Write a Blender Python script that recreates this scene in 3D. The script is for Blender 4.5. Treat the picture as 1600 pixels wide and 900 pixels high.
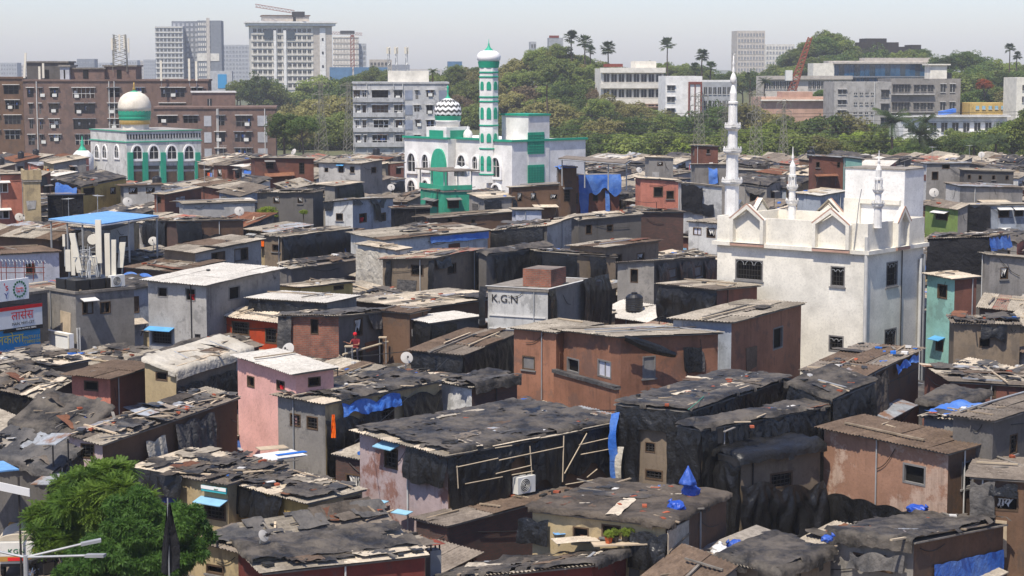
import bpy, bmesh, math, random
from mathutils import Vector, Matrix, noise
R_ = math.radians
random.seed(7)
for o in list(bpy.data.objects): bpy.data.objects.remove(o)
scn = bpy.context.scene
COL = scn.collection
# ------------------------------------------------------------------ camera
FPX, HOR, CAMH = 3000.0, 105.0, 18.0            # focal length in photo pixels, horizon row, camera height
TH = math.atan((450.0-HOR)/FPX)
cam_d = bpy.data.cameras.new('camera'); cam = bpy.data.objects.new('camera', cam_d); COL.objects.link(cam)
cam.location = (0, 0, CAMH); cam.rotation_euler = (math.pi/2-TH, 0, 0)
cam_d.sensor_width = 36.0; cam_d.lens = FPX/1600.0*36.0
cam_d.clip_start = 0.5; cam_d.clip_end = 20000
scn.camera = cam
scn.render.resolution_x, scn.render.resolution_y = 1024, 576
# ------------------------------------------------------------------ world, sun, exposure
SUN_EL, SUN_DIR = R_(62), (-0.45, -0.893)         # elevation; horizontal direction towards the sun
w = bpy.data.worlds.new('World'); scn.world = w; w.use_nodes = True
nt = w.node_tree; bg = nt.nodes['Background']
sky = nt.nodes.new('ShaderNodeTexSky'); sky.sky_type = 'NISHITA'; sky.sun_disc = False
sky.sun_elevation = SUN_EL; sky.sun_rotation = math.atan2(SUN_DIR[0], SUN_DIR[1])
sky.air_density = 1.0; sky.dust_density = 0.7; sky.ozone_density = 3.0; sky.altitude = 20
tint = nt.nodes.new('ShaderNodeMix'); tint.data_type = 'RGBA'; tint.blend_type = 'MULTIPLY'; tint.inputs[0].default_value = 1.0; tint.inputs[7].default_value = (.82, .80, .94, 1)   # camera white balance
nt.links.new(sky.outputs[0], tint.inputs[6]); nt.links.new(tint.outputs[2], bg.inputs[0]); bg.inputs[1].default_value = 0.15
sd = bpy.data.lights.new('sun', 'SUN'); so = bpy.data.objects.new('sun', sd); COL.objects.link(so)
sd.energy = 5.0; sd.angle = R_(0.55); sd.color = (1.0, 0.925, 0.80)
sv = Vector((SUN_DIR[0]*math.cos(SUN_EL), SUN_DIR[1]*math.cos(SUN_EL), math.sin(SUN_EL)))
so.rotation_euler = sv.to_track_quat('Z', 'Y').to_euler(); so.location = (-60, -80, 200)
scn.view_settings.view_transform = 'Standard'; scn.view_settings.look = 'None'
scn.view_settings.exposure = 0.32; scn.view_settings.gamma = 1.0
scn.view_settings.use_curve_mapping = False
scn.cycles.use_denoising = True
scn.cycles.max_bounces = 6; scn.cycles.diffuse_bounces = 3; scn.cycles.glossy_bounces = 2
scn.cycles.transmission_bounces = 2; scn.cycles.transparent_max_bounces = 4; scn.cycles.volume_bounces = 0
scn.cycles.caustics_reflective = False; scn.cycles.caustics_refractive = False
# ------------------------------------------------------------------ pixels to directions
CT, ST = math.cos(TH), math.sin(TH)
def ray(x, y):
    a, b = (x-800.0)/FPX, (450.0-y)/FPX
    return Vector((a, CT+b*ST, -ST+b*CT))
CAMP = Vector((0, 0, CAMH))
def at_z(x, y, z):
    r = ray(x, y); return CAMP + r*((z-CAMH)/r.z)
def at_d(x, y, d):
    r = ray(x, y); return CAMP + r*(d/r.y)
def to_px(p):
    q = Vector(p)-CAMP
    f = q.y*CT - q.z*ST; u = q.y*ST + q.z*CT
    if f < 0.1: return (-9999, 9999)
    return (800+FPX*q.x/f, 450-FPX*u/f)
def z_of(y, d): return at_d(800, y, d).z
# ------------------------------------------------------------------ mesh collecting
class MB:
    def __init__(s): s.v = []; s.f = []; s.m = []
    def add(s, vs, fs, mi=0):
        n = len(s.v); s.v.extend([tuple(v) for v in vs])
        for f in fs: s.f.append(tuple(i+n for i in f)); s.m.append(mi)
    def quad(s, a, b, c, d, mi=0): s.add([a, b, c, d], [(0, 1, 2, 3)], mi)
    def box(s, x0, y0, z0, x1, y1, z1, mi=0):
        s.add([(x0,y0,z0),(x1,y0,z0),(x1,y1,z0),(x0,y1,z0),(x0,y0,z1),(x1,y0,z1),(x1,y1,z1),(x0,y1,z1)],
              [(0,3,2,1),(4,5,6,7),(0,1,5,4),(1,2,6,5),(2,3,7,6),(3,0,4,7)], mi)
    def obox(s, c, ex, ey, ez, mi=0):            # centre and three half-axes
        c = Vector(c); ex = Vector(ex); ey = Vector(ey); ez = Vector(ez); vs = []
        for k in (-1, 1):
            for i, j in ((-1,-1),(1,-1),(1,1),(-1,1)): vs.append(c+ex*i+ey*j+ez*k)
        s.add(vs, [(0,3,2,1),(4,5,6,7),(0,1,5,4),(1,2,6,5),(2,3,7,6),(3,0,4,7)], mi)
    def beam(s, p, q, a, b=None, mi=0):          # rectangular bar from p to q
        p = Vector(p); q = Vector(q); d = q-p; L = d.length
        if L < 1e-5: return
        d /= L; up = Vector((0,0,1)) if abs(d.z) < .9 else Vector((1,0,0))
        x = d.cross(up).normalized(); y = d.cross(x)
        s.obox((p+q)/2, d*L/2, x*a/2, y*(b or a)/2, mi)
    def tube(s, p, q, r, n=6, r2=None, mi=0, cap=True):
        p = Vector(p); q = Vector(q); d = (q-p)
        if d.length < 1e-6: return
        d.normalize(); up = Vector((0,0,1)) if abs(d.z) < .9 else Vector((1,0,0))
        x = d.cross(up).normalized(); y = d.cross(x); r2 = r if r2 is None else r2; vs = []
        for c, rr in ((p, r), (q, r2)):
            for k in range(n):
                a = 2*math.pi*k/n; vs.append(c+x*math.cos(a)*rr+y*math.sin(a)*rr)
        fs = [(k, (k+1) % n, n+(k+1) % n, n+k) for k in range(n)]
        if cap: fs += [tuple(range(n-1, -1, -1)), tuple(range(n, 2*n))]
        s.add(vs, fs, mi)
    def path(s, pts, r, n=5, mi=0):
        for a, b in zip(pts[:-1], pts[1:]): s.tube(a, b, r, n, mi=mi)
    def lathe(s, prof, n=24, c=(0,0,0), mi=0, ph=0.0, wave=None):
        vs = []; m = len(prof); c = Vector(c)
        for (r, z) in prof:
            for k in range(n):
                a = 2*math.pi*k/n+ph; rr = r
                if wave: rr = r*(1+wave[1]*abs(math.sin(wave[0]*a/2)))
                vs.append(c+Vector((math.cos(a)*rr, math.sin(a)*rr, z)))
        fs = []
        for i in range(m-1):
            for k in range(n):
                fs.append((i*n+k, i*n+(k+1) % n, (i+1)*n+(k+1) % n, (i+1)*n+k))
        fs.append(tuple(range(n-1, -1, -1))); fs.append(tuple(range((m-1)*n, m*n)))
        s.add(vs, fs, mi)
    def prism(s, poly, fn, d0, d1, mi=0):        # 2-D outline, fn(a, z, out) -> point, from out=d0 to out=d1
        n = len(poly); vs = [fn(a, z, d0) for a, z in poly]+[fn(a, z, d1) for a, z in poly]
        s.add(vs, [tuple(range(n)), tuple(range(2*n-1, n-1, -1))]+[(k, k+n, (k+1) % n+n, (k+1) % n) for k in range(n)], mi)
    def ring(s, outer, inner, fn, d0, d1, mi=0): # frame between two outlines of the same length
        n = len(outer)
        vs = [fn(a, z, d1) for a, z in outer]+[fn(a, z, d1) for a, z in inner]+[fn(a, z, d0) for a, z in outer]+[fn(a, z, d0) for a, z in inner]
        fs = []
        for k in range(n):
            j = (k+1) % n
            fs += [(k, j, n+j, n+k), (2*n+k, 2*n+j, j, k), (n+k, n+j, 3*n+j, 3*n+k)]
        s.add(vs, fs, mi)
    def mesh(s, name, mats, smooth=False, fix=False):
        me = bpy.data.meshes.new(name); me.from_pydata(s.v, [], s.f)
        for m in (mats if isinstance(mats, (list, tuple)) else [mats]): me.materials.append(M(m))
        if isinstance(mats, (list, tuple)) and len(mats) > 1: me.polygons.foreach_set('material_index', s.m)
        if smooth: me.polygons.foreach_set('use_smooth', [True]*len(me.polygons))
        if fix:
            bm = bmesh.new(); bm.from_mesh(me); bmesh.ops.recalc_face_normals(bm, faces=bm.faces); bm.to_mesh(me); bm.free()
        me.update(); return me
    def build(s, name, mats, parent=None, smooth=False, fix=False):
        return link(name, s.mesh(name, mats, smooth, fix), parent)
def link(name, data, parent=None):
    o = bpy.data.objects.new(name, data); COL.objects.link(o)
    if parent is not None: o.parent = parent
    return o
LABELS = {}
def tag(o, label, cat, group=None, kind=None):
    if label:
        o['label'] = label
        if not group: LABELS.setdefault(label, []).append(o)
    if cat: o['category'] = cat
    if group: o['group'] = group
    if kind: o['kind'] = kind
    return o
def empty(name, loc, rz=0.0, label=None, cat=None, group=None):
    o = bpy.data.objects.new(name, None); COL.objects.link(o); o.location = loc; o.rotation_euler = (0, 0, rz)
    o.empty_display_size = 0.3
    if label: tag(o, label, cat, group)
    return o
def copy_tree(o, parent=None):
    c = o.copy(); COL.objects.link(c)
    if parent is not None: c.parent = parent
    for ch in o.children: copy_tree(ch, c)
    return c
# ------------------------------------------------------------------ materials
MATS = {}; MDEF = {}
def M(name):
    if name not in MATS: MATS[name] = MDEF[name]()
    return MATS[name]
def newmat(name):
    m = bpy.data.materials.new(name); m.use_nodes = True
    return m, m.node_tree, m.node_tree.nodes['Principled BSDF']
def N_(nt, t, **kw):
    n = nt.nodes.new(t)
    for k, v in kw.items(): setattr(n, k, v)
    return n
def coords(nt, sc=(1,1,1)):                      # object coordinates shifted by a random amount for each object
    tc = N_(nt, 'ShaderNodeTexCoord'); oi = N_(nt, 'ShaderNodeObjectInfo')
    mu = N_(nt, 'ShaderNodeMath', operation='MULTIPLY'); mu.inputs[1].default_value = 57.0
    nt.links.new(oi.outputs['Random'], mu.inputs[0])
    mp = N_(nt, 'ShaderNodeMapping'); mp.inputs['Scale'].default_value = sc
    nt.links.new(tc.outputs['Object'], mp.inputs[0]); nt.links.new(mu.outputs[0], mp.inputs['Location'])
    return mp.outputs[0], oi.outputs['Random']
def noi(nt, co, scale, detail=4, rough=.6):
    n = N_(nt, 'ShaderNodeTexNoise'); n.inputs['Scale'].default_value = scale
    n.inputs['Detail'].default_value = detail; n.inputs['Roughness'].default_value = rough
    nt.links.new(co, n.inputs['Vector']); return n.outputs['Fac']
def ramp(nt, fac, pts):
    r = N_(nt, 'ShaderNodeValToRGB'); e = r.color_ramp.elements
    for i, (p, c) in enumerate(pts):
        k = e[i] if i < 2 else e.new(p)
        k.position = p; k.color = (c, c, c, 1) if isinstance(c, (int, float)) else (*c, 1)
    nt.links.new(fac, r.inputs[0]); return r.outputs[0]
def mix(nt, fac, a, b, mode='MIX'):
    m = N_(nt, 'ShaderNodeMix', data_type='RGBA', blend_type=mode)
    for s_, v in ((m.inputs[0], fac), (m.inputs[6], a), (m.inputs[7], b)):
        if isinstance(v, (int, float)): s_.default_value = v
        elif isinstance(v, tuple): s_.default_value = (*v, 1) if len(v) == 3 else v
        else: nt.links.new(v, s_)
    return m.outputs[2]
def bump(nt, fac, p, strength=.4, dist=.02):
    b = N_(nt, 'ShaderNodeBump'); b.inputs['Strength'].default_value = strength; b.inputs['Distance'].default_value = dist
    nt.links.new(fac, b.inputs['Height']); nt.links.new(b.outputs[0], p.inputs['Normal'])
def valvar(nt, col, rnd, lo=.8, hi=1.15):
    mr = N_(nt, 'ShaderNodeMapRange'); mr.inputs[3].default_value = lo; mr.inputs[4].default_value = hi
    nt.links.new(rnd, mr.inputs[0])
    h = N_(nt, 'ShaderNodeHueSaturation'); nt.links.new(mr.outputs[0], h.inputs['Value']); nt.links.new(col, h.inputs['Color'])
    return h.outputs[0]
def plaster(name, c, dirt=.55, stain=(.06,.05,.04), patch=None, var=(.88,1.1)):
    def mk():
        m, nt, p = newmat(name); co, rnd = coords(nt); cs, _ = coords(nt, (2.6, 2.6, .22))
        big = noi(nt, co, .7, 5, .65); fine = noi(nt, co, 9, 5, .7); st = noi(nt, cs, 1.3, 5, .65)
        dk = tuple(x*.72 for x in c); c1 = ramp(nt, big, [(.32, dk), (.62, c)]); msk = noi(nt, co, .9, 3, .6)
        pc = patch or (tuple(x*.45+.03 for x in c) if dirt > .35 else None)
        if patch is None and pc: c1 = mix(nt, ramp(nt, noi(nt, co, .6, 6, .72), [(.55, 0.0), (.60, .75)]), c1, pc)
        if patch: c1 = mix(nt, ramp(nt, noi(nt, co, .45, 6, .7), [(.52, 0.0), (.58, 1.0)]), c1, patch)
        sm = N_(nt, 'ShaderNodeMath', operation='MULTIPLY'); nt.links.new(ramp(nt, st, [(.50, 0.0), (.70, dirt)]), sm.inputs[0]); nt.links.new(ramp(nt, msk, [(.42, 0.0), (.62, 1.0)]), sm.inputs[1]); c2 = mix(nt, sm.outputs[0], c1, stain)
        c3 = mix(nt, ramp(nt, fine, [(.28, .45), (.5, 0.0)]), c2, tuple(x*.45 for x in c))
        nt.links.new(valvar(nt, c3, rnd, *var), p.inputs['Base Color']); p.inputs['Roughness'].default_value = .92
        p.inputs['Specular IOR Level'].default_value = .2
        bump(nt, fine, p, .35, .025); return m
    MDEF[name] = mk
def brickmat(name, c1, c2, mortar):
    def mk():
        m, nt, p = newmat(name); tc = N_(nt, 'ShaderNodeTexCoord'); oi = N_(nt, 'ShaderNodeObjectInfo')
        sx = N_(nt, 'ShaderNodeSeparateXYZ'); nt.links.new(tc.outputs['Object'], sx.inputs[0])
        ad = N_(nt, 'ShaderNodeMath', operation='ADD'); nt.links.new(sx.outputs[0], ad.inputs[0]); nt.links.new(sx.outputs[1], ad.inputs[1])
        cb = N_(nt, 'ShaderNodeCombineXYZ'); nt.links.new(ad.outputs[0], cb.inputs[0]); nt.links.new(sx.outputs[2], cb.inputs[1])
        b = N_(nt, 'ShaderNodeTexBrick'); nt.links.new(cb.outputs[0], b.inputs['Vector']); b.inputs['Scale'].default_value = 1
        b.inputs['Brick Width'].default_value = .24; b.inputs['Row Height'].default_value = .09; b.inputs['Mortar Size'].default_value = .012
        b.inputs['Color1'].default_value = (*c1, 1); b.inputs['Color2'].default_value = (*c2, 1); b.inputs['Mortar'].default_value = (*mortar, 1)
        co, rnd = coords(nt); big = noi(nt, co, .8, 5, .7)
        c = mix(nt, ramp(nt, big, [(.35, .75), (.6, 0.0)]), b.outputs[0], (.05, .035, .03))
        nt.links.new(c, p.inputs['Base Color']); p.inputs['Roughness'].default_value = .95
        bump(nt, b.outputs['Fac'], p, -.6, .02); return m
    MDEF[name] = mk
def sheetmat(name, c, c2, lo=.75, hi=1.2, rust=None, rough=.85):
    def mk():
        m, nt, p = newmat(name); tc = N_(nt, 'ShaderNodeTexCoord'); geo = N_(nt, 'ShaderNodeNewGeometry'); oi = N_(nt, 'ShaderNodeObjectInfo')
        co = geo.outputs['Position']; rnd = oi.outputs['Random']
        big = noi(nt, co, .55, 5, .7); fine = noi(nt, co, 5, 5, .75); sp = noi(nt, co, 14, 3, .7)
        a = ramp(nt, big, [(.30, c2), (.68, c)])
        a = mix(nt, ramp(nt, fine, [(.42, 0.0), (.72, .7)]), a, tuple(x*.5 for x in c2))
        a = mix(nt, ramp(nt, sp, [(.62, 0.0), (.72, .5)]), a, tuple(min(1, x*1.7) for x in c))
        if rust: a = mix(nt, ramp(nt, noi(nt, co, .9, 6, .75), [(.5, 0.0), (.62, .9)]), a, rust)
        nt.links.new(valvar(nt, a, rnd, lo, hi), p.inputs['Base Color']); p.inputs['Roughness'].default_value = rough
        p.inputs['Specular IOR Level'].default_value = .12
        bump(nt, fine, p, .3, .02); return m
    MDEF[name] = mk
def tarpmat(name, c, dust, amt, rough=.38, spec=.5, bs=.8):
    def mk():
        m, nt, p = newmat(name); geo = N_(nt, 'ShaderNodeNewGeometry'); co = geo.outputs['Position']
        big = noi(nt, co, .8, 5, .7); cr = noi(nt, co, 6.5, 6, .72)
        fac = ramp(nt, big, [(.40, amt*.12), (.60, amt)])
        col = mix(nt, fac, c, dust)
        col = mix(nt, ramp(nt, cr, [(.60, 0.0), (.74, amt*.8)]), col, tuple(min(1, x*1.5) for x in dust))
        nt.links.new(col, p.inputs['Base Color'])
        r = ramp(nt, big, [(.3, rough), (.7, min(1, rough+.35*amt+.05))]); nt.links.new(r, p.inputs['Roughness'])
        p.inputs['Specular IOR Level'].default_value = spec
        hs = []
        for sc_, k in ((1.1, 1.0), (2.8, .5), (6.5, .2)) if bs > .5 else ((3.0, .5), (7.5, .25)):
            n = noi(nt, co, sc_, 2, .5); a = N_(nt, 'ShaderNodeMath', operation='SUBTRACT'); nt.links.new(n, a.inputs[0]); a.inputs[1].default_value = .5
            b = N_(nt, 'ShaderNodeMath', operation='ABSOLUTE'); nt.links.new(a.outputs[0], b.inputs[0]); c_ = N_(nt, 'ShaderNodeMath', operation='MULTIPLY'); nt.links.new(b.outputs[0], c_.inputs[0]); c_.inputs[1].default_value = k; hs.append(c_.outputs[0])
        for q in hs[1:]: ad = N_(nt, 'ShaderNodeMath', operation='ADD'); nt.links.new(hs[0], ad.inputs[0]); nt.links.new(q, ad.inputs[1]); hs[0] = ad.outputs[0]
        bump(nt, hs[0], p, bs, .25); return m
    MDEF[name] = mk
def plain(name, c, rough=.7, spec=.3, metal=0.0, var=0.0, emit=None):
    def mk():
        m, nt, p = newmat(name)
        if var:
            co, rnd = coords(nt); n = noi(nt, co, 2.2, 5, .65)
            col = ramp(nt, n, [(.3, tuple(x*(1-var) for x in c)), (.7, tuple(min(1, x*(1+var*.4)) for x in c))])
            nt.links.new(valvar(nt, col, rnd, 1-var*.4, 1+var*.3), p.inputs['Base Color'])
        else: p.inputs['Base Color'].default_value = (*c, 1)
        p.inputs['Roughness'].default_value = rough; p.inputs['Specular IOR Level'].default_value = spec; p.inputs['Metallic'].default_value = metal
        return m
    MDEF[name] = mk
def leafmat(name, c, c2, trans=.45):
    def mk():
        m, nt, p = newmat(name); co, rnd = coords(nt); geo = N_(nt, 'ShaderNodeNewGeometry')
        n = noi(nt, co, .55, 3, .6); n2 = noi(nt, co, 3.5, 3, .6)
        a = ramp(nt, n, [(.35, c), (.65, c2)]); a = mix(nt, ramp(nt, n2, [(.35, .5), (.6, 0.0)]), a, tuple(x*.6 for x in c))
        col = valvar(nt, a, rnd, .7, 1.45)
        nt.links.new(col, p.inputs['Base Color']); p.inputs['Roughness'].default_value = .6; p.inputs['Specular IOR Level'].default_value = .25
        t = N_(nt, 'ShaderNodeBsdfTranslucent'); nt.links.new(col, t.inputs[0]); mx = N_(nt, 'ShaderNodeMixShader'); mx.inputs[0].default_value = trans
        nt.links.new(p.outputs[0], mx.inputs[1]); nt.links.new(t.outputs[0], mx.inputs[2])
        nt.links.new(mx.outputs[0], nt.nodes['Material Output'].inputs[0]); return m
    MDEF[name] = mk
plaster('conc', (.27,.25,.225)); plaster('conc_light', (.42,.40,.37), .5); plaster('conc_dark', (.13,.12,.11), .6)
plaster('orange', (.285,.135,.082), .75, (.07,.04,.028)); plaster('salmon', (.36,.20,.13), .6, (.11,.065,.04), (.46,.33,.25))
plaster('salmon_plain', (.52,.20,.14), .5, (.10,.05,.04)); plaster('brownred', (.20,.085,.06), .6); plaster('brown', (.155,.092,.058), .65)
plaster('mud', (.22,.17,.12), .6); plaster('pink', (.76,.42,.36), .12, (.4,.2,.16)); plaster('pinkwhite', (.46,.36,.345), .75, (.12,.05,.04), (.25,.13,.10))
plaster('dirtywhite', (.56,.55,.52), .7, (.08,.075,.07)); plaster('white', (.80,.78,.74), .12, (.5,.47,.42), var=(.97,1.0)); plaster('cream', (.77,.725,.625), .10, (.5,.45,.38), var=(.98,1.0))
plaster('lilac', (.60,.61,.66), .4, (.22,.22,.23)); plaster('yellow', (.55,.38,.13), .5, (.12,.09,.05)); plaster('ochre', (.45,.35,.20), .7, (.07,.06,.05))
plaster('green_wall', (.045,.34,.21), .5, (.05,.09,.06)); plaster('aqua', (.26,.47,.40), .4, (.20,.26,.21)); plaster('lime', (.22,.31,.09), .4)
plaster('redroom', (.48,.065,.02), .3); plaster('bluegrey', (.33,.36,.40), .5); plaster('maroon', (.17,.04,.03), .5)
plaster('apt', (.19,.125,.10), .5, (.05,.04,.04), var=(.96,1.04)); plaster('apt_grey', (.46,.46,.46), .5, (.12,.12,.12)); plaster('tower_white', (.70,.66,.58), .2)
plaster('tower_grey', (.20,.215,.24), .1); plaster('tower_mid', (.40,.41,.42), .1); plaster('tower_tan', (.52,.47,.41), .3); plaster('ruin', (.045,.04,.037), .5)
plaster('terracotta', (.48,.30,.23), .3); plaster('domecream', (.66,.60,.50), .3, (.35,.27,.18)); plaster('peach', (.50,.32,.24), .3); plaster('bluefar', (.10,.20,.33), .2); plaster('panel_blue', (.24,.27,.34), .2); plaster('panel_lt', (.42,.43,.45), .2)
brickmat('brick', (.33,.10,.05), (.24,.075,.04), (.20,.16,.13)); brickmat('brick_dark', (.13,.055,.04), (.085,.04,.03), (.075,.06,.05))
sheetmat('cem', (.43,.38,.305), (.20,.17,.133)); sheetmat('cem_dark', (.25,.21,.17), (.105,.086,.07)); sheetmat('cem_brown', (.19,.135,.095), (.085,.06,.045), .85, 1.1)
sheetmat('whitesheet', (.60,.57,.51), (.49,.455,.40), .9, 1.08); sheetmat('redsheet', (.33,.25,.20), (.20,.14,.10), .8, 1.1, (.34,.05,.03))
sheetmat('bluesheet', (.17,.36,.62), (.14,.30,.54), .95, 1.05, None, .5); sheetmat('tin', (.36,.38,.40), (.24,.25,.26), .8, 1.2, (.20,.10,.05), .5)
sheetmat('rusty', (.24,.11,.06), (.11,.05,.035)); sheetmat('beige', (.60,.52,.40), (.42,.35,.27), .85, 1.1); sheetmat('slab', (.31,.28,.24), (.15,.13,.11))
tarpmat('tarp', (.005,.005,.0052), (.02,.019,.018), .5, .3, .42, .5); tarpmat('tarp_top', (.011,.0105,.010), (.105,.09,.074), .95, .45, .25, .6)
tarpmat('tarp_grey', (.04,.04,.042), (.12,.11,.10), .9, .6, .2); tarpmat('tarp_blue', (.02,.11,.44), (.16,.27,.48), .5, .5, .3, .5)
tarpmat('tarp_white', (.46,.425,.36), (.30,.265,.21), .7, .7, .2); tarpmat('tarp_brown', (.035,.029,.024), (.12,.098,.078), .8, .7, .15)
tarpmat('cloth_black', (.012,.012,.014), (.03,.03,.033), .4, .85, .1); tarpmat('bag_blue', (.012,.055,.34), (.07,.15,.42), .4, .35, .4)
plain('hole', (.012,.011,.010), .9, .1); plain('frame_wood', (.10,.065,.04), .8, .2, var=.4); plain('frame_grey', (.20,.19,.18), .7, .3, var=.3)  # hole: darkness inside openings, put in as a near-black colour
plain('frame_white', (.62,.60,.56), .7, .3, var=.2); plain('iron', (.03,.026,.023), .6, .4, var=.3); plain('galv', (.38,.385,.38), .45, .5, .3, .25)
plain('pvc', (.52,.51,.48), .5, .4, var=.2); plain('pvc_grey', (.26,.265,.27), .5, .4, var=.2); plain('bamboo', (.48,.39,.27), .7, .3, var=.3)
plain('wood', (.30,.235,.165), .85, .2, var=.45); plain('wood_grey', (.20,.18,.155), .9, .15, var=.5); plain('plankpale', (.50,.40,.28), .85, .2, var=.3)
plain('tile_red', (.34,.09,.045), .9, .2, var=.4); plain('scrap_white', (.62,.60,.56), .7, .3, var=.3); plain('scrap_blue', (.02,.15,.55), .5, .4, var=.3)
plain('scrap_dark', (.03,.03,.03), .6, .4, var=.4); plain('tank_black', (.012,.012,.013), .4, .5); plain('tank_white', (.75,.74,.71), .5, .4, var=.1)
plain('ac_white', (.66,.65,.60), .5, .4, var=.1); plain('antenna', (.66,.61,.50), .5, .4, var=.12); plain('dish', (.40,.38,.35), .6, .3, var=.2)
plain('green_paint', (.012,.30,.18), .5, .4, var=.15); plain('green_soft', (.03,.36,.22), .55, .3, var=.2); plain('white_paint', (.82,.80,.77), .55, .3, var=.06)
plain('gold', (.42,.27,.07), .4, .5, .3, .2); plain('grey_paint', (.10,.105,.10), .6, .3); plain('glass', (.015,.035,.055), .08, .8); plain('glass_dark', (.02,.024,.028), .15, .6)
plain('glass_blue', (.012,.075,.16), .12, .7, var=.3); plain('rust', (.22,.05,.03), .7, .3, var=.4); plain('pylon', (.20,.19,.15), .6, .4, .2, .3); plain('crane_red', (.26,.075,.045), .6, .3, var=.3)
plain('rubber', (.012,.012,.012), .75, .3); plain('chrome', (.5,.5,.5), .25, .6, .9); plain('paint_black', (.012,.012,.014), .3, .5); plain('seat', (.015,.015,.015), .6, .3)
plain('canvas', (.55,.48,.37), .9, .1, var=.2); plain('van_white', (.66,.64,.58), .45, .4, var=.12); plain('van_ochre', (.42,.22,.05), .5, .4, var=.2); plain('red_lamp', (.45,.01,.01), .3, .5)
plain('text_black', (.015,.015,.015), .6, .3); plain('text_red', (.62,.015,.02), .6, .3); plain('text_white', (.75,.75,.72), .6, .3); plain('text_yellow', (.75,.62,.10), .6, .3)
plain('sign_white', (.78,.77,.74), .5, .3, var=.08); plain('sign_red', (.55,.015,.02), .5, .3, var=.1); plain('sign_blue', (.02,.27,.55), .5, .3, var=.12); plain('sign_navy', (.03,.05,.22), .5, .3, var=.2)
plain('sign_teal', (.05,.38,.42), .5, .3, var=.15); plain('text_green', (.01,.12,.04), .6, .3); plain('blue_awning', (.10,.33,.60), .5, .3, var=.2); plain('skyblue', (.22,.42,.56), .55, .3, var=.2)
plain('skin', (.26,.12,.07), .6, .3); plain('hair', (.012,.010,.009), .6, .3); plain('shirt_maroon', (.16,.02,.025), .9, .1); plain('cloth_red', (.5,.02,.03), .85, .1, var=.2); plain('shirt_white', (.6,.6,.62), .9, .1, var=.15)
plain('cloth_orange', (.75,.13,.01), .85, .1); plain('trouser', (.03,.03,.045), .9, .1); plain('pot', (.45,.10,.03), .8, .2); plain('scooter_blue', (.03,.20,.35), .35, .5); plain('door_wood', (.30,.13,.04), .6, .3, var=.3)
plain('bark', (.10,.075,.055), .95, .1, var=.4); plain('wire', (.02,.02,.02), .6, .3); plain('plastic_clear', (.55,.55,.60), .35, .5, var=.2); plain('sack', (.66,.66,.68), .7, .3, var=.2)
leafmat('leaf_mango', (.045,.11,.018), (.095,.185,.03)); leafmat('leaf_neem', (.065,.125,.017), (.13,.20,.028)); leafmat('leaf_far', (0.12, 0.17, 0.035), (0.235, 0.265, 0.065)); leafmat('leaf_dark', (0.065, 0.115, 0.026), (0.135, 0.18, 0.04))
leafmat('leaf_olive', (0.21, 0.2, 0.06), (0.3, 0.27, 0.1)); leafmat('leaf_bright', (0.18, 0.25, 0.03), (0.28, 0.34, 0.055)); leafmat('leaf_palm', (.05,.085,.03), (.10,.13,.05)); leafmat('flower', (.45,.09,.02), (.38,.14,.05)); leafmat('leaf_dry', (.16,.11,.06), (.22,.17,.09))
def _ground():
    m, nt, p = newmat('ground'); geo = N_(nt, 'ShaderNodeNewGeometry'); co = geo.outputs['Position']
    a = ramp(nt, noi(nt, co, .05, 6, .65), [(.35, (.11,.09,.07)), (.65, (.19,.155,.115))])
    sx = N_(nt, 'ShaderNodeSeparateXYZ'); nt.links.new(co, sx.inputs[0])
    mr = N_(nt, 'ShaderNodeMapRange'); mr.inputs[1].default_value = 330; mr.inputs[2].default_value = 380; nt.links.new(sx.outputs[1], mr.inputs[0])
    b = ramp(nt, noi(nt, co, .12, 6, .7), [(.35, (.045,.06,.022)), (.68, (.12,.115,.05))])
    nt.links.new(mix(nt, mr.outputs[0], a, b), p.inputs['Base Color']); p.inputs['Roughness'].default_value = 1
    bump(nt, noi(nt, co, 3, 5, .7), p, .4, .05); return m
MDEF['ground'] = _ground
def _street():
    m, nt, p = newmat('street'); geo = N_(nt, 'ShaderNodeNewGeometry'); co = geo.outputs['Position']
    a = ramp(nt, noi(nt, co, .6, 6, .7), [(.35, (.10,.085,.07)), (.6, (.19,.15,.12)), (.7, (.26,.17,.13))])
    nt.links.new(a, p.inputs['Base Color']); p.inputs['Roughness'].default_value = .95; bump(nt, noi(nt, co, 12, 4, .7), p, .4, .02); return m
MDEF['street'] = _street
def _zig():                                       # black and white zigzag bands of the small dome
    m, nt, p = newmat('zigzag'); tc = N_(nt, 'ShaderNodeTexCoord'); sx = N_(nt, 'ShaderNodeSeparateXYZ'); nt.links.new(tc.outputs['Object'], sx.inputs[0])
    at = N_(nt, 'ShaderNodeMath', operation='ARCTAN2'); nt.links.new(sx.outputs[1], at.inputs[0]); nt.links.new(sx.outputs[0], at.inputs[1])
    def ma(op, a, b):
        n = N_(nt, 'ShaderNodeMath', operation=op)
        for i, v in enumerate((a, b)):
            if isinstance(v, (int, float)): n.inputs[i].default_value = v
            else: nt.links.new(v, n.inputs[i])
        return n.outputs[0]
    t = ma('PINGPONG', ma('MULTIPLY', at.outputs[0], 14/(2*math.pi)*1.0), .5)
    s = ma('FRACT', ma('ADD', ma('MULTIPLY', sx.outputs[2], 1.75), ma('MULTIPLY', t, .75)), 0)
    g = ma('GREATER_THAN', s, .52)
    nt.links.new(mix(nt, g, (.80,.78,.75), (.055,.055,.05)), p.inputs['Base Color']); p.inputs['Roughness'].default_value = .6; return m
MDEF['zigzag'] = _zig
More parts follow.
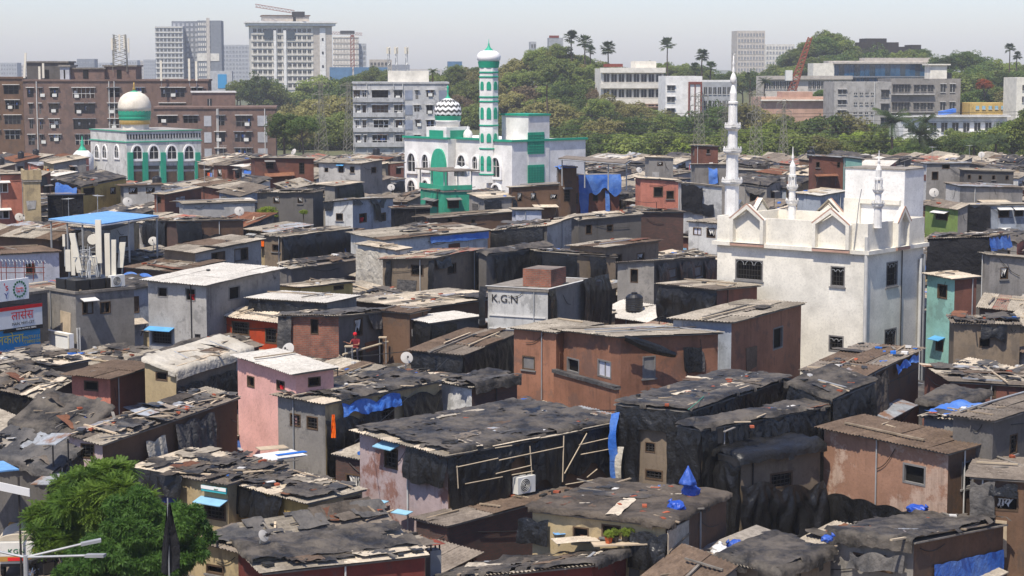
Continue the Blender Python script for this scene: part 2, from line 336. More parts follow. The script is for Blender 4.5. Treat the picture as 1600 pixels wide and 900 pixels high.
# ------------------------------------------------------------------ ground with the hills behind
HILLS = [(15, 585, 10, 60, 60), (110, 715, 14, 45, 60), (145, 725, 8, 50, 60), (185, 680, 7, 50, 60), (60, 560, 2, 60, 40)]
def hgt(x, y):
    z = 0.0
    for cx, cy, h, sx, sy in HILLS: z += h*math.exp(-((x-cx)/sx)**2-((y-cy)/sy)**2)
    k = min(1, max(0, (y-370)/60)); return z*k
def make_ground():
    xs = [-9000, -4000, -1500, -700]+list(range(-400, 420, 12))+[700, 1500, 4000, 9000]
    ys = [-200, 0, 120, 240, 330]+list(range(360, 860, 12))+[1000, 1500, 2500, 5000, 12000]
    b = MB(); b.v = [(x, y, hgt(x, y)) for y in ys for x in xs]; n = len(xs)
    b.f = [(j*n+i, j*n+i+1, (j+1)*n+i+1, (j+1)*n+i) for j in range(len(ys)-1) for i in range(n-1)]; b.m = [0]*len(b.f)
    o = b.build('ground', 'ground', smooth=True); o['kind'] = 'structure'
make_ground()
# ------------------------------------------------------------------ a building's frame: near corner N, left corner L, right corner R
# N, L, R are where the wall tops show in the photo; z is the height of the wall top at N (it fixes the distance).
# L or R may be a number instead: that wall's length in metres.
class Frame:
    def __init__(s, N, L, R, z, yaw=None, flat=False, base=0.0):
        s.N3 = at_z(N[0], N[1], z); s.z = z; s.px = (N, L, R); p = s.N3
        if yaw is None:
            acc = 0; wt = 0
            if not isinstance(L, (int, float)):
                q = at_z(L[0], L[1], z)-p; a = math.atan2(q.y, -q.x); k = abs(L[0]-N[0]); acc += a*k; wt += k
            if not isinstance(R, (int, float)):
                q = at_z(R[0], R[1], z)-p; a = math.pi/2-math.atan2(q.y, q.x); k = abs(R[0]-N[0]); acc += a*k; wt += k
            yaw = acc/wt
            if not isinstance(L, (int, float)) and not isinstance(R, (int, float)): yaw = min(R_(64), max(R_(26), yaw))
        else: yaw = R_(yaw)
        s.yaw = yaw; u = Vector((-math.cos(yaw), math.sin(yaw))); v = Vector((math.sin(yaw), math.cos(yaw))); s.u, s.v = u, v
        def hit(P, d):
            r = ray(*P); k = Vector((r.x, r.y)); den = k.x*d.y-k.y*d.x
            t = (p.y*k.x-p.x*k.y)/-den if abs(den) > 1e-6 else 3.0
            sc = (p.x+d.x*t)/k.x if abs(k.x) > 1e-3 else (p.y+d.y*t)/k.y
            return t, CAMH+sc*r.z
        def side(P, d):
            if isinstance(P, (int, float)): return float(P), z
            t, zz = hit(P, d)
            if not .6 < t < 40: t, zz = min(12, max(1.5, abs(t))), z
            return t, min(z+1.6, max(z-1.2, zz))
        s.D, s.zL = side(L, u); s.W, s.zR = side(R, v)
        if flat: s.zL = s.zR = z
        s.rot = math.atan2(v.y, v.x); s.base = base
        s.d = p.y
    def roof(s, x, y): return s.z+(s.zR-s.z)*x/s.W+(s.zL-s.z)*y/s.D
    def pt(s, side, a, z, out=0.0): return (-out, a, z) if side == 'L' else (a, -out, z)
    def world(s, x, y, z):
        q = Vector((s.N3.x, s.N3.y))+s.v*x+s.u*y; return Vector((q.x, q.y, z))
    def hitpx(s, side, x, y, out=0.0):             # pixel -> (along wall, height) on that wall's plane
        r = ray(x, y); d = s.u if side == 'L' else s.v; nrm = -s.v if side == 'L' else -s.u
        p = Vector((s.N3.x, s.N3.y))+nrm*out; n = Vector((-d.y, d.x)); k = Vector((r.x, r.y))
        t = p.dot(n)/k.dot(n); q = k*t; return (q-p).dot(d), CAMH+t*r.z
    def foot(s): return [s.world(0,0,0), s.world(s.W,0,0), s.world(s.W,s.D,0), s.world(0,s.D,0)]
    def root(s, name, label, cat, group=None):
        return empty(name, (s.N3.x, s.N3.y, s.base), s.rot, label, cat, group)
def wall_holes(b, fr, side, length, ops, depth=.16, top=None, z0=0.0, mi=0, out=0.0):
    """one wall with real openings (a0, z0, a1, z1) and their reveals"""
    topf = top or ((lambda a: fr.roof(0, a)) if side == 'L' else (lambda a: fr.roof(a, 0)))
    xs = sorted({0.0, length, *[v for o in ops for v in (o[0], o[2])]}); zs = sorted({z0, *[v for o in ops for v in (o[1], o[3])]})
    P = lambda a, z, o=0.0: fr.pt(side, a, z, out+o)
    for i in range(len(xs)-1):
        a0, a1 = xs[i], xs[i+1]; am = (a0+a1)/2
        for j in range(len(zs)):
            lo = zs[j]; last = j == len(zs)-1
            h0, h1 = (topf(a0), topf(a1)) if last else (zs[j+1], zs[j+1])
            if not last and any(o[0] < am < o[2] and o[1] < (lo+h0)/2 < o[3] for o in ops): continue
            if h0 <= lo+.001 and h1 <= lo+.001: continue
            b.quad(P(a0, lo), P(a1, lo), P(a1, h1), P(a0, h0), mi)
    for a0, c0, a1, c1 in ops:
        b.quad(P(a0,c0), P(a0,c1), P(a0,c1,-depth), P(a0,c0,-depth), mi); b.quad(P(a1,c0), P(a1,c0,-depth), P(a1,c1,-depth), P(a1,c1), mi)
        b.quad(P(a0,c0), P(a0,c0,-depth), P(a1,c0,-depth), P(a1,c0), mi); b.quad(P(a0,c1), P(a1,c1), P(a1,c1,-depth), P(a0,c1,-depth), mi)
def window(fr, root, side, op, style='o', awn=None, depth=.16, fm='frame_wood', rng=random, out=0.0):
    a0, c0, a1, c1 = op; w, h = a1-a0, c1-c0; P = lambda a, z, o=0.0: fr.pt(side, a, z, out+o)
    t = min(.07, w*.08); b = MB()
    ou = [(a0,c0),(a1,c0),(a1,c1),(a0,c1)]; inn = [(a0+t,c0+t),(a1-t,c0+t),(a1-t,c1-t),(a0+t,c1-t)]
    b.ring(ou, inn, P, -.10, .015)
    if style in 'sp': b.prism([((a0+a1)/2-t/2,c0+t),((a0+a1)/2+t/2,c0+t),((a0+a1)/2+t/2,c1-t),((a0+a1)/2-t/2,c1-t)], P, -.08, -.03)
    wn = b.build('window' if h < 1.7 else 'door', fm, root, fix=True)
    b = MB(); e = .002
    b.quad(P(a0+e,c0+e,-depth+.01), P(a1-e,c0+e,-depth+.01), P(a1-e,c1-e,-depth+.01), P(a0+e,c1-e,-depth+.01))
    b.build('dark_interior', 'hole', wn)  # near-black sheet stands in for the unlit room behind
    if style == 'g':
        b = MB(); n = max(3, int(w/.16))
        for k in range(1, n): b.beam(P(a0+w*k/n,c0+t,-.03), P(a0+w*k/n,c1-t,-.03), .022)
        for k in range(1, 4): b.beam(P(a0+t,c0+h*k/4,-.05), P(a1-t,c0+h*k/4,-.05), .03)
        b.build('grille', 'iron', wn)
    if style == 's':
        b = MB(); k = rng.choice((0, 1)); x0, x1 = (a0+t, (a0+a1)/2-t/2) if k else ((a0+a1)/2+t/2, a1-t)
        b.prism([(x0,c0+t),(x1,c0+t),(x1,c1-t),(x0,c1-t)], P, -.07, -.04); b.build('pane', rng.choice(('frame_grey','glass_dark','frame_wood')), wn, fix=True)
    if style == 'p':
        b = MB(); b.prism([(a0+t,c0+t),(a1-t,c0+t),(a1-t,c1-t),(a0+t,c1-t)], P, -.09, -.06); b.build('pane', 'plastic_clear', wn, fix=True)
    if style == 'k':                                # closed grey board
        b = MB(); b.prism([(a0+t,c0+t),(a1-t,c0+t),(a1-t,c1-t),(a0+t,c1-t)], P, -.09, -.03); b.build('shutter', 'frame_grey', wn, fix=True)
    if style in 'cr':                               # cloth hung in the opening
        b = MB(); n = 8; x0, x1 = a0+w*.1, a0+w*(.75 if style == 'c' else .6); zt, zb = (c1-t, c0+h*.25) if style == 'c' else (c0+h*.55, c0-.05)
        for i in range(n):
            for j in range(3):
                q = []
                for di, dj in ((0,0),(1,0),(1,1),(0,1)):
                    f = (i+di)/n; g = (j+dj)/3; q.append(P(x0+(x1-x0)*f*(1-.25*g)+.04*math.sin(i*3+g*4), zt+(zb-zt)*g*(.8+.25*math.sin(f*7)), -.02+.035*math.sin(f*19+g*3)))
                b.quad(*q)
        b.build('hanging_cloth', 'scrap_white' if style == 'c' else 'cloth_red', wn, smooth=True)
    if awn:
        b = MB(); o0 = .45 if w > .6 else .3; b.obox(P((a0+a1)/2, c1+.10, o0/2), Vector(P(1,0))*(w/2+.12)-Vector(P(0,0))*(w/2+.12), (Vector(P(0,0,o0))-Vector(P(0,0)))/2+Vector((0,0,-.07)), (0,0,.015))
        b.build('awning', awn, wn, fix=True)
    elif rng.random() < .35 and h < 1.7:
        b = MB(); b.prism([(a0-.06,c0-.07),(a1+.06,c0-.07),(a1+.06,c0-.005),(a0-.06,c0-.005)], P, -.02, .07); b.build('sill', 'frame_grey', wn, fix=True)
    return wn
# ------------------------------------------------------------------ corrugated sheets: unit meshes shared by all roofs
def sheet_mesh(seed, mat, waves=7):
    r = random.Random(seed); b = MB(); n = waves*4; rows = 4; vs = []
    cx, cy, cr = r.choice((0, 1)), r.choice((0, 1)), r.choice((0, 0, .06, .14)); bow = r.uniform(-.02, .02)
    for j in range(rows+1):
        for i in range(n+1):
            s, t = j/rows, i/n
            z = .024*math.sin(2*math.pi*waves*t)+bow*math.sin(math.pi*s)+.012*noise.noise((s*3+seed, t*4, seed))
            x = s+.012*noise.noise((t*7, seed*3.1, j*.3))*(1 if j in (0, rows) else 0)
            if cr:
                dd = cr-abs(s-cx)-abs(t-cy)*1.4
                if dd > 0: x += (dd if cx == 0 else -dd)
            vs.append((x, t, z))
    b.add(vs, [(j*(n+1)+i, j*(n+1)+i+1, (j+1)*(n+1)+i+1, (j+1)*(n+1)+i) for j in range(rows) for i in range(n)])
    me = b.mesh('roof_sheet', mat, smooth=True); return me
SHEETS = {}
def sheets(mat, far=False):
    k = (mat, far)
    if k not in SHEETS: SHEETS[k] = [sheet_mesh(s*7+hash_(mat) % 50, mat, 14 if far else 7) for s in range(5)]
    return SHEETS[k]
def hash_(s): return sum(ord(c)*(i+3) for i, c in enumerate(s))
def roof_sheets(fr, roof_o, mats, oh=.22, rng=random, axis='X', far=False, gap=0.0, jit=1.0):
    ex = Vector((1, 0, (fr.zR-fr.z)/fr.W)).normalized(); ey0 = Vector((0, 1, (fr.zL-fr.z)/fr.D)).normalized()
    nz = ex.cross(ey0).normalized()
    if axis == 'X': L0, L1, T0, T1, ea, eb = -oh, fr.W+oh*.6, -oh*.7, fr.D+oh*.5, ex, nz.cross(ex)
    else: L0, L1, T0, T1, ea, eb = -oh, fr.D+oh*.6, -oh*.7, fr.W+oh*.5, ey0, nz.cross(ey0)
    Lw = L1-L0; nr = max(1, round(Lw/(2.4 if not far else 4))); step = Lw/nr; wid = 1.0 if not far else 2.0
    nt_ = max(1, round((T1-T0)/(wid*.95))); ws = (T1-T0)/nt_
    for i in range(nr):
        for j in range(nt_):
            if rng.random() < gap: continue
            mat = rng.choice(mats); me = rng.choice(sheets(mat, far)); o = link('roof_sheet', me, roof_o)
            ln = step+.12*(i < nr-1)+rng.uniform(-.02, .07)*jit; a = L0+i*step+rng.uniform(-.05, .03)*jit; t = T0+j*ws
            x, y = (a, t) if axis == 'X' else (t, a)
            lift = .045+.012*(j % 2)+.02*(i % 2)+rng.uniform(0, .018)*jit
            rr = Matrix.Rotation(rng.uniform(-.02, .02)*jit, 3, nz) @ Matrix.Rotation(rng.uniform(-.006, .006)*jit, 3, ea)
            a3, b3 = rr @ ea, rr @ eb
            if axis != 'X': b3 = -b3 if b3.dot(Vector((1,0,0))) < 0 else b3
            n3 = a3.cross(b3)
            mt = Matrix((a3, b3, n3)).transposed().to_4x4() @ Matrix.Diagonal((ln, ws*1.06, 1, 1))
            mt.translation = Vector((x, y, fr.roof(x, y)-fr.base+lift)); o.matrix_local = mt
def cloth_pieces(vs, fs, name, mat, parent, most=7, least=7):
    """each torn-off piece becomes an object of its own"""
    up = list(range(len(vs)))
    def find(a):
        while up[a] != a: up[a] = up[up[a]]; a = up[a]
        return a
    for f in fs:
        r = find(f[0])
        for k in f[1:]: up[find(k)] = r
    by = {}
    for f in fs: by.setdefault(find(f[0]), []).append(f)
    res = None
    for f2 in sorted(by.values(), key=lambda q: -len(q))[:most]:
        if len(f2) < least and res is not None: break
        ids = sorted({i for f in f2 for i in f}); m = {a: i for i, a in enumerate(ids)}
        b = MB(); b.add([vs[i] for i in ids], [tuple(m[i] for i in f) for f in f2]); o = b.build(name, mat, parent, smooth=True); res = res or o
    return res
def rid(p): return 1-abs(noise.noise(p))*2
def tarp_roof(fr, parent, mat='tarp_top', dl=.5, dr=.5, oh=.2, hole=0.0, seed=0, res=None, x0=0, x1=1, y0=0, y1=1, amp=1.0, name='tarpaulin', ragged=.5, sag=1.0):
    """wrinkled sheet over the roof; hangs down the left wall by dl and the right wall by dr"""
    res = res or max(.13, fr.d/560); W, D = fr.W, fr.D
    sx0 = -dl if x0 == 0 else x0*W; sx1 = W+oh if x1 == 1 else x1*W; sy0 = -dr if y0 == 0 else y0*D; sy1 = D+oh if y1 == 1 else y1*D
    nx = max(3, min(90, int((sx1-sx0)/res))); ny = max(3, min(90, int((sy1-sy0)/res))); b = MB(); vs = []; keep = []; an = random.Random(seed).uniform(0,3.1); ca, sa = math.cos(an), math.sin(an)
    for j in range(ny+1):
        for i in range(nx+1):
            s = sx0+(sx1-sx0)*i/nx; t = sy0+(sy1-sy0)*j/ny
            x = max(s, 0); y = max(t, 0); dn = max(0, -s)+max(0, -t); q = Vector((s*.9, t*.9, seed*3.7))
            q2 = Vector((s*ca+t*sa, (t*ca-s*sa)*.38, seed*1.9)); q3 = Vector((s*.42, t*1.5, seed+2.2))
            wr = (.02+.09*abs(noise.noise(q2*1.3))+.09*abs(noise.noise(q3*1.2))+.07*abs(noise.noise(q2*3.1))+.02*noise.noise(q*9))*amp
            px, py, pz = x, y, fr.roof(x, y)+.10+max(0, wr+.02)+.05*amp*noise.noise(q*.6)
            if s < 0: f = (.07+.07*rid(Vector((t*2.3, s*.5, seed)))*min(1, -s*2))*amp; px = -oh*.55-f; pz -= -s
            elif s < .1: px -= oh*.5
            if t < 0: f = (.07+.07*rid(Vector((s*2.3, t*.5, seed+9)))*min(1, -t*2))*amp; py = -oh*.55-f; pz -= -t
            elif t < .1: py -= oh*.5
            vs.append((px, py, pz-fr.base))
            e = min(s-sx0, sx1-s, t-sy0, sy1-t)
            rag = ragged*(.7*abs(noise.noise(Vector((s*.8, t*.8, seed+20))))+.10*noise.noise(Vector((s*3, t*3, seed+3))))
            h = noise.noise(Vector((s*.75, t*.75, seed+40)))*.6+noise.noise(Vector((s*2.2, t*2.2, seed+41)))*.35
            keep.append(e > rag*min(1.2, dl+dr+.3)*.8 and (h < .55-hole*1.25 or dn > 0 and hole < .2))
    n = nx+1; fs = []
    for j in range(ny):
        for i in range(nx):
            c = (j*n+i, j*n+i+1, (j+1)*n+i+1, (j+1)*n+i)
            if sum(keep[k] for k in c) >= 3: fs.append(c)
    return cloth_pieces(vs, fs, name, mat, parent)
def tarp_wall(fr, parent, side, a0, a1, off=0.0, drop=2.0, mat='tarp', seed=0, ragged=.4, out=.10, amp=1.0, name='tarpaulin', hole=0.0, taper=0.0):
    """sheet hung against a wall, a0..a1 as fractions of its length, starting off metres below the top"""
    Ln = fr.D if side == 'L' else fr.W; A0, A1 = (-out*1.3 if a0 <= .001 else a0*Ln), a1*Ln; res = max(.085, fr.d/750)
    na = max(3, min(110, int((A1-A0)/res))); nz = max(3, min(45, int(drop/res/1.3))); vs = []; keep = []
    rg = random.Random(seed*17+3); sp = rg.uniform(.8, 1.3); pins = [A0+sp*(k+rg.uniform(-.25, .25)) for k in range(int((A1-A0)/sp)+2)]; phs = [rg.uniform(0, 6) for _ in pins]; fr_ = rg.uniform(.35, .6)
    for j in range(nz+1):
        for i in range(na+1):
            g = j/nz; f = i/na; a = A0+(A1-A0)*(f*(1-taper*g)+taper*g*.5); top = (fr.roof(0, a) if side == 'L' else fr.roof(a, 0))-off
            k = min(range(len(pins)), key=lambda q: abs(pins[q]-a)); dx = a-pins[k]; s_ = g*drop+.12; th = math.atan2(dx, s_)   # folds fan out from where it is tied
            pl = .10*abs(math.sin(5.5*th+phs[k]))*min(1, s_*1.4)*math.exp(-s_*.35)
            vp = .075*abs(math.sin(a*math.pi/fr_+2.6*noise.noise(Vector((a*.7, s_*.5, seed)))))*(.25+.75*g)
            big = .20*abs(noise.noise(Vector((a*.5+seed, s_*.22, seed*2.1))))+.06*abs(noise.noise(Vector((a*1.8+s_*.9, (a-s_)*.3, seed))))
            dz = .10*noise.noise(Vector((a*.8, seed, g*2))); o = out+(pl+vp+big*min(1, s_))*amp; dg = .06*noise.noise(Vector((a, s_*1.2, seed+5)))
            dr_ = drop*(1-ragged*.5*(.5+noise.noise(Vector((a*1.1, seed+7, 0)))))
            sg = .16*(dx/(sp*.5))**2*(1-g)*min(1, amp) if off >= 0 else 0
            vs.append(Vector(fr.pt(side, a+dg, max(fr.base+.03, top-min(.3, sg)-dr_*g+dz*g), o))-Vector((0, 0, fr.base)))
            keep.append(noise.noise(Vector((a*1.2, g*drop*1.2, seed+30)))*.7+.3*noise.noise(Vector((a*4, g*drop*4, seed))) < .62-hole)
    n = na+1; fs = []
    for j in range(nz):
        for i in range(na):
            c = (j*n+i, j*n+i+1, (j+1)*n+i+1, (j+1)*n+i)
            if sum(keep[k] for k in c) >= 2: fs.append(c)
    return cloth_pieces(vs, fs, name, mat, parent)
SCRAPS = []
def scrap_mesh(seed, mat):
    n = 9; vs = []; keep = []
    for j in range(n+1):
        for i in range(n+1):
            s, t = i/n-.5, j/n-.5; q = Vector((s*3+seed, t*3, seed*1.7))
            vs.append((s*(1+.3*noise.noise(q)), t*(1+.3*noise.noise(q+Vector((5,0,0)))), .02+.17*max(0, rid(q*1.1))+.06*noise.noise(q*3)))
            keep.append(math.hypot(s, t)*2 < .85+.5*noise.noise(q*.9))
    m = n+1; b = MB(); b.add(vs, [c for j in range(n) for i in range(n) for c in [(j*m+i, j*m+i+1, (j+1)*m+i+1, (j+1)*m+i)] if sum(keep[k] for k in c) >= 3])
    return b.mesh('crumpled_scrap', mat, smooth=True)
def scraps(fr, root, n, rng, mats=('tarp_top','tarp_top','tarp_grey','tarp','tarp_brown'), size=(.7, 1.9)):
    global SCRAPS
    if not SCRAPS: SCRAPS = {m: [scrap_mesh(k*5+hash_(m) % 30, m) for k in range(4)] for m in ('tarp_top','tarp_grey','tarp','tarp_brown','tarp_blue','tarp_white','beige')}
    for k in range(n):
        m = rng.choice(mats); o = link('tarpaulin_scrap', rng.choice(SCRAPS[m]), root)
        x, y = rng.uniform(.05, .95)*fr.W, rng.uniform(.05, .95)*fr.D; a = rng.uniform(*size); c = rng.uniform(.5, 1.0)*a
        o.location = (x, y, fr.roof(x, y)-fr.base+.13); o.rotation_euler = (math.atan2(fr.zL-fr.z, fr.D), -math.atan2(fr.zR-fr.z, fr.W), rng.choice((0, 1.57))+rng.uniform(-.4, .4)); o.scale = (a, c, rng.uniform(.35, .8)*.8)
def debris(fr, root, n, rng, lift=.12, pal=None):
    """small loose pieces on a roof: sticks, tile and brick bits, rags; too small to pick apart singly"""
    if n <= 0: return
    b = MB(); mats = ['wood','wood_grey','tile_red','scrap_white','scrap_dark','scrap_blue','plankpale']; pal = pal or [0,0,0,1,1,1,1,1,1,2,2,3,4,4,4,4,4,4,6,6,0,1,4,1,5,3]
    far = fr.d > 150
    cl = [(rng.uniform(.1, .9), rng.uniform(.1, .9), rng.uniform(.05, .2)) for k in range(max(2, n//14))]
    for k in range(n):
        c0 = rng.choice(cl); fx, fy = (rng.gauss(c0[0], c0[2]), rng.gauss(c0[1], c0[2])) if rng.random() < .7 else (rng.random(), rng.random())
        x, y = min(.97, max(.03, fx))*fr.W, min(.97, max(.03, fy))*fr.D; z = fr.roof(x, y)-fr.base+lift; a = rng.choice((0, 0, 1.57))+rng.gauss(0, .3); mi = rng.choice(pal)
        if mi in (0, 1, 6): l, w_, h = .2+.9*rng.random()**2, rng.uniform(.02, .06), .018
        elif mi == 2: l, w_, h = rng.uniform(.06, .16), rng.uniform(.05, .1), .04
        else: l, w_, h = rng.uniform(.05, .22), rng.uniform(.05, .15), rng.uniform(.01, .06)
        if far: l *= 1.5; w_ *= 1.5
        ca, sa = math.cos(a), math.sin(a); tz = rng.uniform(-.12, .12)
        b.obox((x, y, z+h), (ca*l, sa*l, tz*l), (-sa*w_, ca*w_, 0), (0, 0, h), mi)
    o = b.build('roof_debris', mats, root); o['kind'] = 'stuff'
STRIPS = {}
def strip_mesh(seed, mat):
    n, m = 10, 4; vs = []; r = random.Random(seed); sk = r.uniform(-.08, .08)
    for i in range(n+1):
        for j in range(m+1):
            s, t = i/n-.5, j/m-.5; e = .10*noise.noise((t*3+seed, seed*.7, 0)) if i in (0, n) else 0; f = .10*noise.noise((s*4, seed*1.3, 2)) if j in (0, m) else 0
            vs.append((s+e, t+f+sk*s, .03+.05*abs(noise.noise((s*2.5+seed, t*2, 1)))+.02*noise.noise((s*6, t*6, seed))))
    b = MB(); b.add(vs, [(i*(m+1)+j, (i+1)*(m+1)+j, (i+1)*(m+1)+j+1, i*(m+1)+j+1) for i in range(n) for j in range(m)]); return b.mesh('roof_patch', mat, smooth=True)
STRIPM = ('beige','cem','cem','cem_dark','cem_dark','cem_brown','tarp_grey','tarp_top','tarp_top','tarp_top','rusty','tarp_brown','tarp_brown','tin')
def strips(fr, root, n, rng, mats=STRIPM):
    for k in range(n):
        m = rng.choice(mats)
        if m not in STRIPS: STRIPS[m] = [strip_mesh(q*3+hash_(m) % 40, m) for q in range(3)]
        o = link('roof_patch', rng.choice(STRIPS[m]), root); x, y = rng.uniform(.12, .88)*fr.W, rng.uniform(.08, .92)*fr.D; l = rng.uniform(.8, min(2.8, fr.W*.75)); w_ = rng.uniform(.22, .85)
        o.location = (x, y, fr.roof(x, y)-fr.base+.11+.012*(k % 6)); o.rotation_euler = (math.atan2(fr.zL-fr.z, fr.D), -math.atan2(fr.zR-fr.z, fr.W), rng.gauss(0, .12)+(1.57 if rng.random() < .18 else 0)); o.scale = (l, w_, 1.0)
def clutter(fr, root, rng, opl, wm, hand=False):
    """patches, pipes, cables, laundry on the two visible walls, battens on the roof"""
    for side, Ln in (('L', fr.D), ('R', fr.W)):
        top = (lambda a: fr.roof(0, a)) if side == 'L' else (lambda a: fr.roof(a, 0)); P = lambda a, z, o=0.0: fr.pt(side, a, z-fr.base, o); boxes = [o[0] for o in opl[side]]
        for k in range(rng.choice((0, 1, 1, 2, 3) if not hand else (0, 0, 0, 1)) if wm not in ('pink', 'white', 'redroom') else 0):
            w_, h = rng.uniform(.4, 1.5), rng.uniform(.3, 1.2); a = rng.uniform(.1, max(.15, Ln-w_-.1)); z1 = top(a)-rng.uniform(.15, 1.5); z0 = z1-h
            if a+w_ > Ln or z0 < .2 or z1 > min(top(a), top(a+w_))-.05 or any(a < q[2]+.08 and a+w_ > q[0]-.08 and z0 < q[3]+.15 and z1 > q[1]-.1 for q in boxes): continue
            boxes.append((a, z0, a+w_, z1)); b = MB(); j = lambda: rng.uniform(-.06, .06); b.prism([(a+j(), z0+j()), (a+w_+j(), z0+j()), (a+w_+j(), z1+j()), (a+j(), z1+j())], P, .005, .035)
            b.build('patch_panel', rng.choice(('tin','wood_grey','cem_dark','cem_brown','tarp_grey','conc_light','brownred','plankpale','rusty','conc_dark')), root, fix=True)
        if rng.random() < .35: a = rng.uniform(.1, .9)*Ln; b = MB(); b.tube(P(a, max(.1, top(a)-3.2), .06), P(a, top(a)-.05, .06), .03, 5); b.build('pipe', rng.choice(('pvc','pvc_grey','iron','galv')), root)
        if rng.random() < .5:
            a0, a1 = sorted((rng.uniform(0, 1)*Ln, rng.uniform(0, 1)*Ln)); z = top(a0)-rng.uniform(.1, .5); z2 = top(a1)-rng.uniform(.1, 1.2); b = MB(); b.path([P(a0+(a1-a0)*i/6, z+(z2-z)*i/6-.15*math.sin(math.pi*i/6), .05) for i in range(7)], .014, 4); b.build('cable', 'wire', root)
        if rng.random() < (.4 if not hand else .12) and Ln > 2 and fr.z > 3:
            w_ = rng.uniform(.4, .8)*Ln; a = rng.uniform(0, Ln-w_); z = min(top(a), top(a+w_))-rng.uniform(.9, 1.7); pr = rng.uniform(.4, .9); dz = -pr*rng.uniform(.15, .4); tl = rng.uniform(-.12, .12)
            if not any(a < q[2] and a+w_ > q[0] and q[1]-.1 < z < q[3]+.1 for q in boxes):
                b = MB(); b.add([P(a, z, .0), P(a+w_, z+tl, .0), P(a+w_, z+tl+dz, pr), P(a, z+dz, pr), P(a, z+.035, .0), P(a+w_, z+tl+.035, .0), P(a+w_, z+tl+dz+.035, pr), P(a, z+dz+.035, pr)], [(3,2,1,0),(4,5,6,7),(0,1,5,4),(1,2,6,5),(2,3,7,6),(3,0,4,7)]); aw = b.build('lean_to_sheet', rng.choice(('cem','cem_dark','tin','cem_brown','rusty','beige','tarp_grey')), root)
                b = MB()
                for q in (.08, .92): b.beam(P(a+w_*q, z+dz+tl*q-.01, pr*.95), P(a+w_*q, z-1.0, .03), .04)
                b.build('strut', 'wood_grey', aw)
        if rng.random() < .2 and Ln > 2 and not hand:
            a0, a1 = Ln*.15, Ln*.85; z = top(a0)-rng.uniform(.5, .9); b = MB(); b.tube(P(a0, z, .3), P(a1, z, .3), .012, 4); ln_ = b.build('laundry_line', 'wire', root)
            for k in range(rng.randint(3, 6)):
                a = rng.uniform(a0, a1-.4); w_ = rng.uniform(.25, .5); h = rng.uniform(.3, .8); b = MB(); n = 5
                for i in range(n):
                    x0, x1 = a+w_*i/n, a+w_*(i+1)/n; o0, o1 = .3+.03*math.sin(i*2.2), .3+.03*math.sin((i+1)*2.2); b.quad(P(x0, z, o0), P(x1, z, o1), P(x1, z-h, o1+.02), P(x0, z-h, o0+.02))
                b.build('garment', rng.choice(('cloth_red','scrap_white','shirt_maroon','scrap_blue','cloth_orange','trouser','van_ochre','skyblue')), ln_)
    for k in range(rng.choice((0, 1, 2, 3))):
        b = MB(); r = rng.uniform(.03, .05); lz = .16
        if rng.random() < .5: y = rng.uniform(.02, .98)*fr.D; x0, x1 = rng.uniform(-.2, .3)*fr.W, rng.uniform(.6, 1.05)*fr.W; b.beam((x0, y, fr.roof(x0, y)-fr.base+lz), (x1, y+rng.uniform(-.3, .3), fr.roof(x1, y)-fr.base+lz), r*2, r*1.2)
        else: x = rng.uniform(.0, .95)*fr.W; y0, y1 = rng.uniform(-.1, .3)*fr.D, rng.uniform(.6, 1.05)*fr.D; b.beam((x, y0, fr.roof(x, y0)-fr.base+lz), (x+rng.uniform(-.3, .3), y1, fr.roof(x, y1)-fr.base+lz), r*2, r*1.2)
        b.build('batten', rng.choice(('wood','wood_grey','plankpale','bamboo','galv')), root)
HOUSES = []                                       # (frame, bottom row, key)
LANDMARK = {}
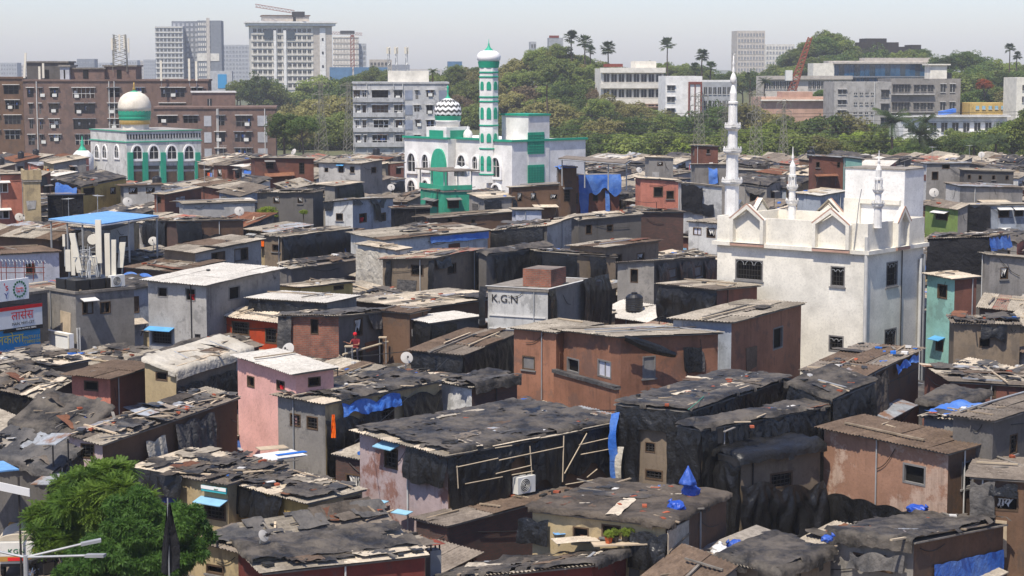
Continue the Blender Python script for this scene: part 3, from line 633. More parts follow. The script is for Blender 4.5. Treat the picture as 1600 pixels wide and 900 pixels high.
def house(key, N, L, R, z, label, wl='conc', wr=None, roof='sheet', mats=('cem',), ops=(), tarps=(), oh=.22, yaw=None, deb=None, scr=None, yb=None,
          cat='house', name='house', group=None, seed=None, axis='X', para=0.0, gap=0.0, fm='frame_wood', jit=1.0, flat=False, frame=None, dn=None, lops=None, pal=None):
    seed = seed if seed is not None else hash_(key); rng = random.Random(seed); wr = wr or wl
    fr = frame or Frame(N, L, R, z, yaw, flat); root = fr.root(name, label, cat, group)
    near = fr.d < 150
    opl = lops or {'L': [], 'R': []}
    for o in ops:
        side = o[0]; a0, c1 = fr.hitpx(side, o[1], o[2]); a1, c0 = fr.hitpx(side, o[3], o[4])
        if a0 > a1: a0, a1 = a1, a0
        Ln = fr.D if side == 'L' else fr.W; a0 = max(.08, a0); a1 = min(Ln-.08, a1)
        top = min(fr.roof(0, a0), fr.roof(0, a1)) if side == 'L' else min(fr.roof(a0, 0), fr.roof(a1, 0))
        c1 = min(c1, top-.08); c0 = max(.1, c0)
        if a1-a0 < .15 or c1-c0 < .15: continue
        opl[side].append(((a0, c0, a1, c1), o[5] if len(o) > 5 else 'o', o[6] if len(o) > 6 else None))
    for side, Ln, mt in (('L', fr.D, wl), ('R', fr.W, wr)):
        b = MB(); wall_holes(b, fr, side, Ln, [o[0] for o in opl[side]]); b.build('wall', mt, root)
        for op, st, aw in opl[side]: window(fr, root, side, op, st, aw, fm=fm, rng=rng)
    b = MB(); W, D = fr.W, fr.D
    b.quad((W,0,0), (W,D,0), (W,D,fr.roof(W,D)), (W,0,fr.roof(W,0))); b.quad((W,D,0), (0,D,0), (0,D,fr.roof(0,D)), (W,D,fr.roof(W,D)))
    b.build('rear_wall', wl, root)
    # roof: purlin board, then sheets or cover
    b = MB(); e = oh*.5 if roof != 'flat' else .0; t0, t1 = (-.03, .02) if roof != 'flat' else (-.02, .12)
    if roof == 'flat': e = .08
    c = [(-e,-e), (W+e,-e), (W+e,D+e), (-e,D+e)]
    b.add([(x, y, fr.roof(x, y)+t0) for x, y in c]+[(x, y, fr.roof(x, y)+t1) for x, y in c], [(3,2,1,0),(4,5,6,7),(0,1,5,4),(1,2,6,5),(2,3,7,6),(3,0,4,7)])
    ro = b.build('roof', 'slab' if roof == 'flat' else 'wood_grey', root)
    if roof in ('sheet', 'mix'): roof_sheets(fr, ro, mats, oh, rng, axis, not near, gap, jit)
    if roof == 'flat' and para:
        b = MB(); b.box(-.10, -.10, fr.z+.13, .06, D+.1, fr.z+para); b.box(.06, -.10, fr.z+.13, W+.1, .06, fr.z+para); b.box(W-.06, .06, fr.z+.13, W+.1, D+.1, fr.z+para); b.build('parapet', wl, root)
    if roof == 'tarp' and not any(t['k'] == 'roof' for t in tarps): tarp_roof(fr, root, 'tarp_top', .35, .35, oh, 0, seed)
    if roof == 'mix': tarp_roof(fr, root, rng.choice(('tarp_top', 'tarp_top', 'tarp_grey')), .12, .12, oh*.7, .50 if rng.random() < .6 else .34, seed)
    for tp in tarps:
        k = dict(tp); kind = k.pop('k')
        if kind == 'roof': tarp_roof(fr, root, seed=k.pop('seed', seed+3), **k)
        else: tarp_wall(fr, root, kind, seed=k.pop('seed', seed+5), **k)
    area = W*D
    d0 = deb if deb is not None else {'sheet': .5, 'mix': 1.7, 'tarp': 1.5, 'flat': .4}[roof]
    debris(fr, root, int(min(110, area*d0*(1 if near else .6))), rng, .12 if roof != 'sheet' else .07, pal)
    s0 = scr if scr is not None else {'sheet': 0, 'mix': .8, 'tarp': .4, 'flat': 0}[roof]
    scraps(fr, root, int(min(8, s0*area*.12)), rng)
    clean = mats[0] in ('whitesheet',) or wl in ('pink',)
    strips(fr, root, int(min(22, area*{'sheet': .08, 'mix': .75, 'tarp': .5, 'flat': 0}[roof]*(0 if clean else 1)*(1 if near else .7))), rng)
    clutter(fr, root, rng, opl, wl if not clean else 'pink', frame is None)
    HOUSES.append((fr, yb, key)); LANDMARK[key] = (fr, dn)
    return fr, root
# ------------------------------------------------------------------ the houses one can make out, near to far
T = dict
MIX = ('cem', 'cem', 'cem_dark')
DK = ('cem_dark', 'cem_dark', 'cem')
house('A1', (1428,848), (1296,835), (1568,820), 3.8, 'dark grey shack with bunched black tarp roof and blue right wall, bottom right', 'conc', 'brown', 'tarp',
      ops=[('L',1333,862,1395,897,'g')], tarps=[T(k='roof',mat='tarp_top',dl=.6,dr=.12,amp=1.7,seed=3), T(k='R',a0=.2,a1=.99,off=.8,drop=2.3,mat='tarp_blue',ragged=0,amp=.25,out=.06), T(k='L',a0=.05,a1=.7,off=.35,drop=.6,mat='tarp_grey',amp=1.6,out=.25)], dn='bottom right corner shack', yb=900)
house('A2', (1482,708), (1288,668), (1542,690), 5.0, 'salmon plastered upper room with dark corrugated roof and plastic bag in its window', 'salmon', 'brown', 'sheet', ('cem_brown',),
      ops=[('L',1411,722,1446,761,'o'), ('R',1503,722,1521,760,'o')], tarps=[T(k='L',a0=.0,a1=1,off=2.25,drop=2.7,mat='tarp',amp=.8)], fm='frame_grey', oh=.3, dn='salmon upper room', yb=800, deb=.25)
house('A3a', (1077,643), (965,632), (1232,592), 5.6, 'tall shack wholly wrapped in black tarp with planks on top, below orange house', 'mud', 'mud', 'tarp',
      ops=[('L',1008,690,1024,708,'g'), ('L',1008,732,1036,752,'g')], tarps=[T(k='roof',mat='tarp_top',dl=.2,dr=.2,amp=.8,seed=5,ragged=.1), T(k='L',a0=0,a1=1,off=.0,drop=1.0,amp=1.0,ragged=.8), T(k='L',a0=.66,a1=1,off=.0,drop=3.0,amp=1.1,taper=.15), T(k='L',a0=0,a1=.28,off=.0,drop=3.4,amp=1.1,taper=.2), T(k='R',a0=0,a1=1,off=.0,drop=5,amp=1.1)], dn='tall black-wrapped shack', yb=755, deb=.7)
house('A3b', (1095,672), 1.0, (1298,635), 5.3, 'long black tarp covered block between wrapped tall shack and salmon room', 'mud', 'mud', 'tarp',
      ops=[('R',1116,694,1131,713,'p')], tarps=[T(k='roof',mat='tarp_top',dl=.2,dr=.25,amp=1.1,seed=11,ragged=.1), T(k='L',a0=0,a1=1,off=.0,drop=4.8,amp=1.2), T(k='R',a0=.0,a1=.1,off=.0,drop=3.6,amp=1.2), T(k='R',a0=.17,a1=.62,off=.0,drop=5,amp=1.5,ragged=.1), T(k='R',a0=.6,a1=1.02,off=.0,drop=4.9,amp=1.5,ragged=.1)], dn='black tarp block', yb=835)
house('A3d', (1158,716), 1.5, (1282,698), 4.45, 'small black plastic awning roof sagging out of tarp block beside salmon room', 'mud', 'mud', 'tarp', ops=[('R',1203,740,1238,760,'g')], tarps=[T(k='roof',mat='tarp',dl=.3,dr=.45,amp=1.9,seed=12,ragged=.5), T(k='R',a0=0,a1=.4,off=.9,drop=3.6,amp=1.6), T(k='R',a0=.38,a1=1.02,off=1.2,drop=3.2,amp=1.8,ragged=.1), T(k='L',a0=0,a1=1,off=.2,drop=4.2,amp=1.4)], deb=.1, scr=0, yb=838)
house('A3c', (1300,624), (1235,601), (1362,598), 5.6, 'small flat black tarp box with loose bricks on top, in front of ridged shed roof', 'mud', 'mud', 'tarp', tarps=[T(k='roof',mat='tarp_top',dl=.3,dr=.2,amp=.7,seed=17,ragged=.1), T(k='R',a0=0,a1=1,off=.0,drop=4,amp=1.2), T(k='L',a0=0,a1=1,off=.0,drop=4,amp=1.2)], deb=.9, scr=0, yb=665)
house('A4', (1040,822), (832,798), (1135,776), 4.0, 'low shack with sagging black tarp roof carrying blue bundles, flower pots by its window', 'ochre', 'brown', 'tarp',
      ops=[('L',895,822,920,845,'o'), ('L',940,818,970,842,'o')], tarps=[T(k='roof',mat='tarp_brown',dl=.3,dr=.3,amp=1.0,seed=4,ragged=.15), T(k='L',a0=.0,a1=.25,off=.2,drop=1.3,amp=1.5), T(k='L',a0=.86,a1=1.1,off=.2,drop=.9,amp=1.2)], dn='shack with blue bundles', yb=880, deb=1.8)
house('A5', (925,884), (684,908), (978,864), 3.3, 'low roof of patched tarp and boards above maroon wall, bottom edge left of flower pots', 'maroon', 'maroon', 'mix', MIX, tarps=[T(k='roof',mat='tarp_top',dl=.2,dr=.4,hole=.3,amp=1.2,seed=8)], yb=900, scr=2)
house('A6', (415,895), (372,852), (664,868), 3.2, 'long roof under ruffled black plastic above red painted wall, bottom edge of picture', 'maroon', 'maroon', 'mix', ('beige','cem'), tarps=[T(k='roof',mat='tarp_top',dl=.3,dr=.1,hole=.26,amp=1.7,seed=21,y0=.12)], yb=900, scr=2.5, dn='long red-walled shack')
house('A7', (1215,897), (1122,873), (1298,864), 3.0, 'low tarp and sheet roof touching left side of blue-wrapped corner shack', 'mud', 'mud', 'mix', MIX, tarps=[T(k='roof',mat='tarp_top',dl=.5,dr=.5,hole=.05,amp=1.3)], yb=900)
house('A8', (1085,938), (1005,906), (1152,884), 2.4, 'low brown ridged roof at bottom edge below leaning cream board', 'conc', 'conc', 'sheet', ('cem_brown',), oh=.15, deb=.3, yb=900)
house('A9', (1150,886), (1092,864), (1240,848), 2.3, 'low cement ledge roof holding white sack and blue bag', 'conc', 'conc', 'flat', deb=.6, yb=895)
house('C9', (700,711), (562,674), (962,661), 4.7, 'big house under black tarp skirt with air conditioner, pale pink left wall', 'pinkwhite', 'brown', 'mix', ('cem','beige'),
      ops=[('L',600,697,622,735,'g','skyblue'), ('R',836,711,871,735,'g')], tarps=[T(k='roof',mat='tarp_top',dl=.0,dr=.3,hole=.2,amp=1.1,seed=2,x0=.0), T(k='L',a0=0,a1=.42,off=.0,drop=1.25,amp=1.2), T(k='R',a0=0,a1=.33,off=0,drop=2.2,amp=.9,ragged=.6), T(k='R',a0=.42,a1=1,off=0,drop=1.9,amp=.9,ragged=.7), T(k='R',a0=.32,a1=.43,off=0,drop=.7)], oh=.35, dn='air-conditioned tarp house', yb=800, deb=1.0, axis='X')
house('D1', (699,822), (680,812), (905,768), 2.7, 'lean-to brick store with dusty sloping roof, below the air conditioner', 'brick_dark', 'brick_dark', 'sheet', ('cem_brown','cem_dark'), oh=.2, deb=1.2, yb=848)
house('B1', (160,694), (108,679), (370,622), 4.5, 'long brown house with plank-strewn grey roof, running back behind roadside tree', 'pinkwhite', 'brown', 'mix', DK, ops=[('L',126,692,148,718,'g')], tarps=[T(k='R',a0=.5,a1=.8,off=.15,drop=1.6,mat='tarp_grey'), T(k='R',a0=.28,a1=.42,off=.4,drop=1.0,mat='tarp_white')], deb=3, scr=1.4, dn='long brown house', yb=735)
house('B2', (356,757), (208,731), (445,727), 3.5, 'roadside shop with teal signboard, striped sheet roof and black tarp over its left eave', 'ochre', 'ochre', 'mix', ('cem','cem_dark','beige'), ops=[('L',318,783,353,815,'g','skyblue')], tarps=[T(k='L',a0=.42,a1=1.04,off=-.1,drop=.95,amp=1.3,out=.22)], deb=1.5, dn='shop with the teal sign', yb=815)
house('B3', (482,786), (362,754), (566,766), 3.3, 'yellowish shack with dusty beige sheets and torn tarp roof, right of teal signed shop', 'yellow', 'ochre', 'mix', ('beige','cem','cem_dark'), ops=[('R',537,779,572,797,'g'), ('L',375,782,395,805,'g')], tarps=[T(k='L',a0=0.3,a1=.95,off=0,drop=1.1,amp=1.3), T(k='roof',mat='tarp_top',dl=.1,dr=.05,hole=.42,amp=1.3,seed=31)], scr=2.5, dn='yellowish beige-roofed shack', yb=800)
house('B4', (398,846), (380,820), (606,812), 2.7, 'narrow weathered lean-to roof between yellowish shack and bottom red-walled one', 'brown', 'brown', 'mix', ('cem_dark','cem'), scr=2, yb=850)
house('B7', (378,862), (316,846), (425,838), 2.6, 'low rubble-strewn lean-to roof in front of teal signed shop', 'ochre', 'brown', 'mix', ('cem_dark','cem_brown'), ops=[('L',322,880,350,900,'o')], deb=5, scr=2, yb=900)
house('B5', (82,738), (-30,706), (128,702), 3.6, 'shop row under tarp and rubble roof at left edge beside tree', 'conc_dark', 'conc_dark', 'tarp', tarps=[T(k='R',a0=0,a1=1,off=0,drop=1.6), T(k='roof',mat='tarp_grey',dl=.6,dr=.2,hole=.3,amp=1.4)], yb=760, deb=3)
house('B6', (118,690), (20,664), (172,640), 3.6, 'tarp roof with dangling white rags behind shop row at left edge', 'conc_dark', 'brown', 'tarp', tarps=[T(k='L',a0=0,a1=.5,off=0,drop=.9,mat='tarp_white',amp=1.4), T(k='L',a0=.5,a1=1,off=0,drop=1.3)], yb=692, deb=2)
house('C10', (172,590), (112,584), (236,572), 4.6, 'pinkish brown hut with dark brown roof, left of cream tarp roof', 'salmon_plain', 'brownred', 'sheet', ('cem_brown',), ops=[('L',131,594,154,612,'o')], oh=.5, dn='pinkish brown-roofed hut', yb=630, deb=.3)
house('C11', (275,582), (226,563), (392,546), 4.9, 'long low house covered by cream tarpaulin with sticks on it', 'ochre', 'mud', 'tarp', ops=[('L',243,580,262,596,'o')], tarps=[T(k='roof',mat='tarp_white',dl=.35,dr=.6,amp=.55,seed=6,ragged=.2), T(k='R',a0=0,a1=.8,off=.6,drop=2.0,mat='tarp')], deb=.9, scr=0, dn='cream tarpaulin house', yb=625)
house('C12', (62,622), (-20,601), (116,592), 3.6, 'tarp-patched low roof at left edge, lower left of pinkish hut', 'conc_dark', 'conc_dark', 'mix', DK, tarps=[T(k='L',a0=0,a1=1,off=0,drop=1.6)], yb=650, scr=3)
house('C13', (22,585), (-40,562), (138,563), 3.9, 'pale rubble-strewn roof under the shop signs at left edge', 'ochre', 'mud', 'mix', ('beige','cem'), yb=592, deb=2.5)
house('C1', (118,459), (73,455), (209,452), 6.2, 'bare concrete block with black cabinets and mobile antennas on its flat roof', 'conc', 'conc', 'flat', ops=[('R',128,471,146,490,'s','frame_white'), ('R',156,472,173,489,'s')], flat=True, cat='building', name='concrete_building', dn='concrete antenna block', yb=545)
house('C0', (-70,474), 6, (74,456), 6.3, 'concrete shop front with stacked advertising boards at left edge', 'conc', 'conc_dark', 'flat', flat=True, cat='building', name='shop_building', yb=555)
house('C2', (322,446), (231,438), (437,420), 7.1, 'tall grey plastered house with white corrugated roof and blue awning', 'conc_light', 'conc', 'sheet', ('whitesheet',), ops=[('L',246,448,262,465,'o'), ('L',290,450,306,471,'r'), ('L',304,521,314,540,'g'), ('L',236,515,270,540,'g','blue_awning'), ('R',357,448,376,467,'o')], oh=.35, deb=.05, dn='white-roofed grey house', yb=540, fm='frame_grey')  # right wall in darker grey: its shaded tone is put into the colour
house('C3', (437,503), (346,492), (462,492), 5.3, 'bright red room under off-white corrugated awning roof', 'redroom', 'redroom', 'sheet', ('beige',), ops=[('L',362,501,390,525,'g'), ('L',414,512,433,538,'g')], oh=.3, deb=.2, yb=540)
house('C4', (509,473), (391,466), (557,463), 6.2, 'grey hut with bright white corrugated roof beside brick house with scaffold', 'conc_dark', 'conc', 'sheet', ('whitesheet',), tarps=[T(k='L',a0=0,a1=1,off=.05,drop=1.0,mat='tarp')], oh=.3, deb=.05, yb=490)  # black sheet on the left wall stands in for the shaded gap under the roof
house('C5', (529,494), (438,494), (597,488), 6.0, 'unplastered red brick house with tarp-edged roof and dark cement side where a person works', 'brick', 'conc_dark', 'mix', DK, ops=[('L',485,498,498,523,'o'), ('R',553,499,567,524,'c'), ('R',553,548,567,572,'o')], tarps=[T(k='L',a0=.78,a1=1.02,off=0,drop=2.0,mat='tarp_grey'), T(k='roof',mat='tarp_grey',dl=.25,dr=.2,hole=.2), T(k='R',a0=.6,a1=1,off=0,drop=.9,mat='tarp_grey',taper=.5)], oh=.3, dn='scaffolded brick house', yb=565)
house('C6', (462,584), (371,556), (521,575), 6.0, 'clean light pink house with white corrugated roof', 'pink', 'pink', 'sheet', ('whitesheet',), ops=[('L',386,586,398,607,'o'), ('L',432,593,445,612,'r'), ('R',481,590,501,603,'o'), ('L',421,648,432,655,'o')], oh=.3, deb=.05, dn='light pink house', yb=665)
house('C7', (508,631), (434,617), (686,596), 5.0, 'long grey concrete house with torn plastic roof and blue tarp on its right side', 'conc', 'ochre', 'mix', ('cem','beige'), ops=[('L',453,645,470,668,'g'), ('L',479,649,497,673,'g'), ('R',594,630,616,655,'g')], tarps=[T(k='R',a0=.12,a1=.62,off=.05,drop=.75,mat='tarp_blue',ragged=.9), T(k='R',a0=.0,a1=.45,off=.6,drop=2.6), T(k='R',a0=.64,a1=1,off=.25,drop=3), T(k='roof',mat='tarp_top',dl=.02,dr=.25,hole=.32,amp=1.5,seed=13,x0=.08)], scr=3, deb=1.5, oh=.3, dn='long blue-tarped grey house', yb=690)
house('C8', (737,606), (690,597), (808,592), 4.9, 'shack with white front, brick side and rumpled tarp roof left of orange house', 'dirtywhite', 'brick_dark', 'mix', ('cem','beige'), tarps=[T(k='roof',mat='tarp_top',dl=.1,dr=.6,hole=.3,amp=1.6)], scr=3, yb=640)
house('G18', (970,527), (868,515), (1122,521), 6.2, 'big orange-brown plastered house with grey corrugated roof and black cloth hanging off its eave', 'orange', 'orange', 'sheet', ('cem',), ops=[('L',886,557,905,585,'o'), ('L',934,560,955,593,'p'), ('R',1004,557,1024,590,'k')], tarps=[T(k='R',a0=.62,a1=.82,off=.55,drop=1.15,ragged=.1,amp=.4,taper=.2)], oh=.35, deb=.1, dn='big orange house', yb=640, fm='frame_grey')
house('G18b', (869,520), (803,513), 3.5, 5.85, 'orange annexe with boarded window joined to left end of big orange house', 'orange', 'orange', 'sheet', ('cem',), ops=[('L',816,555,836,579,'k')], oh=.25, deb=.1, yb=635, yaw=None)
house('G17', (1143,504), (1052,498), (1252,475), 6.3, 'tall rust-brown house with grey corrugated roof left of white mosque', 'bluegrey', 'orange', 'sheet', ('cem',), ops=[('R',1208,513,1223,543,'o')], oh=.3, deb=.1, dn='tall rust-brown house', yb=585, fm='frame_grey')
house('I6', (1352,588), (1256,579), (1436,546), 6.0, 'shed with broken ridged roof sheets against lower wall of white mosque', 'brown', 'brown', 'sheet', ('cem_brown','cem_dark'), tarps=[T(k='R',a0=0,a1=.35,off=.1,drop=2.5,mat='tarp_brown',ragged=1), T(k='R',a0=.5,a1=.98,off=.05,drop=.5,mat='tarp_blue',ragged=1.2,hole=.2)], deb=2.5, scr=.3, jit=2.5, dn='shed with broken roof', yb=660)
house('I8', (1562,666), (1444,651), (1612,650), 5.0, 'shack whose roof is heaped with blue and white plastic scrap', 'conc', 'conc_dark', 'mix', ('cem',), tarps=[T(k='roof',mat='tarp_blue',dl=.02,dr=.02,hole=.24,amp=1.2)], deb=6, scr=1, pal=[5,5,5,5,3,3,3,2,4,1], dn='blue-scrap shack', yb=690)
house('I8b', (1500,640), (1436,630), (1540,618), 4.9, 'low tarp roof beside drainpipes of white mosque', 'conc_dark', 'conc_dark', 'tarp', yb=650, deb=2.5)
house('I7', (1488,597), 4.5, (1612,604), 5.2, 'red-brown shack with pale striped sheets on tarp roof and a satellite dish', 'brownred', 'brownred', 'mix', ('beige','cem_dark','cem'), ops=[('R',1524,602,1556,622,'o')], deb=1, scr=2, yb=625, yaw=88)
house('I9', (1594,508), (1491,506), 3, 5.8, 'grey-brown hut with shredded plastic roof right of aqua house', 'mud', 'mud', 'mix', MIX, ops=[('L',1530,527,1547,543,'o')], tarps=[T(k='L',a0=.2,a1=.6,off=0,drop=.9,ragged=1)], deb=3, scr=3, yb=545)
house('I10', (1523,746), 3.5, (1616,752), 4.6, 'brown hut with grey tin roof and blue cloths in window, right edge', 'brown', 'brown', 'sheet', ('cem_dark',), ops=[('R',1556,775,1591,800,'c')], tarps=[T(k='R',a0=0,a1=.35,off=.05,drop=1.8,mat='tarp_grey'), T(k='R',a0=.25,a1=.75,off=.1,drop=.5)], yb=850, oh=.3)
house('I11', (1552,658), (1536,654), 8, 6.0, 'dark grey wall house behind salmon room at right edge', 'conc_dark', 'conc_dark', 'sheet', DK, ops=[('R',1578,680,1589,708,'g')], yb=720, yaw=40)
house('I5', (1492,436), (1449,428), (1526,433), 7.4, 'tall aqua green painted house beside drainpipes of white mosque', 'aqua', 'brownred', 'sheet', ('beige',), ops=[('L',1465,443,1480,468,'o'), ('L',1462,530,1474,550,'o','blue_awning')], oh=.3, dn='tall aqua house', yb=580)
house('I3', (1543,371), (1452,374), (1575,366), 7.6, 'large house wall hung with one black sheet right of white mosque', 'conc_dark', 'conc', 'mix', MIX, tarps=[T(k='L',a0=0,a1=1.02,off=-.05,drop=2.6,mat='cloth_black',amp=.8,ragged=.1), T(k='R',a0=0,a1=1,off=.02,drop=.9,mat='tarp_blue')], dn='black-sheeted house', yb=430)
house('I4', (1547,399), (1535,396), (1612,404), 6.9, 'grey cement house with pale roof edge at right border below black sheet wall', 'conc', 'conc', 'sheet', ('cem',), ops=[('R',1563,418,1575,436,'c')], yb=450, yaw=70)
house('I1', (1497,327), (1446,319), (1512,320), 8.2, 'lime green walled hut just right of white mosque tower', 'lime', 'conc', 'sheet', ('cem','cem_dark'), ops=[('L',1462,332,1481,345,'o','frame_white')], yb=347, deb=1)
house('I2', (1512,321), (1502,319), (1612,320), 8.0, 'grey two-window house with black cloth and white awnings at right edge', 'conc', 'bluegrey', 'sheet', ('cem','beige'), ops=[('R',1560,328,1577,340,'o','frame_white'), ('R',1585,328,1599,338,'o','frame_white'), ('R',1562,360,1576,372,'o','frame_white')], tarps=[T(k='R',a0=0,a1=.34,off=0,drop=2.4,mat='cloth_black')], yb=365, yaw=80)
# middle distance
house('G14', (856,456), (762,451), (922,432), 7.0, 'pale board-fronted house lettered K.G.N', 'dirtywhite', 'conc', 'flat', ops=[('L',779,507,799,512,'o')], tarps=[T(k='L',a0=1.0,a1=1.12,off=-.1,drop=2.2,out=.05), T(k='R',a0=.0,a1=.12,off=-.1,drop=2.4), T(k='R',a0=.72,a1=1.35,off=-.25,drop=2.7,amp=1.3,out=.2)], para=.15, flat=True, dn='K.G.N house', yb=512)
house('G16', (1120,453), (1033,444), (1183,447), 6.7, 'brick-ended house with shredded black plastic over its left wall, left of white mosque', 'conc_dark', 'brownred', 'sheet', ('cem','cem_dark'), tarps=[T(k='L',a0=0,a1=1,off=.1,drop=2.3,amp=1.6,hole=.06,ragged=.8), T(k='L',a0=.2,a1=.7,off=1.2,drop=2.0,amp=1.6,ragged=.8)], oh=.3, yb=505)
house('G19', (722,554), (644,547), (806,521), 4.7, 'shed with brown corrugated roof and black side, left of orange annexe', 'conc_dark', 'conc_dark', 'sheet', ('cem_brown','cem_dark'), tarps=[T(k='R',a0=0,a1=1,off=.1,drop=2.2), T(k='L',a0=0,a1=1,off=.1,drop=1.4)], oh=.3, deb=.5, yb=575)
house('G20', (674,505), (637,498), (748,495), 5.4, 'black plastic walled hut with thin bright white roof edge', 'conc_dark', 'conc_dark', 'sheet', ('whitesheet',), tarps=[T(k='L',a0=0,a1=1,off=.08,drop=2.2), T(k='R',a0=0,a1=.5,off=.08,drop=2.2)], oh=.25, deb=.05, yb=540)
house('G20b', (640,490), (596,486), (668,484), 5.8, 'brown hut between brick scaffold house and white-edged black hut', 'brown', 'brown', 'sheet', ('cem_dark','cem_brown'), yb=515)
house('G21', (655,482), (552,470), (802,463), 5.6, 'very wide low grey roof of cement sheets left of K.G.N house', 'brown', 'brown', 'sheet', ('cem','cem','beige'), tarps=[T(k='roof',mat='tarp_top',dl=0,dr=.2,x0=.55,x1=.95,y0=0,y1=.35,amp=1.4)], deb=1.2, dn='very wide grey roof', yb=490)
house('G11', (1022,408), (965,411), (1118,402), 6.9, 'house with black tarp right wall holding two grey shutters', 'conc', 'conc_dark', 'sheet', ('cem','cem_dark'), ops=[('L',985,420,997,442,'o'), ('R',1042,421,1057,433,'k'), ('R',1081,418,1096,431,'k')], tarps=[T(k='R',a0=.03,a1=.19,off=.1,drop=1.5), T(k='R',a0=.36,a1=.6,off=.1,drop=1.6), T(k='R',a0=.78,a1=1,off=.1,drop=1.5)], yb=445)
house('G8', (946,387), (891,384), (1029,376), 7.0, 'grey-brown house with broad brown cement roof in front of brick wall', 'mud', 'mud', 'sheet', ('cem','cem_brown'), ops=[('R',960,398,972,410,'o'), ('R',995,396,1007,406,'c')], oh=.3, deb=.4, dn='broad brown-roofed house', yb=412)
house('G10', (848,394), (800,388), (962,402), 6.9, 'shack of torn black curtains and yellow post left of broad brown roof', 'conc_dark', 'mud', 'mix', MIX, tarps=[T(k='R',a0=0,a1=.45,off=.05,drop=1.6,amp=1.5), T(k='R',a0=.62,a1=.85,off=.05,drop=1.5,amp=1.3), T(k='L',a0=0,a1=1,off=0,drop=1.8)], yb=430)
house('G9', (855,353), (768,361), (893,341), 7.6, 'long tarp-roofed house with pale grey gable end', 'conc_dark', 'conc_light', 'mix', ('cem','beige'), tarps=[T(k='L',a0=.05,a1=1,off=.05,drop=1.6)], yb=392, scr=1)
house('G4', (904,344), (893,338), (1002,335), 7.6, 'dark grey house under rubble roof, below blue tarp tower', 'conc_dark', 'conc_dark', 'mix', ('cem',), ops=[('R',915,351,925,366,'o'), ('R',948,351,958,362,'o')], deb=4, yb=372, yaw=62)
house('G5', (1001,332), (992,330), (1068,332), 7.8, 'tall dark brick-faced house below salmon sooted one', 'brick_dark', 'brick_dark', 'mix', DK, yb=400, yaw=72, dn='dark brick house')
house('G12', (1121,349), (1076,346), 3.5, 7.6, 'dirty white house with two plastic-hung windows beside tall minaret', 'dirtywhite', 'dirtywhite', 'sheet', ('cem',), ops=[('L',1083,355,1096,368,'p'), ('L',1104,356,1118,372,'c')], yb=400)
house('G6', (1001,279), (993,277), (1062,283), 8.8, 'salmon house with two soot-blackened windows', 'salmon_plain', 'salmon_plain', 'sheet', ('beige','cem'), ops=[('R',1021,292,1036,308,'o'), ('R',1041,298,1053,311,'o')], yb=322, yaw=75, dn='salmon sooted house')
house('G7', (1066,286), (1060,285), (1128,292), 8.6, 'house wall hung with dark cloth right of salmon sooted house', 'dirtywhite', 'dirtywhite', 'sheet', ('cem',), ops=[('R',1089,297,1096,309,'o')], tarps=[T(k='R',a0=0,a1=.5,off=.05,drop=2.6,mat='cloth_black'), T(k='R',a0=.5,a1=.78,off=1.5,drop=1.1)], yb=335, yaw=78)
house('G1', (905,275), (893,274), (968,274), 9.0, 'brown tower-like house half wrapped in bright blue tarp', 'brownred', 'brownred', 'flat', ops=[('R',926,294,935,314,'o'), ('L',896,300,903,320,'g')], tarps=[T(k='R',a0=.0,a1=1.0,off=-.1,drop=2.0,mat='tarp_blue',ragged=1.0,amp=1.4), T(k='R',a0=0,a1=.22,off=.3,drop=4.2,mat='tarp_blue',amp=1.4,taper=.3), T(k='R',a0=.62,a1=.72,off=1.2,drop=3.6,mat='tarp_blue',amp=1.3)], yb=340, yaw=66, dn='tower house in blue tarp')
house('G1b', (876,262), (870,262), (901,262), 9.8, 'narrow brown stair tower capped with blue tarp', 'brown', 'brown', 'flat', ops=[('R',881,296,891,315,'g','frame_grey')], tarps=[T(k='roof',mat='tarp_blue',dl=.4,dr=.5)], yb=335, yaw=70)
house('G2', (800,293), (795,292), (873,289), 8.8, 'long dark brown house with white rags in its windows, under mosque wall', 'brown', 'brown', 'sheet', DK, ops=[('R',808,301,816,315,'c'), ('R',829,301,838,314,'c'), ('R',859,303,872,312,'c')], yb=322, yaw=72)
house('G3', (806,328), (800,326), (846,328), 8.0, 'low pale lilac hut below long dark brown house', 'lilac', 'lilac', 'sheet', ('cem','cem_dark'), yb=340, yaw=70)
house('F14', (757,311), (733,303), (806,308), 8.0, 'grey hut with black plastic corner right of green balcony house', 'conc', 'conc', 'sheet', ('beige','cem'), tarps=[T(k='R',a0=0,a1=.5,off=.1,drop=1.5), T(k='R',a0=.85,a1=1,off=.1,drop=1.4)], yb=330)
house('F15', (672,341), (664,338), (802,331), 7.6, 'long low brown house with small white-framed windows below green balcony house', 'brown', 'brown', 'sheet', DK, ops=[('R',699,341,706,347,'o'), ('R',736,343,743,349,'o')], yb=350, yaw=56)
house('F10', (677,404), (598,405), (752,389), 7.0, 'grey house with faded red corrugated roof and brick corner', 'mud', 'mud', 'sheet', ('redsheet','redsheet','cem'), ops=[('L',642,413,662,432,'o'), ('R',699,412,713,427,'o')], tarps=[T(k='L',a0=-.02,a1=.07,off=.05,drop=2,amp=.9), T(k='L',a0=.82,a1=.92,off=.05,drop=2.4), T(k='R',a0=.02,a1=.3,off=.05,drop=.8,ragged=1), T(k='R',a0=.82,a1=.92,off=.1,drop=2)], oh=.3, deb=.3, dn='faded red-roofed house', yb=446)
house('F12', (760,398), (748,394), (862,385), 6.9, 'black-walled shack with dusty plastic roof right of faded red roof', 'conc_dark', 'conc_dark', 'tarp', tarps=[T(k='R',a0=.1,a1=1,off=.05,drop=2.3)], yb=432)
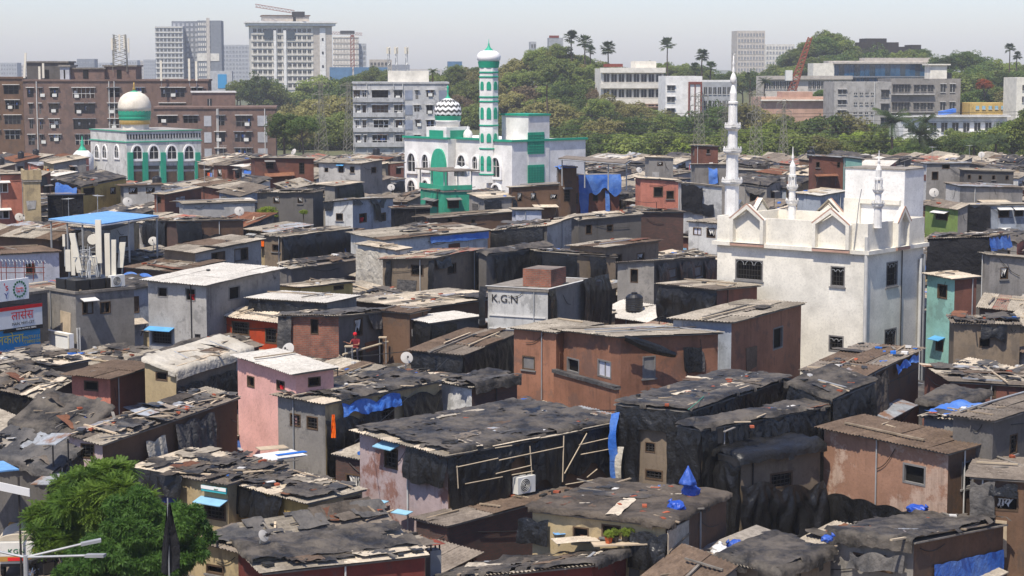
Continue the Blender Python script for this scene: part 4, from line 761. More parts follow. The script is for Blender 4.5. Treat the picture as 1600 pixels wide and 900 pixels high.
house('F11', (621,391), (559,381), (640,388), 7.2, 'wall draped in one big cream sheet left of faded red roof', 'dirtywhite', 'dirtywhite', 'sheet', ('beige','cem'), tarps=[T(k='L',a0=.02,a1=1,off=.25,drop=5,mat='tarp_white',amp=.5,ragged=0)], yb=450)
house('F9', (601,375), (548,364), (762,360), 7.2, 'broad pale grey cement roof with bright blue strip under right eave', 'dirtywhite', 'dirtywhite', 'sheet', ('cem','cem','cem_brown'), tarps=[T(k='R',a0=.42,a1=1,off=.05,drop=.45,mat='tarp_blue',ragged=.1,amp=.3), T(k='roof',mat='tarp_top',dl=0,dr=0,x0=.3,x1=.5,y0=.25,y1=.6,amp=1.8)], oh=.3, deb=.6, yb=385, dn='blue-strip roof')
house('F7', (440,371), (413,367), (548,358), 7.1, 'brown hut with burnt-looking black plastic right wall and blue scraps', 'mud', 'conc_dark', 'mix', MIX, ops=[('L',425,381,438,394,'o'), ('R',508,379,513,388,'o')], tarps=[T(k='R',a0=0,a1=1,off=.0,drop=2.0,amp=1.5), T(k='R',a0=.16,a1=.46,off=1.4,drop=.6,mat='tarp_blue',ragged=.6), T(k='R',a0=.88,a1=1,off=1,drop=1.2,mat='tarp_blue')], deb=4, scr=2, yb=415, dn='burnt-walled hut')
house('F7b', (455,420), (437,412), (560,405), 5.9, 'low roof of plastic scraps in front of burnt black wall', 'conc_dark', 'conc_dark', 'mix', MIX, deb=4, scr=3, yb=425)
house('F8', (470,449), (437,446), (551,441), 5.9, 'yellow walled hut with pale cement roof right of white-roofed grey house', 'yellow', 'yellow', 'sheet', ('cem','beige'), ops=[('R',521,443,537,452,'o')], yb=455, deb=1.5)
house('F6', (551,312), (508,316), (614,310), 8.2, 'whitewashed grey house with black stains below its eaves', 'dirtywhite', 'bluegrey', 'sheet', ('cem','whitesheet'), ops=[('L',525,333,536,345,'o'), ('R',561,334,573,347,'r'), ('R',592,333,603,345,'g')], tarps=[T(k='R',a0=.0,a1=.2,off=.0,drop=.5,ragged=1), T(k='R',a0=.38,a1=.8,off=.0,drop=.8,ragged=1.2,taper=.5), T(k='R',a0=.5,a1=.62,off=.3,drop=1.6), T(k='L',a0=.65,a1=1.02,off=0,drop=.7,taper=.4)], yb=355, dn='whitewashed stained house')
house('F5', (489,301), (402,301), (505,297), 8.6, 'grey-brown house with tarp roof left of whitewashed stained house', 'conc_dark', 'conc_dark', 'mix', MIX, ops=[('L',427,308,437,318,'c'), ('L',465,308,473,318,'c')], yb=325, yaw=20)
house('F3', (452,296), (431,288), (490,287), 8.7, 'small hut with rubble shelf roof above tarp-roofed grey-brown house', 'mud', 'mud', 'sheet', ('cem',), deb=3, yb=300)
house('F4', (523,291), (489,288), (566,286), 8.8, 'plain grey gable hut behind whitewashed stained house', 'conc', 'conc_dark', 'sheet', ('cem','beige'), ops=[('L',500,296,507,303,'o')], tarps=[T(k='R',a0=.1,a1=1,off=0,drop=1.3)], yb=308)
house('F2', (563,256), (498,254), (597,250), 9.2, 'two-tone grey house with three small windows left of green and white mosque', 'conc_light', 'conc', 'sheet', ('cem',), ops=[('L',529,259,537,270,'o','blue_awning'), ('L',547,260,554,270,'o'), ('R',580,261,588,270,'o'), ('L',507,262,513,269,'o')], yb=292, oh=.3, dn='two-tone grey house')
house('F1', (398,247), (392,246), (490,248), 9.6, 'red-brown plastered house with grey roof in front of apartments', 'brownred', 'brownred', 'sheet', ('cem',), ops=[('R',415,253,428,264,'g','frame_grey'), ('R',467,254,476,272,'g')], yb=282, yaw=78, dn='red-brown house')
house('F16', (616,326), (611,324), (672,324), 7.8, 'black-walled low hut left of green balcony house', 'cloth_black', 'cloth_black', 'mix', MIX, yb=344, yaw=75)
house('E7', (305,395), (257,389), (408,374), 6.9, 'grey concrete house with wide brown-grey sloping roof behind blue canopy post', 'mud', 'conc_light', 'sheet', ('cem','cem_brown'), ops=[('R',330,395,352,407,'s'), ('R',366,389,388,406,'s')], oh=.35, deb=.2, dn='wide sloping-roofed house', yb=412)
house('E8', (272,425), (196,418), (350,409), 6.1, 'low brown cement roof between antennas and white-roofed house', 'brown', 'brown', 'sheet', ('cem_brown','cem'), tarps=[T(k='L',a0=.2,a1=1,off=.2,drop=.7,mat='tarp_blue',ragged=1)], yb=432)
house('E9', (277,346), (226,345), (380,344), 7.6, 'brown brick shack curtained with black plastic right of blue canopy', 'brick_dark', 'brown', 'mix', MIX, tarps=[T(k='R',a0=0,a1=.35,off=0,drop=1.6), T(k='R',a0=.15,a1=.75,off=.9,drop=1.6,mat='cloth_black'), T(k='L',a0=.3,a1=1,off=0,drop=2.0)], yb=392)
house('E10', (126,292), (86,281), (197,278), 8.2, 'ochre-brown house with dust grey tarp roof and blue tarp end', 'brown', 'yellow', 'tarp', ops=[('R',130,294,148,304,'g'), ('R',172,293,181,303,'c')], tarps=[T(k='L',a0=.1,a1=.95,off=.1,drop=1.5,mat='tarp_blue',ragged=.5)], yb=315, dn='blue-ended house')
house('E11', (193,291), (188,289), (252,289), 8.3, 'grey house with hipped brown roof and two cloth-hung windows', 'conc', 'conc_light', 'sheet', ('cem_brown',), ops=[('R',201,293,215,303,'c'), ('R',228,293,242,302,'c')], yb=312, yaw=75, oh=.35)
house('E12', (257,304), (241,303), (314,293), 8.0, 'reddish mud hut with satellite dish and pale flat roof edge', 'brownred', 'brownred', 'sheet', ('beige','cem'), ops=[('L',245,307,252,318,'o')], yb=320)
house('E13', (288,319), (280,315), (398,315), 7.9, 'long pale wall hut with blue rags at right end', 'conc_light', 'conc_light', 'sheet', ('cem','whitesheet'), yb=333, yaw=70)
house('E1', (-25,274), 5, (35,272), 9.6, 'red painted two-storey house at left edge', 'salmon_plain', 'salmon_plain', 'sheet', ('cem',), ops=[('R',-6,286,13,301,'s','frame_white'), ('R',-6,329,15,342,'s','frame_white')], yb=350, yaw=66, fm='frame_white')
house('E2', (38,284), (35,284), (63,286), 9.2, 'narrow yellowed concrete tower beside red house at left edge', 'ochre', 'ochre', 'flat', para=.9, flat=True, yb=340, yaw=72)
house('E3', (77,305), (74,305), (130,304), 8.0, 'square hut clad in flat black cloth at left, above blue canopy', 'cloth_black', 'cloth_black', 'sheet', ('cem',), yb=336, yaw=72)
house('E5', (93,374), (-30,366), (122,362), 7.3, 'brown-roofed house with ochre wall under blue canopy, left edge', 'brown', 'brown', 'sheet', ('cem_brown','cem'), oh=.35, yb=395, deb=.6)
house('E6', (92,393), (-20,399), 4, 6.8, 'lilac white wall house behind wire fence at left edge', 'lilac', 'lilac', 'sheet', ('cem_brown',), ops=[('L',40,412,55,427,'g')], yb=436, deb=.2)
house('I12a', (1507,266), (1500,264), (1584,268), 9.4, 'plain dark grey house with row of four little windows below palms', 'conc_dark', 'conc_dark', 'sheet', ('tin','cem'), ops=[('R',1512,273,1517,280,'o'), ('R',1529,274,1534,281,'o'), ('R',1550,274,1555,281,'o'), ('R',1571,274,1576,281,'o')], yb=288, yaw=82)
house('I12b', (1448,256), (1442,255), (1515,255), 9.8, 'stained pale house below coconut palm right of mosque tower', 'dirtywhite', 'conc', 'sheet', ('tin','cem_dark'), ops=[('R',1456,268,1466,281,'o'), ('R',1472,256,1484,264,'o')], yb=285, yaw=80)
house('I12c', (1500,291), (1478,286), (1598,294), 8.9, 'long grey hut with dark tin roof right of mosque tower', 'conc_light', 'conc', 'sheet', ('tin','cem_dark'), yb=315)
house('H1', (1086,228), (1080,228), (1122,229), 10.2, 'brown hut with slanted tin roof at foot of trees left of tall minaret', 'brownred', 'brownred', 'sheet', ('tin',), ops=[('R',1104,233,1109,240,'o')], yb=255, yaw=80)
house('H2', (1086,257), (1080,257), (1140,257), 9.6, 'grey hut with hanging blue bundle left of tall minaret', 'conc', 'conc', 'sheet', MIX, tarps=[T(k='R',a0=.36,a1=.62,off=.2,drop=1.6,mat='tarp_blue',amp=2.5)], yb=285, yaw=80)
house('H3', (1270,244), (1264,243), (1322,247), 10.0, 'dark red-brown house with two arched windows behind small minaret', 'brownred', 'brownred', 'sheet', ('tin',), ops=[('R',1275,253,1281,262,'o'), ('R',1308,253,1313,262,'o')], yb=270, yaw=80)
house('H4', (1014,246), (1008,245), (1052,247), 10.0, 'small grey hut with one cloth window at foot of trees', 'conc', 'conc', 'sheet', ('beige',), ops=[('R',1060-33,253,1036,259,'c')], yb=265, yaw=80)
house('H5', (1322,246), (1318,246), (1347,249), 10.0, 'turquoise painted box hut behind white mosque roof', 'aqua', 'aqua', 'sheet', ('tin',), yb=262, yaw=80)
house('H6', (1282,306), (1246,302), (1322,299), 8.6, 'bluish hut with bright white roof seen over mosque parapet', 'bluegrey', 'bluegrey', 'sheet', ('whitesheet','beige'), ops=[('R',1298,313,1304,325,'o')], yb=335)
# ------------------------------------------------------------------ landmarks: mosques, apartment blocks, far towers
def pointed(a, z0, z1, w, n=5):                   # outline of a pointed-arch opening centred at a
    zs = z1-w*.85; p = [(a-w/2, z0), (a+w/2, z0), (a+w/2, zs)]
    for k in range(1, n): t = k/n; p.append((a+w/2*math.cos(t*math.pi/2)**.8, zs+(z1-zs)*math.sin(t*math.pi/2)**1.1))
    p.append((a, z1))
    for k in range(n-1, 0, -1): t = k/n; p.append((a-w/2*math.cos(t*math.pi/2)**.8, zs+(z1-zs)*math.sin(t*math.pi/2)**1.1))
    p.append((a-w/2, zs)); return p
def scale_out(p, g):
    ca = sum(q[0] for q in p)/len(p); cz = sum(q[1] for q in p)/len(p)
    wx = max(q[0] for q in p)-min(q[0] for q in p); wz = max(q[1] for q in p)-min(q[1] for q in p)
    return [(ca+(a-ca)*(1+2*g/wx), cz+(z-cz)*(1+2*g/wz)) for a, z in p]
def arch_window(fr, root, side, x0, y0, x1, y1, pane='glass_dark', fmat='white_paint', proud=.25, g=.22, bars=True, out=0.0):
    a0, c1 = fr.hitpx(side, x0, y0, out); a1, c0 = fr.hitpx(side, x1, y1, out); a = (a0+a1)/2; w = abs(a1-a0)
    p = pointed(a, c0, c1, w); P = lambda q, z, o=0.0: fr.pt(side, q, z, out+o)
    b = MB(); b.ring(scale_out(p, g), p, P, -.02, proud); wn = b.build('window', fmat, root, fix=True)
    b = MB(); b.prism(p, P, -.02, .03); b.build('pane', pane, wn, fix=True)
    if bars:
        b = MB(); b.beam(P(a, c0, .06), P(a, c1, .06), .07); b.beam(P(a-w/2, c0+(c1-c0)*.55, .06), P(a+w/2, c0+(c1-c0)*.55, .06), .06); b.build('bar', 'frame_white', wn)
    return wn
def rect_panel(fr, side, x0, y0, x1, y1, out=0.0):
    a0, c1 = fr.hitpx(side, x0, y0, out); a1, c0 = fr.hitpx(side, x1, y1, out); return (min(a0,a1), c0, max(a0,a1), c1)
# --- white mosque on the right
fr = Frame((1355,398), (1121,381), (1443,382), 8.6, None, True); mz = fr; W, D, zt = fr.W, fr.D, fr.z
root = fr.root('mosque', 'big white mosque with gabled parapet, square roof tower and three slim minarets', 'mosque'); LANDMARK['MW'] = (fr, 'white mosque'); HOUSES.append((fr, 600, 'MW'))
b = MB(); opsL = [rect_panel(fr,'L',1149,404,1192,440), rect_panel(fr,'L',1298,415,1320,449), rect_panel(fr,'L',1295,523,1318,551)]; opsR = [rect_panel(fr,'R',1385,410,1402,446), rect_panel(fr,'R',1382,515,1400,541)]
wall_holes(b, fr, 'L', D, opsL, .2, lambda a: zt); wall_holes(b, fr, 'R', W, opsR, .2, lambda a: zt)
b.quad((W,0,0),(W,D,0),(W,D,zt),(W,0,zt)); b.quad((W,D,0),(0,D,0),(0,D,zt),(W,D,zt)); b.build('wall', 'cream', root)
for s_, ol in (('L', opsL), ('R', opsR)):
    for o in ol:
        wn = window(fr, root, s_, o, 'g', None, .2, 'frame_grey')
        b = MB(); n = 3
        for k in range(n):
            a = o[0]+(o[2]-o[0])*(k+.5)/n
            for q in range(5):
                t0, t1 = math.pi*q/5, math.pi*(q+1)/5; r = (o[2]-o[0])/n*.42
                b.beam(fr.pt(s_, a+r*math.cos(t0), o[3]-.30+r*math.sin(t0), -.02), fr.pt(s_, a+r*math.cos(t1), o[3]-.30+r*math.sin(t1), -.02), .025)
        b.build('scrollwork', 'galv', wn)
b = MB(); e = .22; b.box(-e, -e, zt, W+e, D+e, zt+.2); b.build('ledge', 'cream', root)
b = MB(); ph = 1.55
b.box(-.02, -.02, zt+.2, .16, D+.02, zt+ph); b.box(.16, -.02, zt+.2, W+.02, .14, zt+ph); b.box(W-.14, .14, zt+.2, W+.02, D+.02, zt+ph); b.box(.16, D-.14, zt+.2, W-.14, D+.02, zt+ph)
b.build('parapet', 'cream', root)
def gable(fr, root, side, xa, xb, ypx, depth=.34, pos=None):
    if pos is None:
        a0 = fr.hitpx(side, xa, 392)[0]; a1 = fr.hitpx(side, xb, 392)[0]; a0, a1 = min(a0,a1), max(a0,a1); P = lambda a, z, o=0.0: fr.pt(side, a, z, o)
    else: a0, a1, P = pos
    z0, zs, za = zt+.2, zt+1.45, zt+2.25; am = (a0+a1)/2; t = .2
    ou = [(a0,z0),(a1,z0),(a1,zs),(am,za),(a0,zs)]; inn = [(a0+t,z0+.02),(a1-t,z0+.02),(a1-t,zs-.03),(am,za-t*1.25),(a0+t,zs-.03)]
    b = MB(); b.ring(ou, inn, P, -.0, depth, 0); g = b.build('gable', ['cream'], root, fix=True)
    b = MB(); b.prism([(a0+.1,zt+.2),(a1-.1,zt+.2),(a1-.1,zs-.1),(am,za-t*1.6),(a0+.1,zs-.1)], P, .005, .03); b.build('gable_panel', 'cream', g, fix=True)
    for p, q in (((a0-.02,zs),(am,za)), ((am,za),(a1+.02,zs))): b = MB(); b.beam(P(p[0],p[1]+.02,depth-.02), P(q[0],q[1]+.02,depth-.02), .045, .07); b.build('terracotta_trim', 'terracotta', g)
    b = MB(); b.beam(P(a0,zt+.1,.25), P(a1,zt+.1,.25), .12, .14); b.build('terracotta_sill', 'terracotta', g)
gable(fr, root, 'L', 1145, 1197, 0); gable(fr, root, 'L', 1273, 1331, 0); gable(fr, root, 'R', 1394, 1414, 0)
for k in (.25, .6): gable(fr, root, 'R', 0, 0, 0, pos=(W*k, W*k+1.7, lambda a, z, o=0.0: (a, D+o, z)))
gable(fr, root, 'R', 0, 0, 0, pos=(D*.55, D*.55+1.7, lambda a, z, o=0.0: (W+o, a, z)))
# roof tower
t3 = at_z(1414, 266, 12.6); q = Vector((t3.x-fr.N3.x, t3.y-fr.N3.y)); tx, ty = q.dot(fr.v), q.dot(fr.u)
tf = Frame((1414,266), (1321,265), (1444,262), 12.6, math.degrees(fr.yaw), True); b = MB(); TW, TD = min(tf.W, 4), tf.D
b.box(tx, ty, zt+.21, tx+TW, ty+TD, 12.6); b.build('roof_tower', 'white', root)
b = MB(); b.box(tx-.05, ty-.05, 12.6, tx+TW+.05, ty+TD+.05, 12.66); b.build('tower_roof', 'slab', root)
b = MB(); b.box(tx-.14, ty+TD-1.0, zt+.21, tx+.0, ty+TD-.02, 11.0); b.box(tx-.14, ty+.2, 10.75, tx, ty+TD-1.0, 11.0); b.build('tower_frame', 'cream', root)
b = MB(); b.path([(-.1, .9-.15, zt-.1), (-.15, .45, 11.2), (-.0, .4, 11.9)], .022); b.build('cable', 'pvc_grey', root)
# drain pipes
b = MB(); b.tube((-.12, -.02, 0), (-.12, -.02, zt+.9), .10, 8); b.build('drainpipe', 'pvc', root)
for k, a in enumerate((.915, .975)):
    b = MB(); b.tube((W*a, -.13, 0), (W*a, -.13, zt-.6+.2*k), .09, 8); b.build('drainpipe', 'pvc_grey' if k else 'pvc', root)
b = MB(); b.tube((W*.60, -.05, 0), (W*.60, -.05, zt-.0), .03, 6); b.build('thin_pipe', 'wire', root)
def minaret(pxx, ybase, prof, d, label, mat='white', n=10, base=None):
    p = at_d(pxx, ybase, d); sc = d/FPX
    r0 = empty('minaret', (p.x, p.y, p.z), 0, label, 'minaret')
    pr = [(w_/2*sc*.88, (ybase-y)*sc) for w_, y in prof]
    b = MB(); b.lathe(pr, n); b.build('shaft', mat, r0)
    return r0, sc
def balcony(r0, sc, ybase, y, w_, n=10, mat='white', h=6):
    z = (ybase-y)*sc; r = w_/2*sc*.9; b = MB()
    b.lathe([(r*.62, z-.32*r), (r*.8, z-.12*r), (r, z), (r, z+.05)], n); o = b.build('balcony', mat, r0)
    b = MB()
    for k in range(n):
        a0, a1 = 2*math.pi*k/n, 2*math.pi*(k+1)/n
        p, q = Vector((math.cos(a0)*r, math.sin(a0)*r, 0)), Vector((math.cos(a1)*r, math.sin(a1)*r, 0))
        for zz in (z+.08, z+h*sc): b.beam(p+Vector((0,0,zz)), q+Vector((0,0,zz)), .05)
        for t in (0, .25, .5, .75): b.beam(p.lerp(q, t)+Vector((0,0,z+.05)), p.lerp(q, t)+Vector((0,0,z+h*sc+(.12 if t == .5 else 0))), .05)
    b.build('railing', mat, o); return o
def finial(r0, z, s, mat='white'):
    b = MB(); b.lathe([(.02,z),(.09*s,z+.05*s),(.05*s,z+.2*s),(.13*s,z+.42*s),(.05*s,z+.65*s),(.03*s,z+.75*s),(.08*s,z+.9*s),(.02*s,z+1.05*s),(.012*s,z+1.5*s)], 10); b.build('finial', mat, r0, smooth=True)
d0 = 103.0
prof = [(25,355),(25,290),(30,288),(22,287),(21,240),(26,239),(18,238),(17,202),(22,201),(16,200),(15,166),(13,165),(12,164),(12,163),(18,162),(18,159),(10,158),(12,157),(13,146),(8,138),(5,133),(4.5,131)]
r0, sc = minaret(1143, 352, [(w_, y) for w_, y in prof], d0, 'tallest three-balcony white minaret on left corner of white mosque'); ybs = 352
for y, w_ in ((286,35),(238,31),(201,27)): balcony(r0, sc, ybs, y, w_)
b = MB()
for k in range(8):
    a = 2*math.pi*k/8; b.tube((math.cos(a)*.22, math.sin(a)*.22, (ybs-198)*sc), (math.cos(a)*.2, math.sin(a)*.2, (ybs-163)*sc), .035, 5)
b.build('colonnette', 'white', r0)
z = (ybs-132)*sc; b = MB(); b.lathe([(.09,z),(.16,z+.1),(.18,z+.3),(.10,z+.52),(.05,z+.6),(.09,z+.7),(.05,z+.85),(.04,z+1.0),(.08,z+1.08),(.03,z+1.25),(.02,z+1.55)], 10); b.build('finial', 'white', r0, smooth=True)
b = MB(); b.lathe([(.02,z+1.5),(.03,z+1.52),(.02,z+1.54)],6)
for k in range(9):
    a0, a1 = R_(130+k*31), R_(130+(k+1)*31); b.tube((.1*math.cos(a0),0,z+1.66+.1*math.sin(a0)), (.1*math.cos(a1),0,z+1.66+.1*math.sin(a1)), .02, 5)
b.build('crescent', 'galv', r0)
def small_minaret(px, yb, ytop, d, label):
    s = (yb-ytop); f = lambda t: yb-s*t
    prof = [(17,f(0)),(16,f(.02)),(14,f(.25)),(21,f(.285)),(21,f(.30)),(12,f(.305)),(12,f(.44)),(18,f(.465)),(18,f(.48)),(9,f(.485)),(8,f(.61)),(14,f(.62)),(14,f(.645)),(10,f(.65)),(11,f(.75)),(7,f(.79)),(5,f(.80)),(3,f(.83)),(5,f(.86)),(2,f(.92)),(1,f(1))]
    r0, sc = minaret(px, yb, prof, d, label); balcony(r0, sc, yb, f(.30), 22, 8, h=2.5); balcony(r0, sc, yb, f(.475), 19, 8, h=2.5)
    b = MB()
    for k in range(6):
        a = 2*math.pi*k/6; b.tube((math.cos(a)*.19, math.sin(a)*.19, (yb-f(.5))*sc), (math.cos(a)*.19, math.sin(a)*.19, (yb-f(.62))*sc), .03, 5)
    b.build('colonnette', 'white', r0)
small_minaret(1237, 352, 229, 106.0, 'small white minaret at back of white mosque roof')
small_minaret(1371, 356, 235, mz.N3.y+.5, 'small white minaret at front corner by roof tower of white mosque')
# --- green and white mosque
fr = Frame((800,222), (632,216), (915,220), 9.9, 47, True); W, D, zt = fr.W, fr.D, fr.z; gm = fr
root = fr.root('mosque', 'white mosque with green arch portal, green windows and long green-edged parapet', 'mosque'); LANDMARK['MG'] = (fr, 'green and white mosque'); HOUSES.append((fr, 300, 'MG'))
ax = lambda x, y=250: fr.hitpx('L', x, y)[0]
s0, s1, s2 = ax(763), ax(700), D; rec = 1.2      # the bay beside the minaret is set back
b = MB()
b.box(.0, 0, 0, W, s0, zt); b.box(rec, s0, 0, W, s1, zt-.01); b.box(-.0, s1, 0, W, D, zt); b.build('wall', 'white', root)
b = MB()
for y0, y1, o in ((-.2, s0+.1, .2), (s0+.1, s1-.1, .2-rec), (s1-.1, D+.2, .2)): b.box(-o, y0, zt, -o+.5, y1, zt+.22)
b.box(.3, -.2, zt, W+.2, .3, zt+.22); b.build('green_cornice', 'green_paint', root)
for x0, y0, x1, y1, o in ((638,239,651,268,0),(661,241,671,266,0),(769,246,783,277,0),(638,281,651,304,0),(661,281,671,300,0),(769,288,783,303,0),(716,242,729,266,-rec),(740,244,748,264,-rec)):
    arch_window(fr, root, 'L', x0, y0, x1, y1, out=o)
a0, a1 = ax(698), ax(675); b = MB(); P = lambda a, z, o=0.0: fr.pt('L', a, z, o); p = pointed((a0+a1)/2, 1.0, fr.hitpx('L',686,232)[1], abs(a1-a0), 8); b.prism(p, P, -.05, .22); b.build('portal', 'green_soft', root, fix=True)
# stair tower with green windows
tf = Frame((822,181), (784,180), (855,180), 12.7, 47, True); q = Vector((tf.N3.x-fr.N3.x, tf.N3.y-fr.N3.y)); tx, ty = q.dot(fr.v), q.dot(fr.u)
b = MB(); b.box(tx, -.06, 0, tx+tf.W, max(3.5, ty+tf.D), 12.7); tw = b.build('stair_tower', 'white', root)
b = MB(); b.box(tx-.12, -.2, 12.7, tx+tf.W+.12, max(3.5, ty+tf.D)+.1, 12.9); b.build('green_cornice', 'green_paint', tw)
for y0, y1 in ((207,240),(258,287)):
    a, c0, a1, c1 = rect_panel(fr, 'R', 824.5, y0, 850, y1, .06); wn = MB(); wn.box(a, -.12, c0, a1, -.06, c1); wn = wn.build('window', 'green_paint', tw)
    b = MB()
    for k in range(1, 8): z = c0+(c1-c0)*k/8; b.box(a, -.16, z-.02, a1, -.121, z+.02)
    for k in range(1, 6): x = a+(a1-a)*k/6; b.box(x-.02, -.15, c0, x+.02, -.122, c1)
    b.build('lattice', 'green_soft', wn)
# minaret
d0 = at_z(764, 222, zt).y+1.0; d0 = (fr.world(rec*.2, (s0), 0)).y; sc = d0/FPX; yb = 285; p = at_d(764, yb, d0)
r0 = empty('minaret', (p.x, p.y, p.z), .4, 'eight-sided white and green minaret with bulb top', 'minaret'); f = lambda y: (yb-y)*sc
b = MB(); b.lathe([(15.5*sc, f(yb)), (15.5*sc, f(101))], 8); b.build('shaft', 'white', r0)
for y in (272, 232, 196, 159, 152, 121, 114):
    b = MB(); b.lathe([(16.3*sc, f(y+1.2)), (16.6*sc, f(y)), (16.3*sc, f(y-1.2))], 8); b.build('green_band', 'green_paint', r0)
for y0, y1 in ((255,266),(243,258),(208,222),(168,186),(128,141)):
    for k in range(8):
        a = 2*math.pi*(k+.5)/8; rr = 15.5*sc*math.cos(math.pi/8); t = Vector((-math.sin(a), math.cos(a), 0)); n = Vector((math.cos(a), math.sin(a), 0))
        b = MB(); b.prism(pointed(0, f(y1), f(y0), 7*sc, 4), lambda q, z, o=0.0: n*(rr+o)+t*q+Vector((0,0,z)), -.02, .06); b.build('window', 'green_paint', r0, fix=True)
b = MB(); b.lathe([(15.5*sc, f(107)), (16*sc, f(104)), (17.0*sc, f(98.5)), (17.2*sc, f(97.5)), (15*sc, f(97))], 24, wave=(24,.04)); b.build('collar', 'green_paint', r0)
b = MB(); b.lathe([(15*sc, f(97.5)), (17.6*sc, f(95)), (18.2*sc, f(90)), (16.5*sc, f(85)), (12*sc, f(81.8)), (7.5*sc, f(80.5))], 24, wave=(12,.03)); b.build('bulb', 'white_paint', r0, smooth=True)
b = MB(); b.lathe([(9*sc, f(81.5)), (6*sc, f(79)), (3*sc, f(76)), (1.2*sc, f(72)), (1.4*sc, f(70.5)), (.6*sc, f(69)), (.3*sc, f(63))], 12); b.build('spire', 'green_soft', r0, smooth=True)
# zigzag dome on its block
dd = (fr.world(rec+2.2, s1+.5, 0)).y; sc = dd/FPX; p = at_d(700, 217, dd); r0 = empty('dome', (p.x, p.y, p.z), fr.rot, 'striped zigzag black and white dome on square base of green and white mosque', 'dome'); f = lambda y: (217-y)*sc
b = MB(); b.box(-1.75, -1.75, f(219), 1.75, 1.75, f(198)); b.build('base_block', 'white', r0)
for s_ in ('L', 'R'):
    b = MB(); P = lambda a, z, o=0.0: (-1.75-o, a, z) if s_ == 'L' else (a, -1.75-o, z); b.prism([(-1.2,f(216)),(1.2,f(216)),(1.2,f(203)),(-1.2,f(203))], P, -.02, .05); b.build('panel', 'green_paint', r0, fix=True)
b = MB(); b.lathe([(19*sc, f(198)), (18.5*sc, f(191)), (20*sc, f(190)), (20*sc, f(188))], 28); b.build('drum', 'white', r0, smooth=True)
b = MB(); b.lathe([(19.5*sc, f(190)), (20*sc, f(186)), (21*sc, f(181.5)), (19*sc, f(181))], 28, wave=(28,.04)); b.build('green_collar', 'green_paint', r0)
b = MB(); b.lathe([(19.6*sc, f(182)), (21*sc, f(178)), (21.2*sc, f(173)), (20*sc, f(167)), (17.5*sc, f(162)), (13*sc, f(158)), (8*sc, f(155.5)), (4*sc, f(154))], 36); b.build('bulb', 'zigzag', r0, smooth=True)
b = MB(); b.lathe([(7*sc, f(156.5)), (4*sc, f(153.5)), (1.5*sc, f(150)), (1*sc, f(146)), (1.8*sc, f(143)), (1*sc, f(140)), (2.2*sc, f(137)), (.4*sc, f(134))], 12); b.build('spire', 'green_soft', r0, smooth=True)
p = at_d(731, 217, dd-1); r0 = empty('dome', (p.x, p.y, p.z), 0, 'little plain white dome beside the minaret', 'dome'); b = MB(); b.lathe([(.5,-.3),(.5,.2),(.55,.5),(.42,.85),(.2,1.05),(.05,1.15),(.02,1.5)], 16); b.build('bulb', 'white', r0, smooth=True)
# --- cream domed mosque at left
fr = Frame((197,206), (141,204), (314,206), 8.2, 55, True); W, D, zt = fr.W, fr.D, fr.z
root = fr.root('mosque', 'white and green arcaded mosque with parapet, in front of brown apartments', 'mosque'); LANDMARK['ML'] = (fr, 'arcaded mosque at left'); HOUSES.append((fr, 285, 'ML'))
b = MB(); b.box(0, 0, 0, W, D, zt); b.build('wall', 'dirtywhite', root)
b = MB(); b.box(-.12, -.12, zt-1.65, W+.12, D+.12, zt-1.5); b.box(-.15, -.15, zt, W+.15, D+.15, zt+.12); b.build('green_cornice', 'green_soft', root); b = MB(); b.box(.1, .1, zt+.121, W-.1, D-.1, zt+.16); b.build('roof_slab', 'conc_light', root)
b = MB(); n = 26
for k in range(n): a = W*(k+.5)/n; b.box(a-.12, -.05, zt-1.1, a+.12, -.02, zt-.4)
b.build('parapet_slots', 'glass_dark', root)
for k, px in enumerate((203, 226, 254, 281, 308)):
    a = fr.hitpx('R', px, 250)[0]; b = MB(); b.box(a-.42, -.35, .0, a+.42, -.01, fr.hitpx('R', px, 238)[1]); b.build('pilaster', 'green_paint', root)
for px in (214, 240, 268, 295):
    arch_window(fr, root, 'R', px-7.5, 228, px+7.5, 248, bars=True, g=.3, proud=.2)
    a = rect_panel(fr, 'R', px-8, 259, px+8, 264); b = MB(); b.box(a[0], -.12, a[1], a[2], -.02, a[3]); b.build('vent_panel', 'glass_dark', root)
    a = rect_panel(fr, 'R', px-8, 268, px+8, 284); b = MB(); b.box(a[0], -.1, a[1], a[2], -.02, a[3]); b.build('window', 'frame_wood', root)
for px in (152, 164, 183): arch_window(fr, root, 'L', px-3.5, 227, px+3.5, 247, g=.2, proud=.15)
q = fr.world(W*.16, D*.45, 0); dd = q.y; sc = dd/FPX; p = at_d(211, 206, dd); r0 = empty('dome', (p.x, p.y, p.z), 0, 'large cream ribbed dome with green and gold base band', 'dome'); f = lambda y: (206-y)*sc
b = MB(); b.lathe([(22*sc, f(208)), (22*sc, f(193))], 8); b.build('drum', 'cream', r0)
b = MB(); b.lathe([(23.5*sc, f(194)), (24*sc, f(191)), (23.5*sc, f(187))], 32); b.build('gold_band', 'gold', r0)
b = MB(); b.lathe([(23.5*sc, f(188)), (24.6*sc, f(185)), (24.6*sc, f(183.5)), (24*sc, f(183)), (25*sc, f(179)), (25.2*sc, f(173.5)), (24*sc, f(173))], 32); b.build('green_band', 'green_paint', r0)
b = MB(); b.lathe([(24.6*sc, f(174)), (25*sc, f(167)), (24*sc, f(160)), (21*sc, f(153)), (16*sc, f(148)), (10*sc, f(145)), (7*sc, f(144))], 48, wave=(24,.03)); b.build('bulb', 'domecream', r0, smooth=True)
b = MB(); b.lathe([(11*sc, f(146)), (6*sc, f(143.5)), (2*sc, f(142))], 16); b.build('green_cap', 'green_soft', r0, smooth=True)
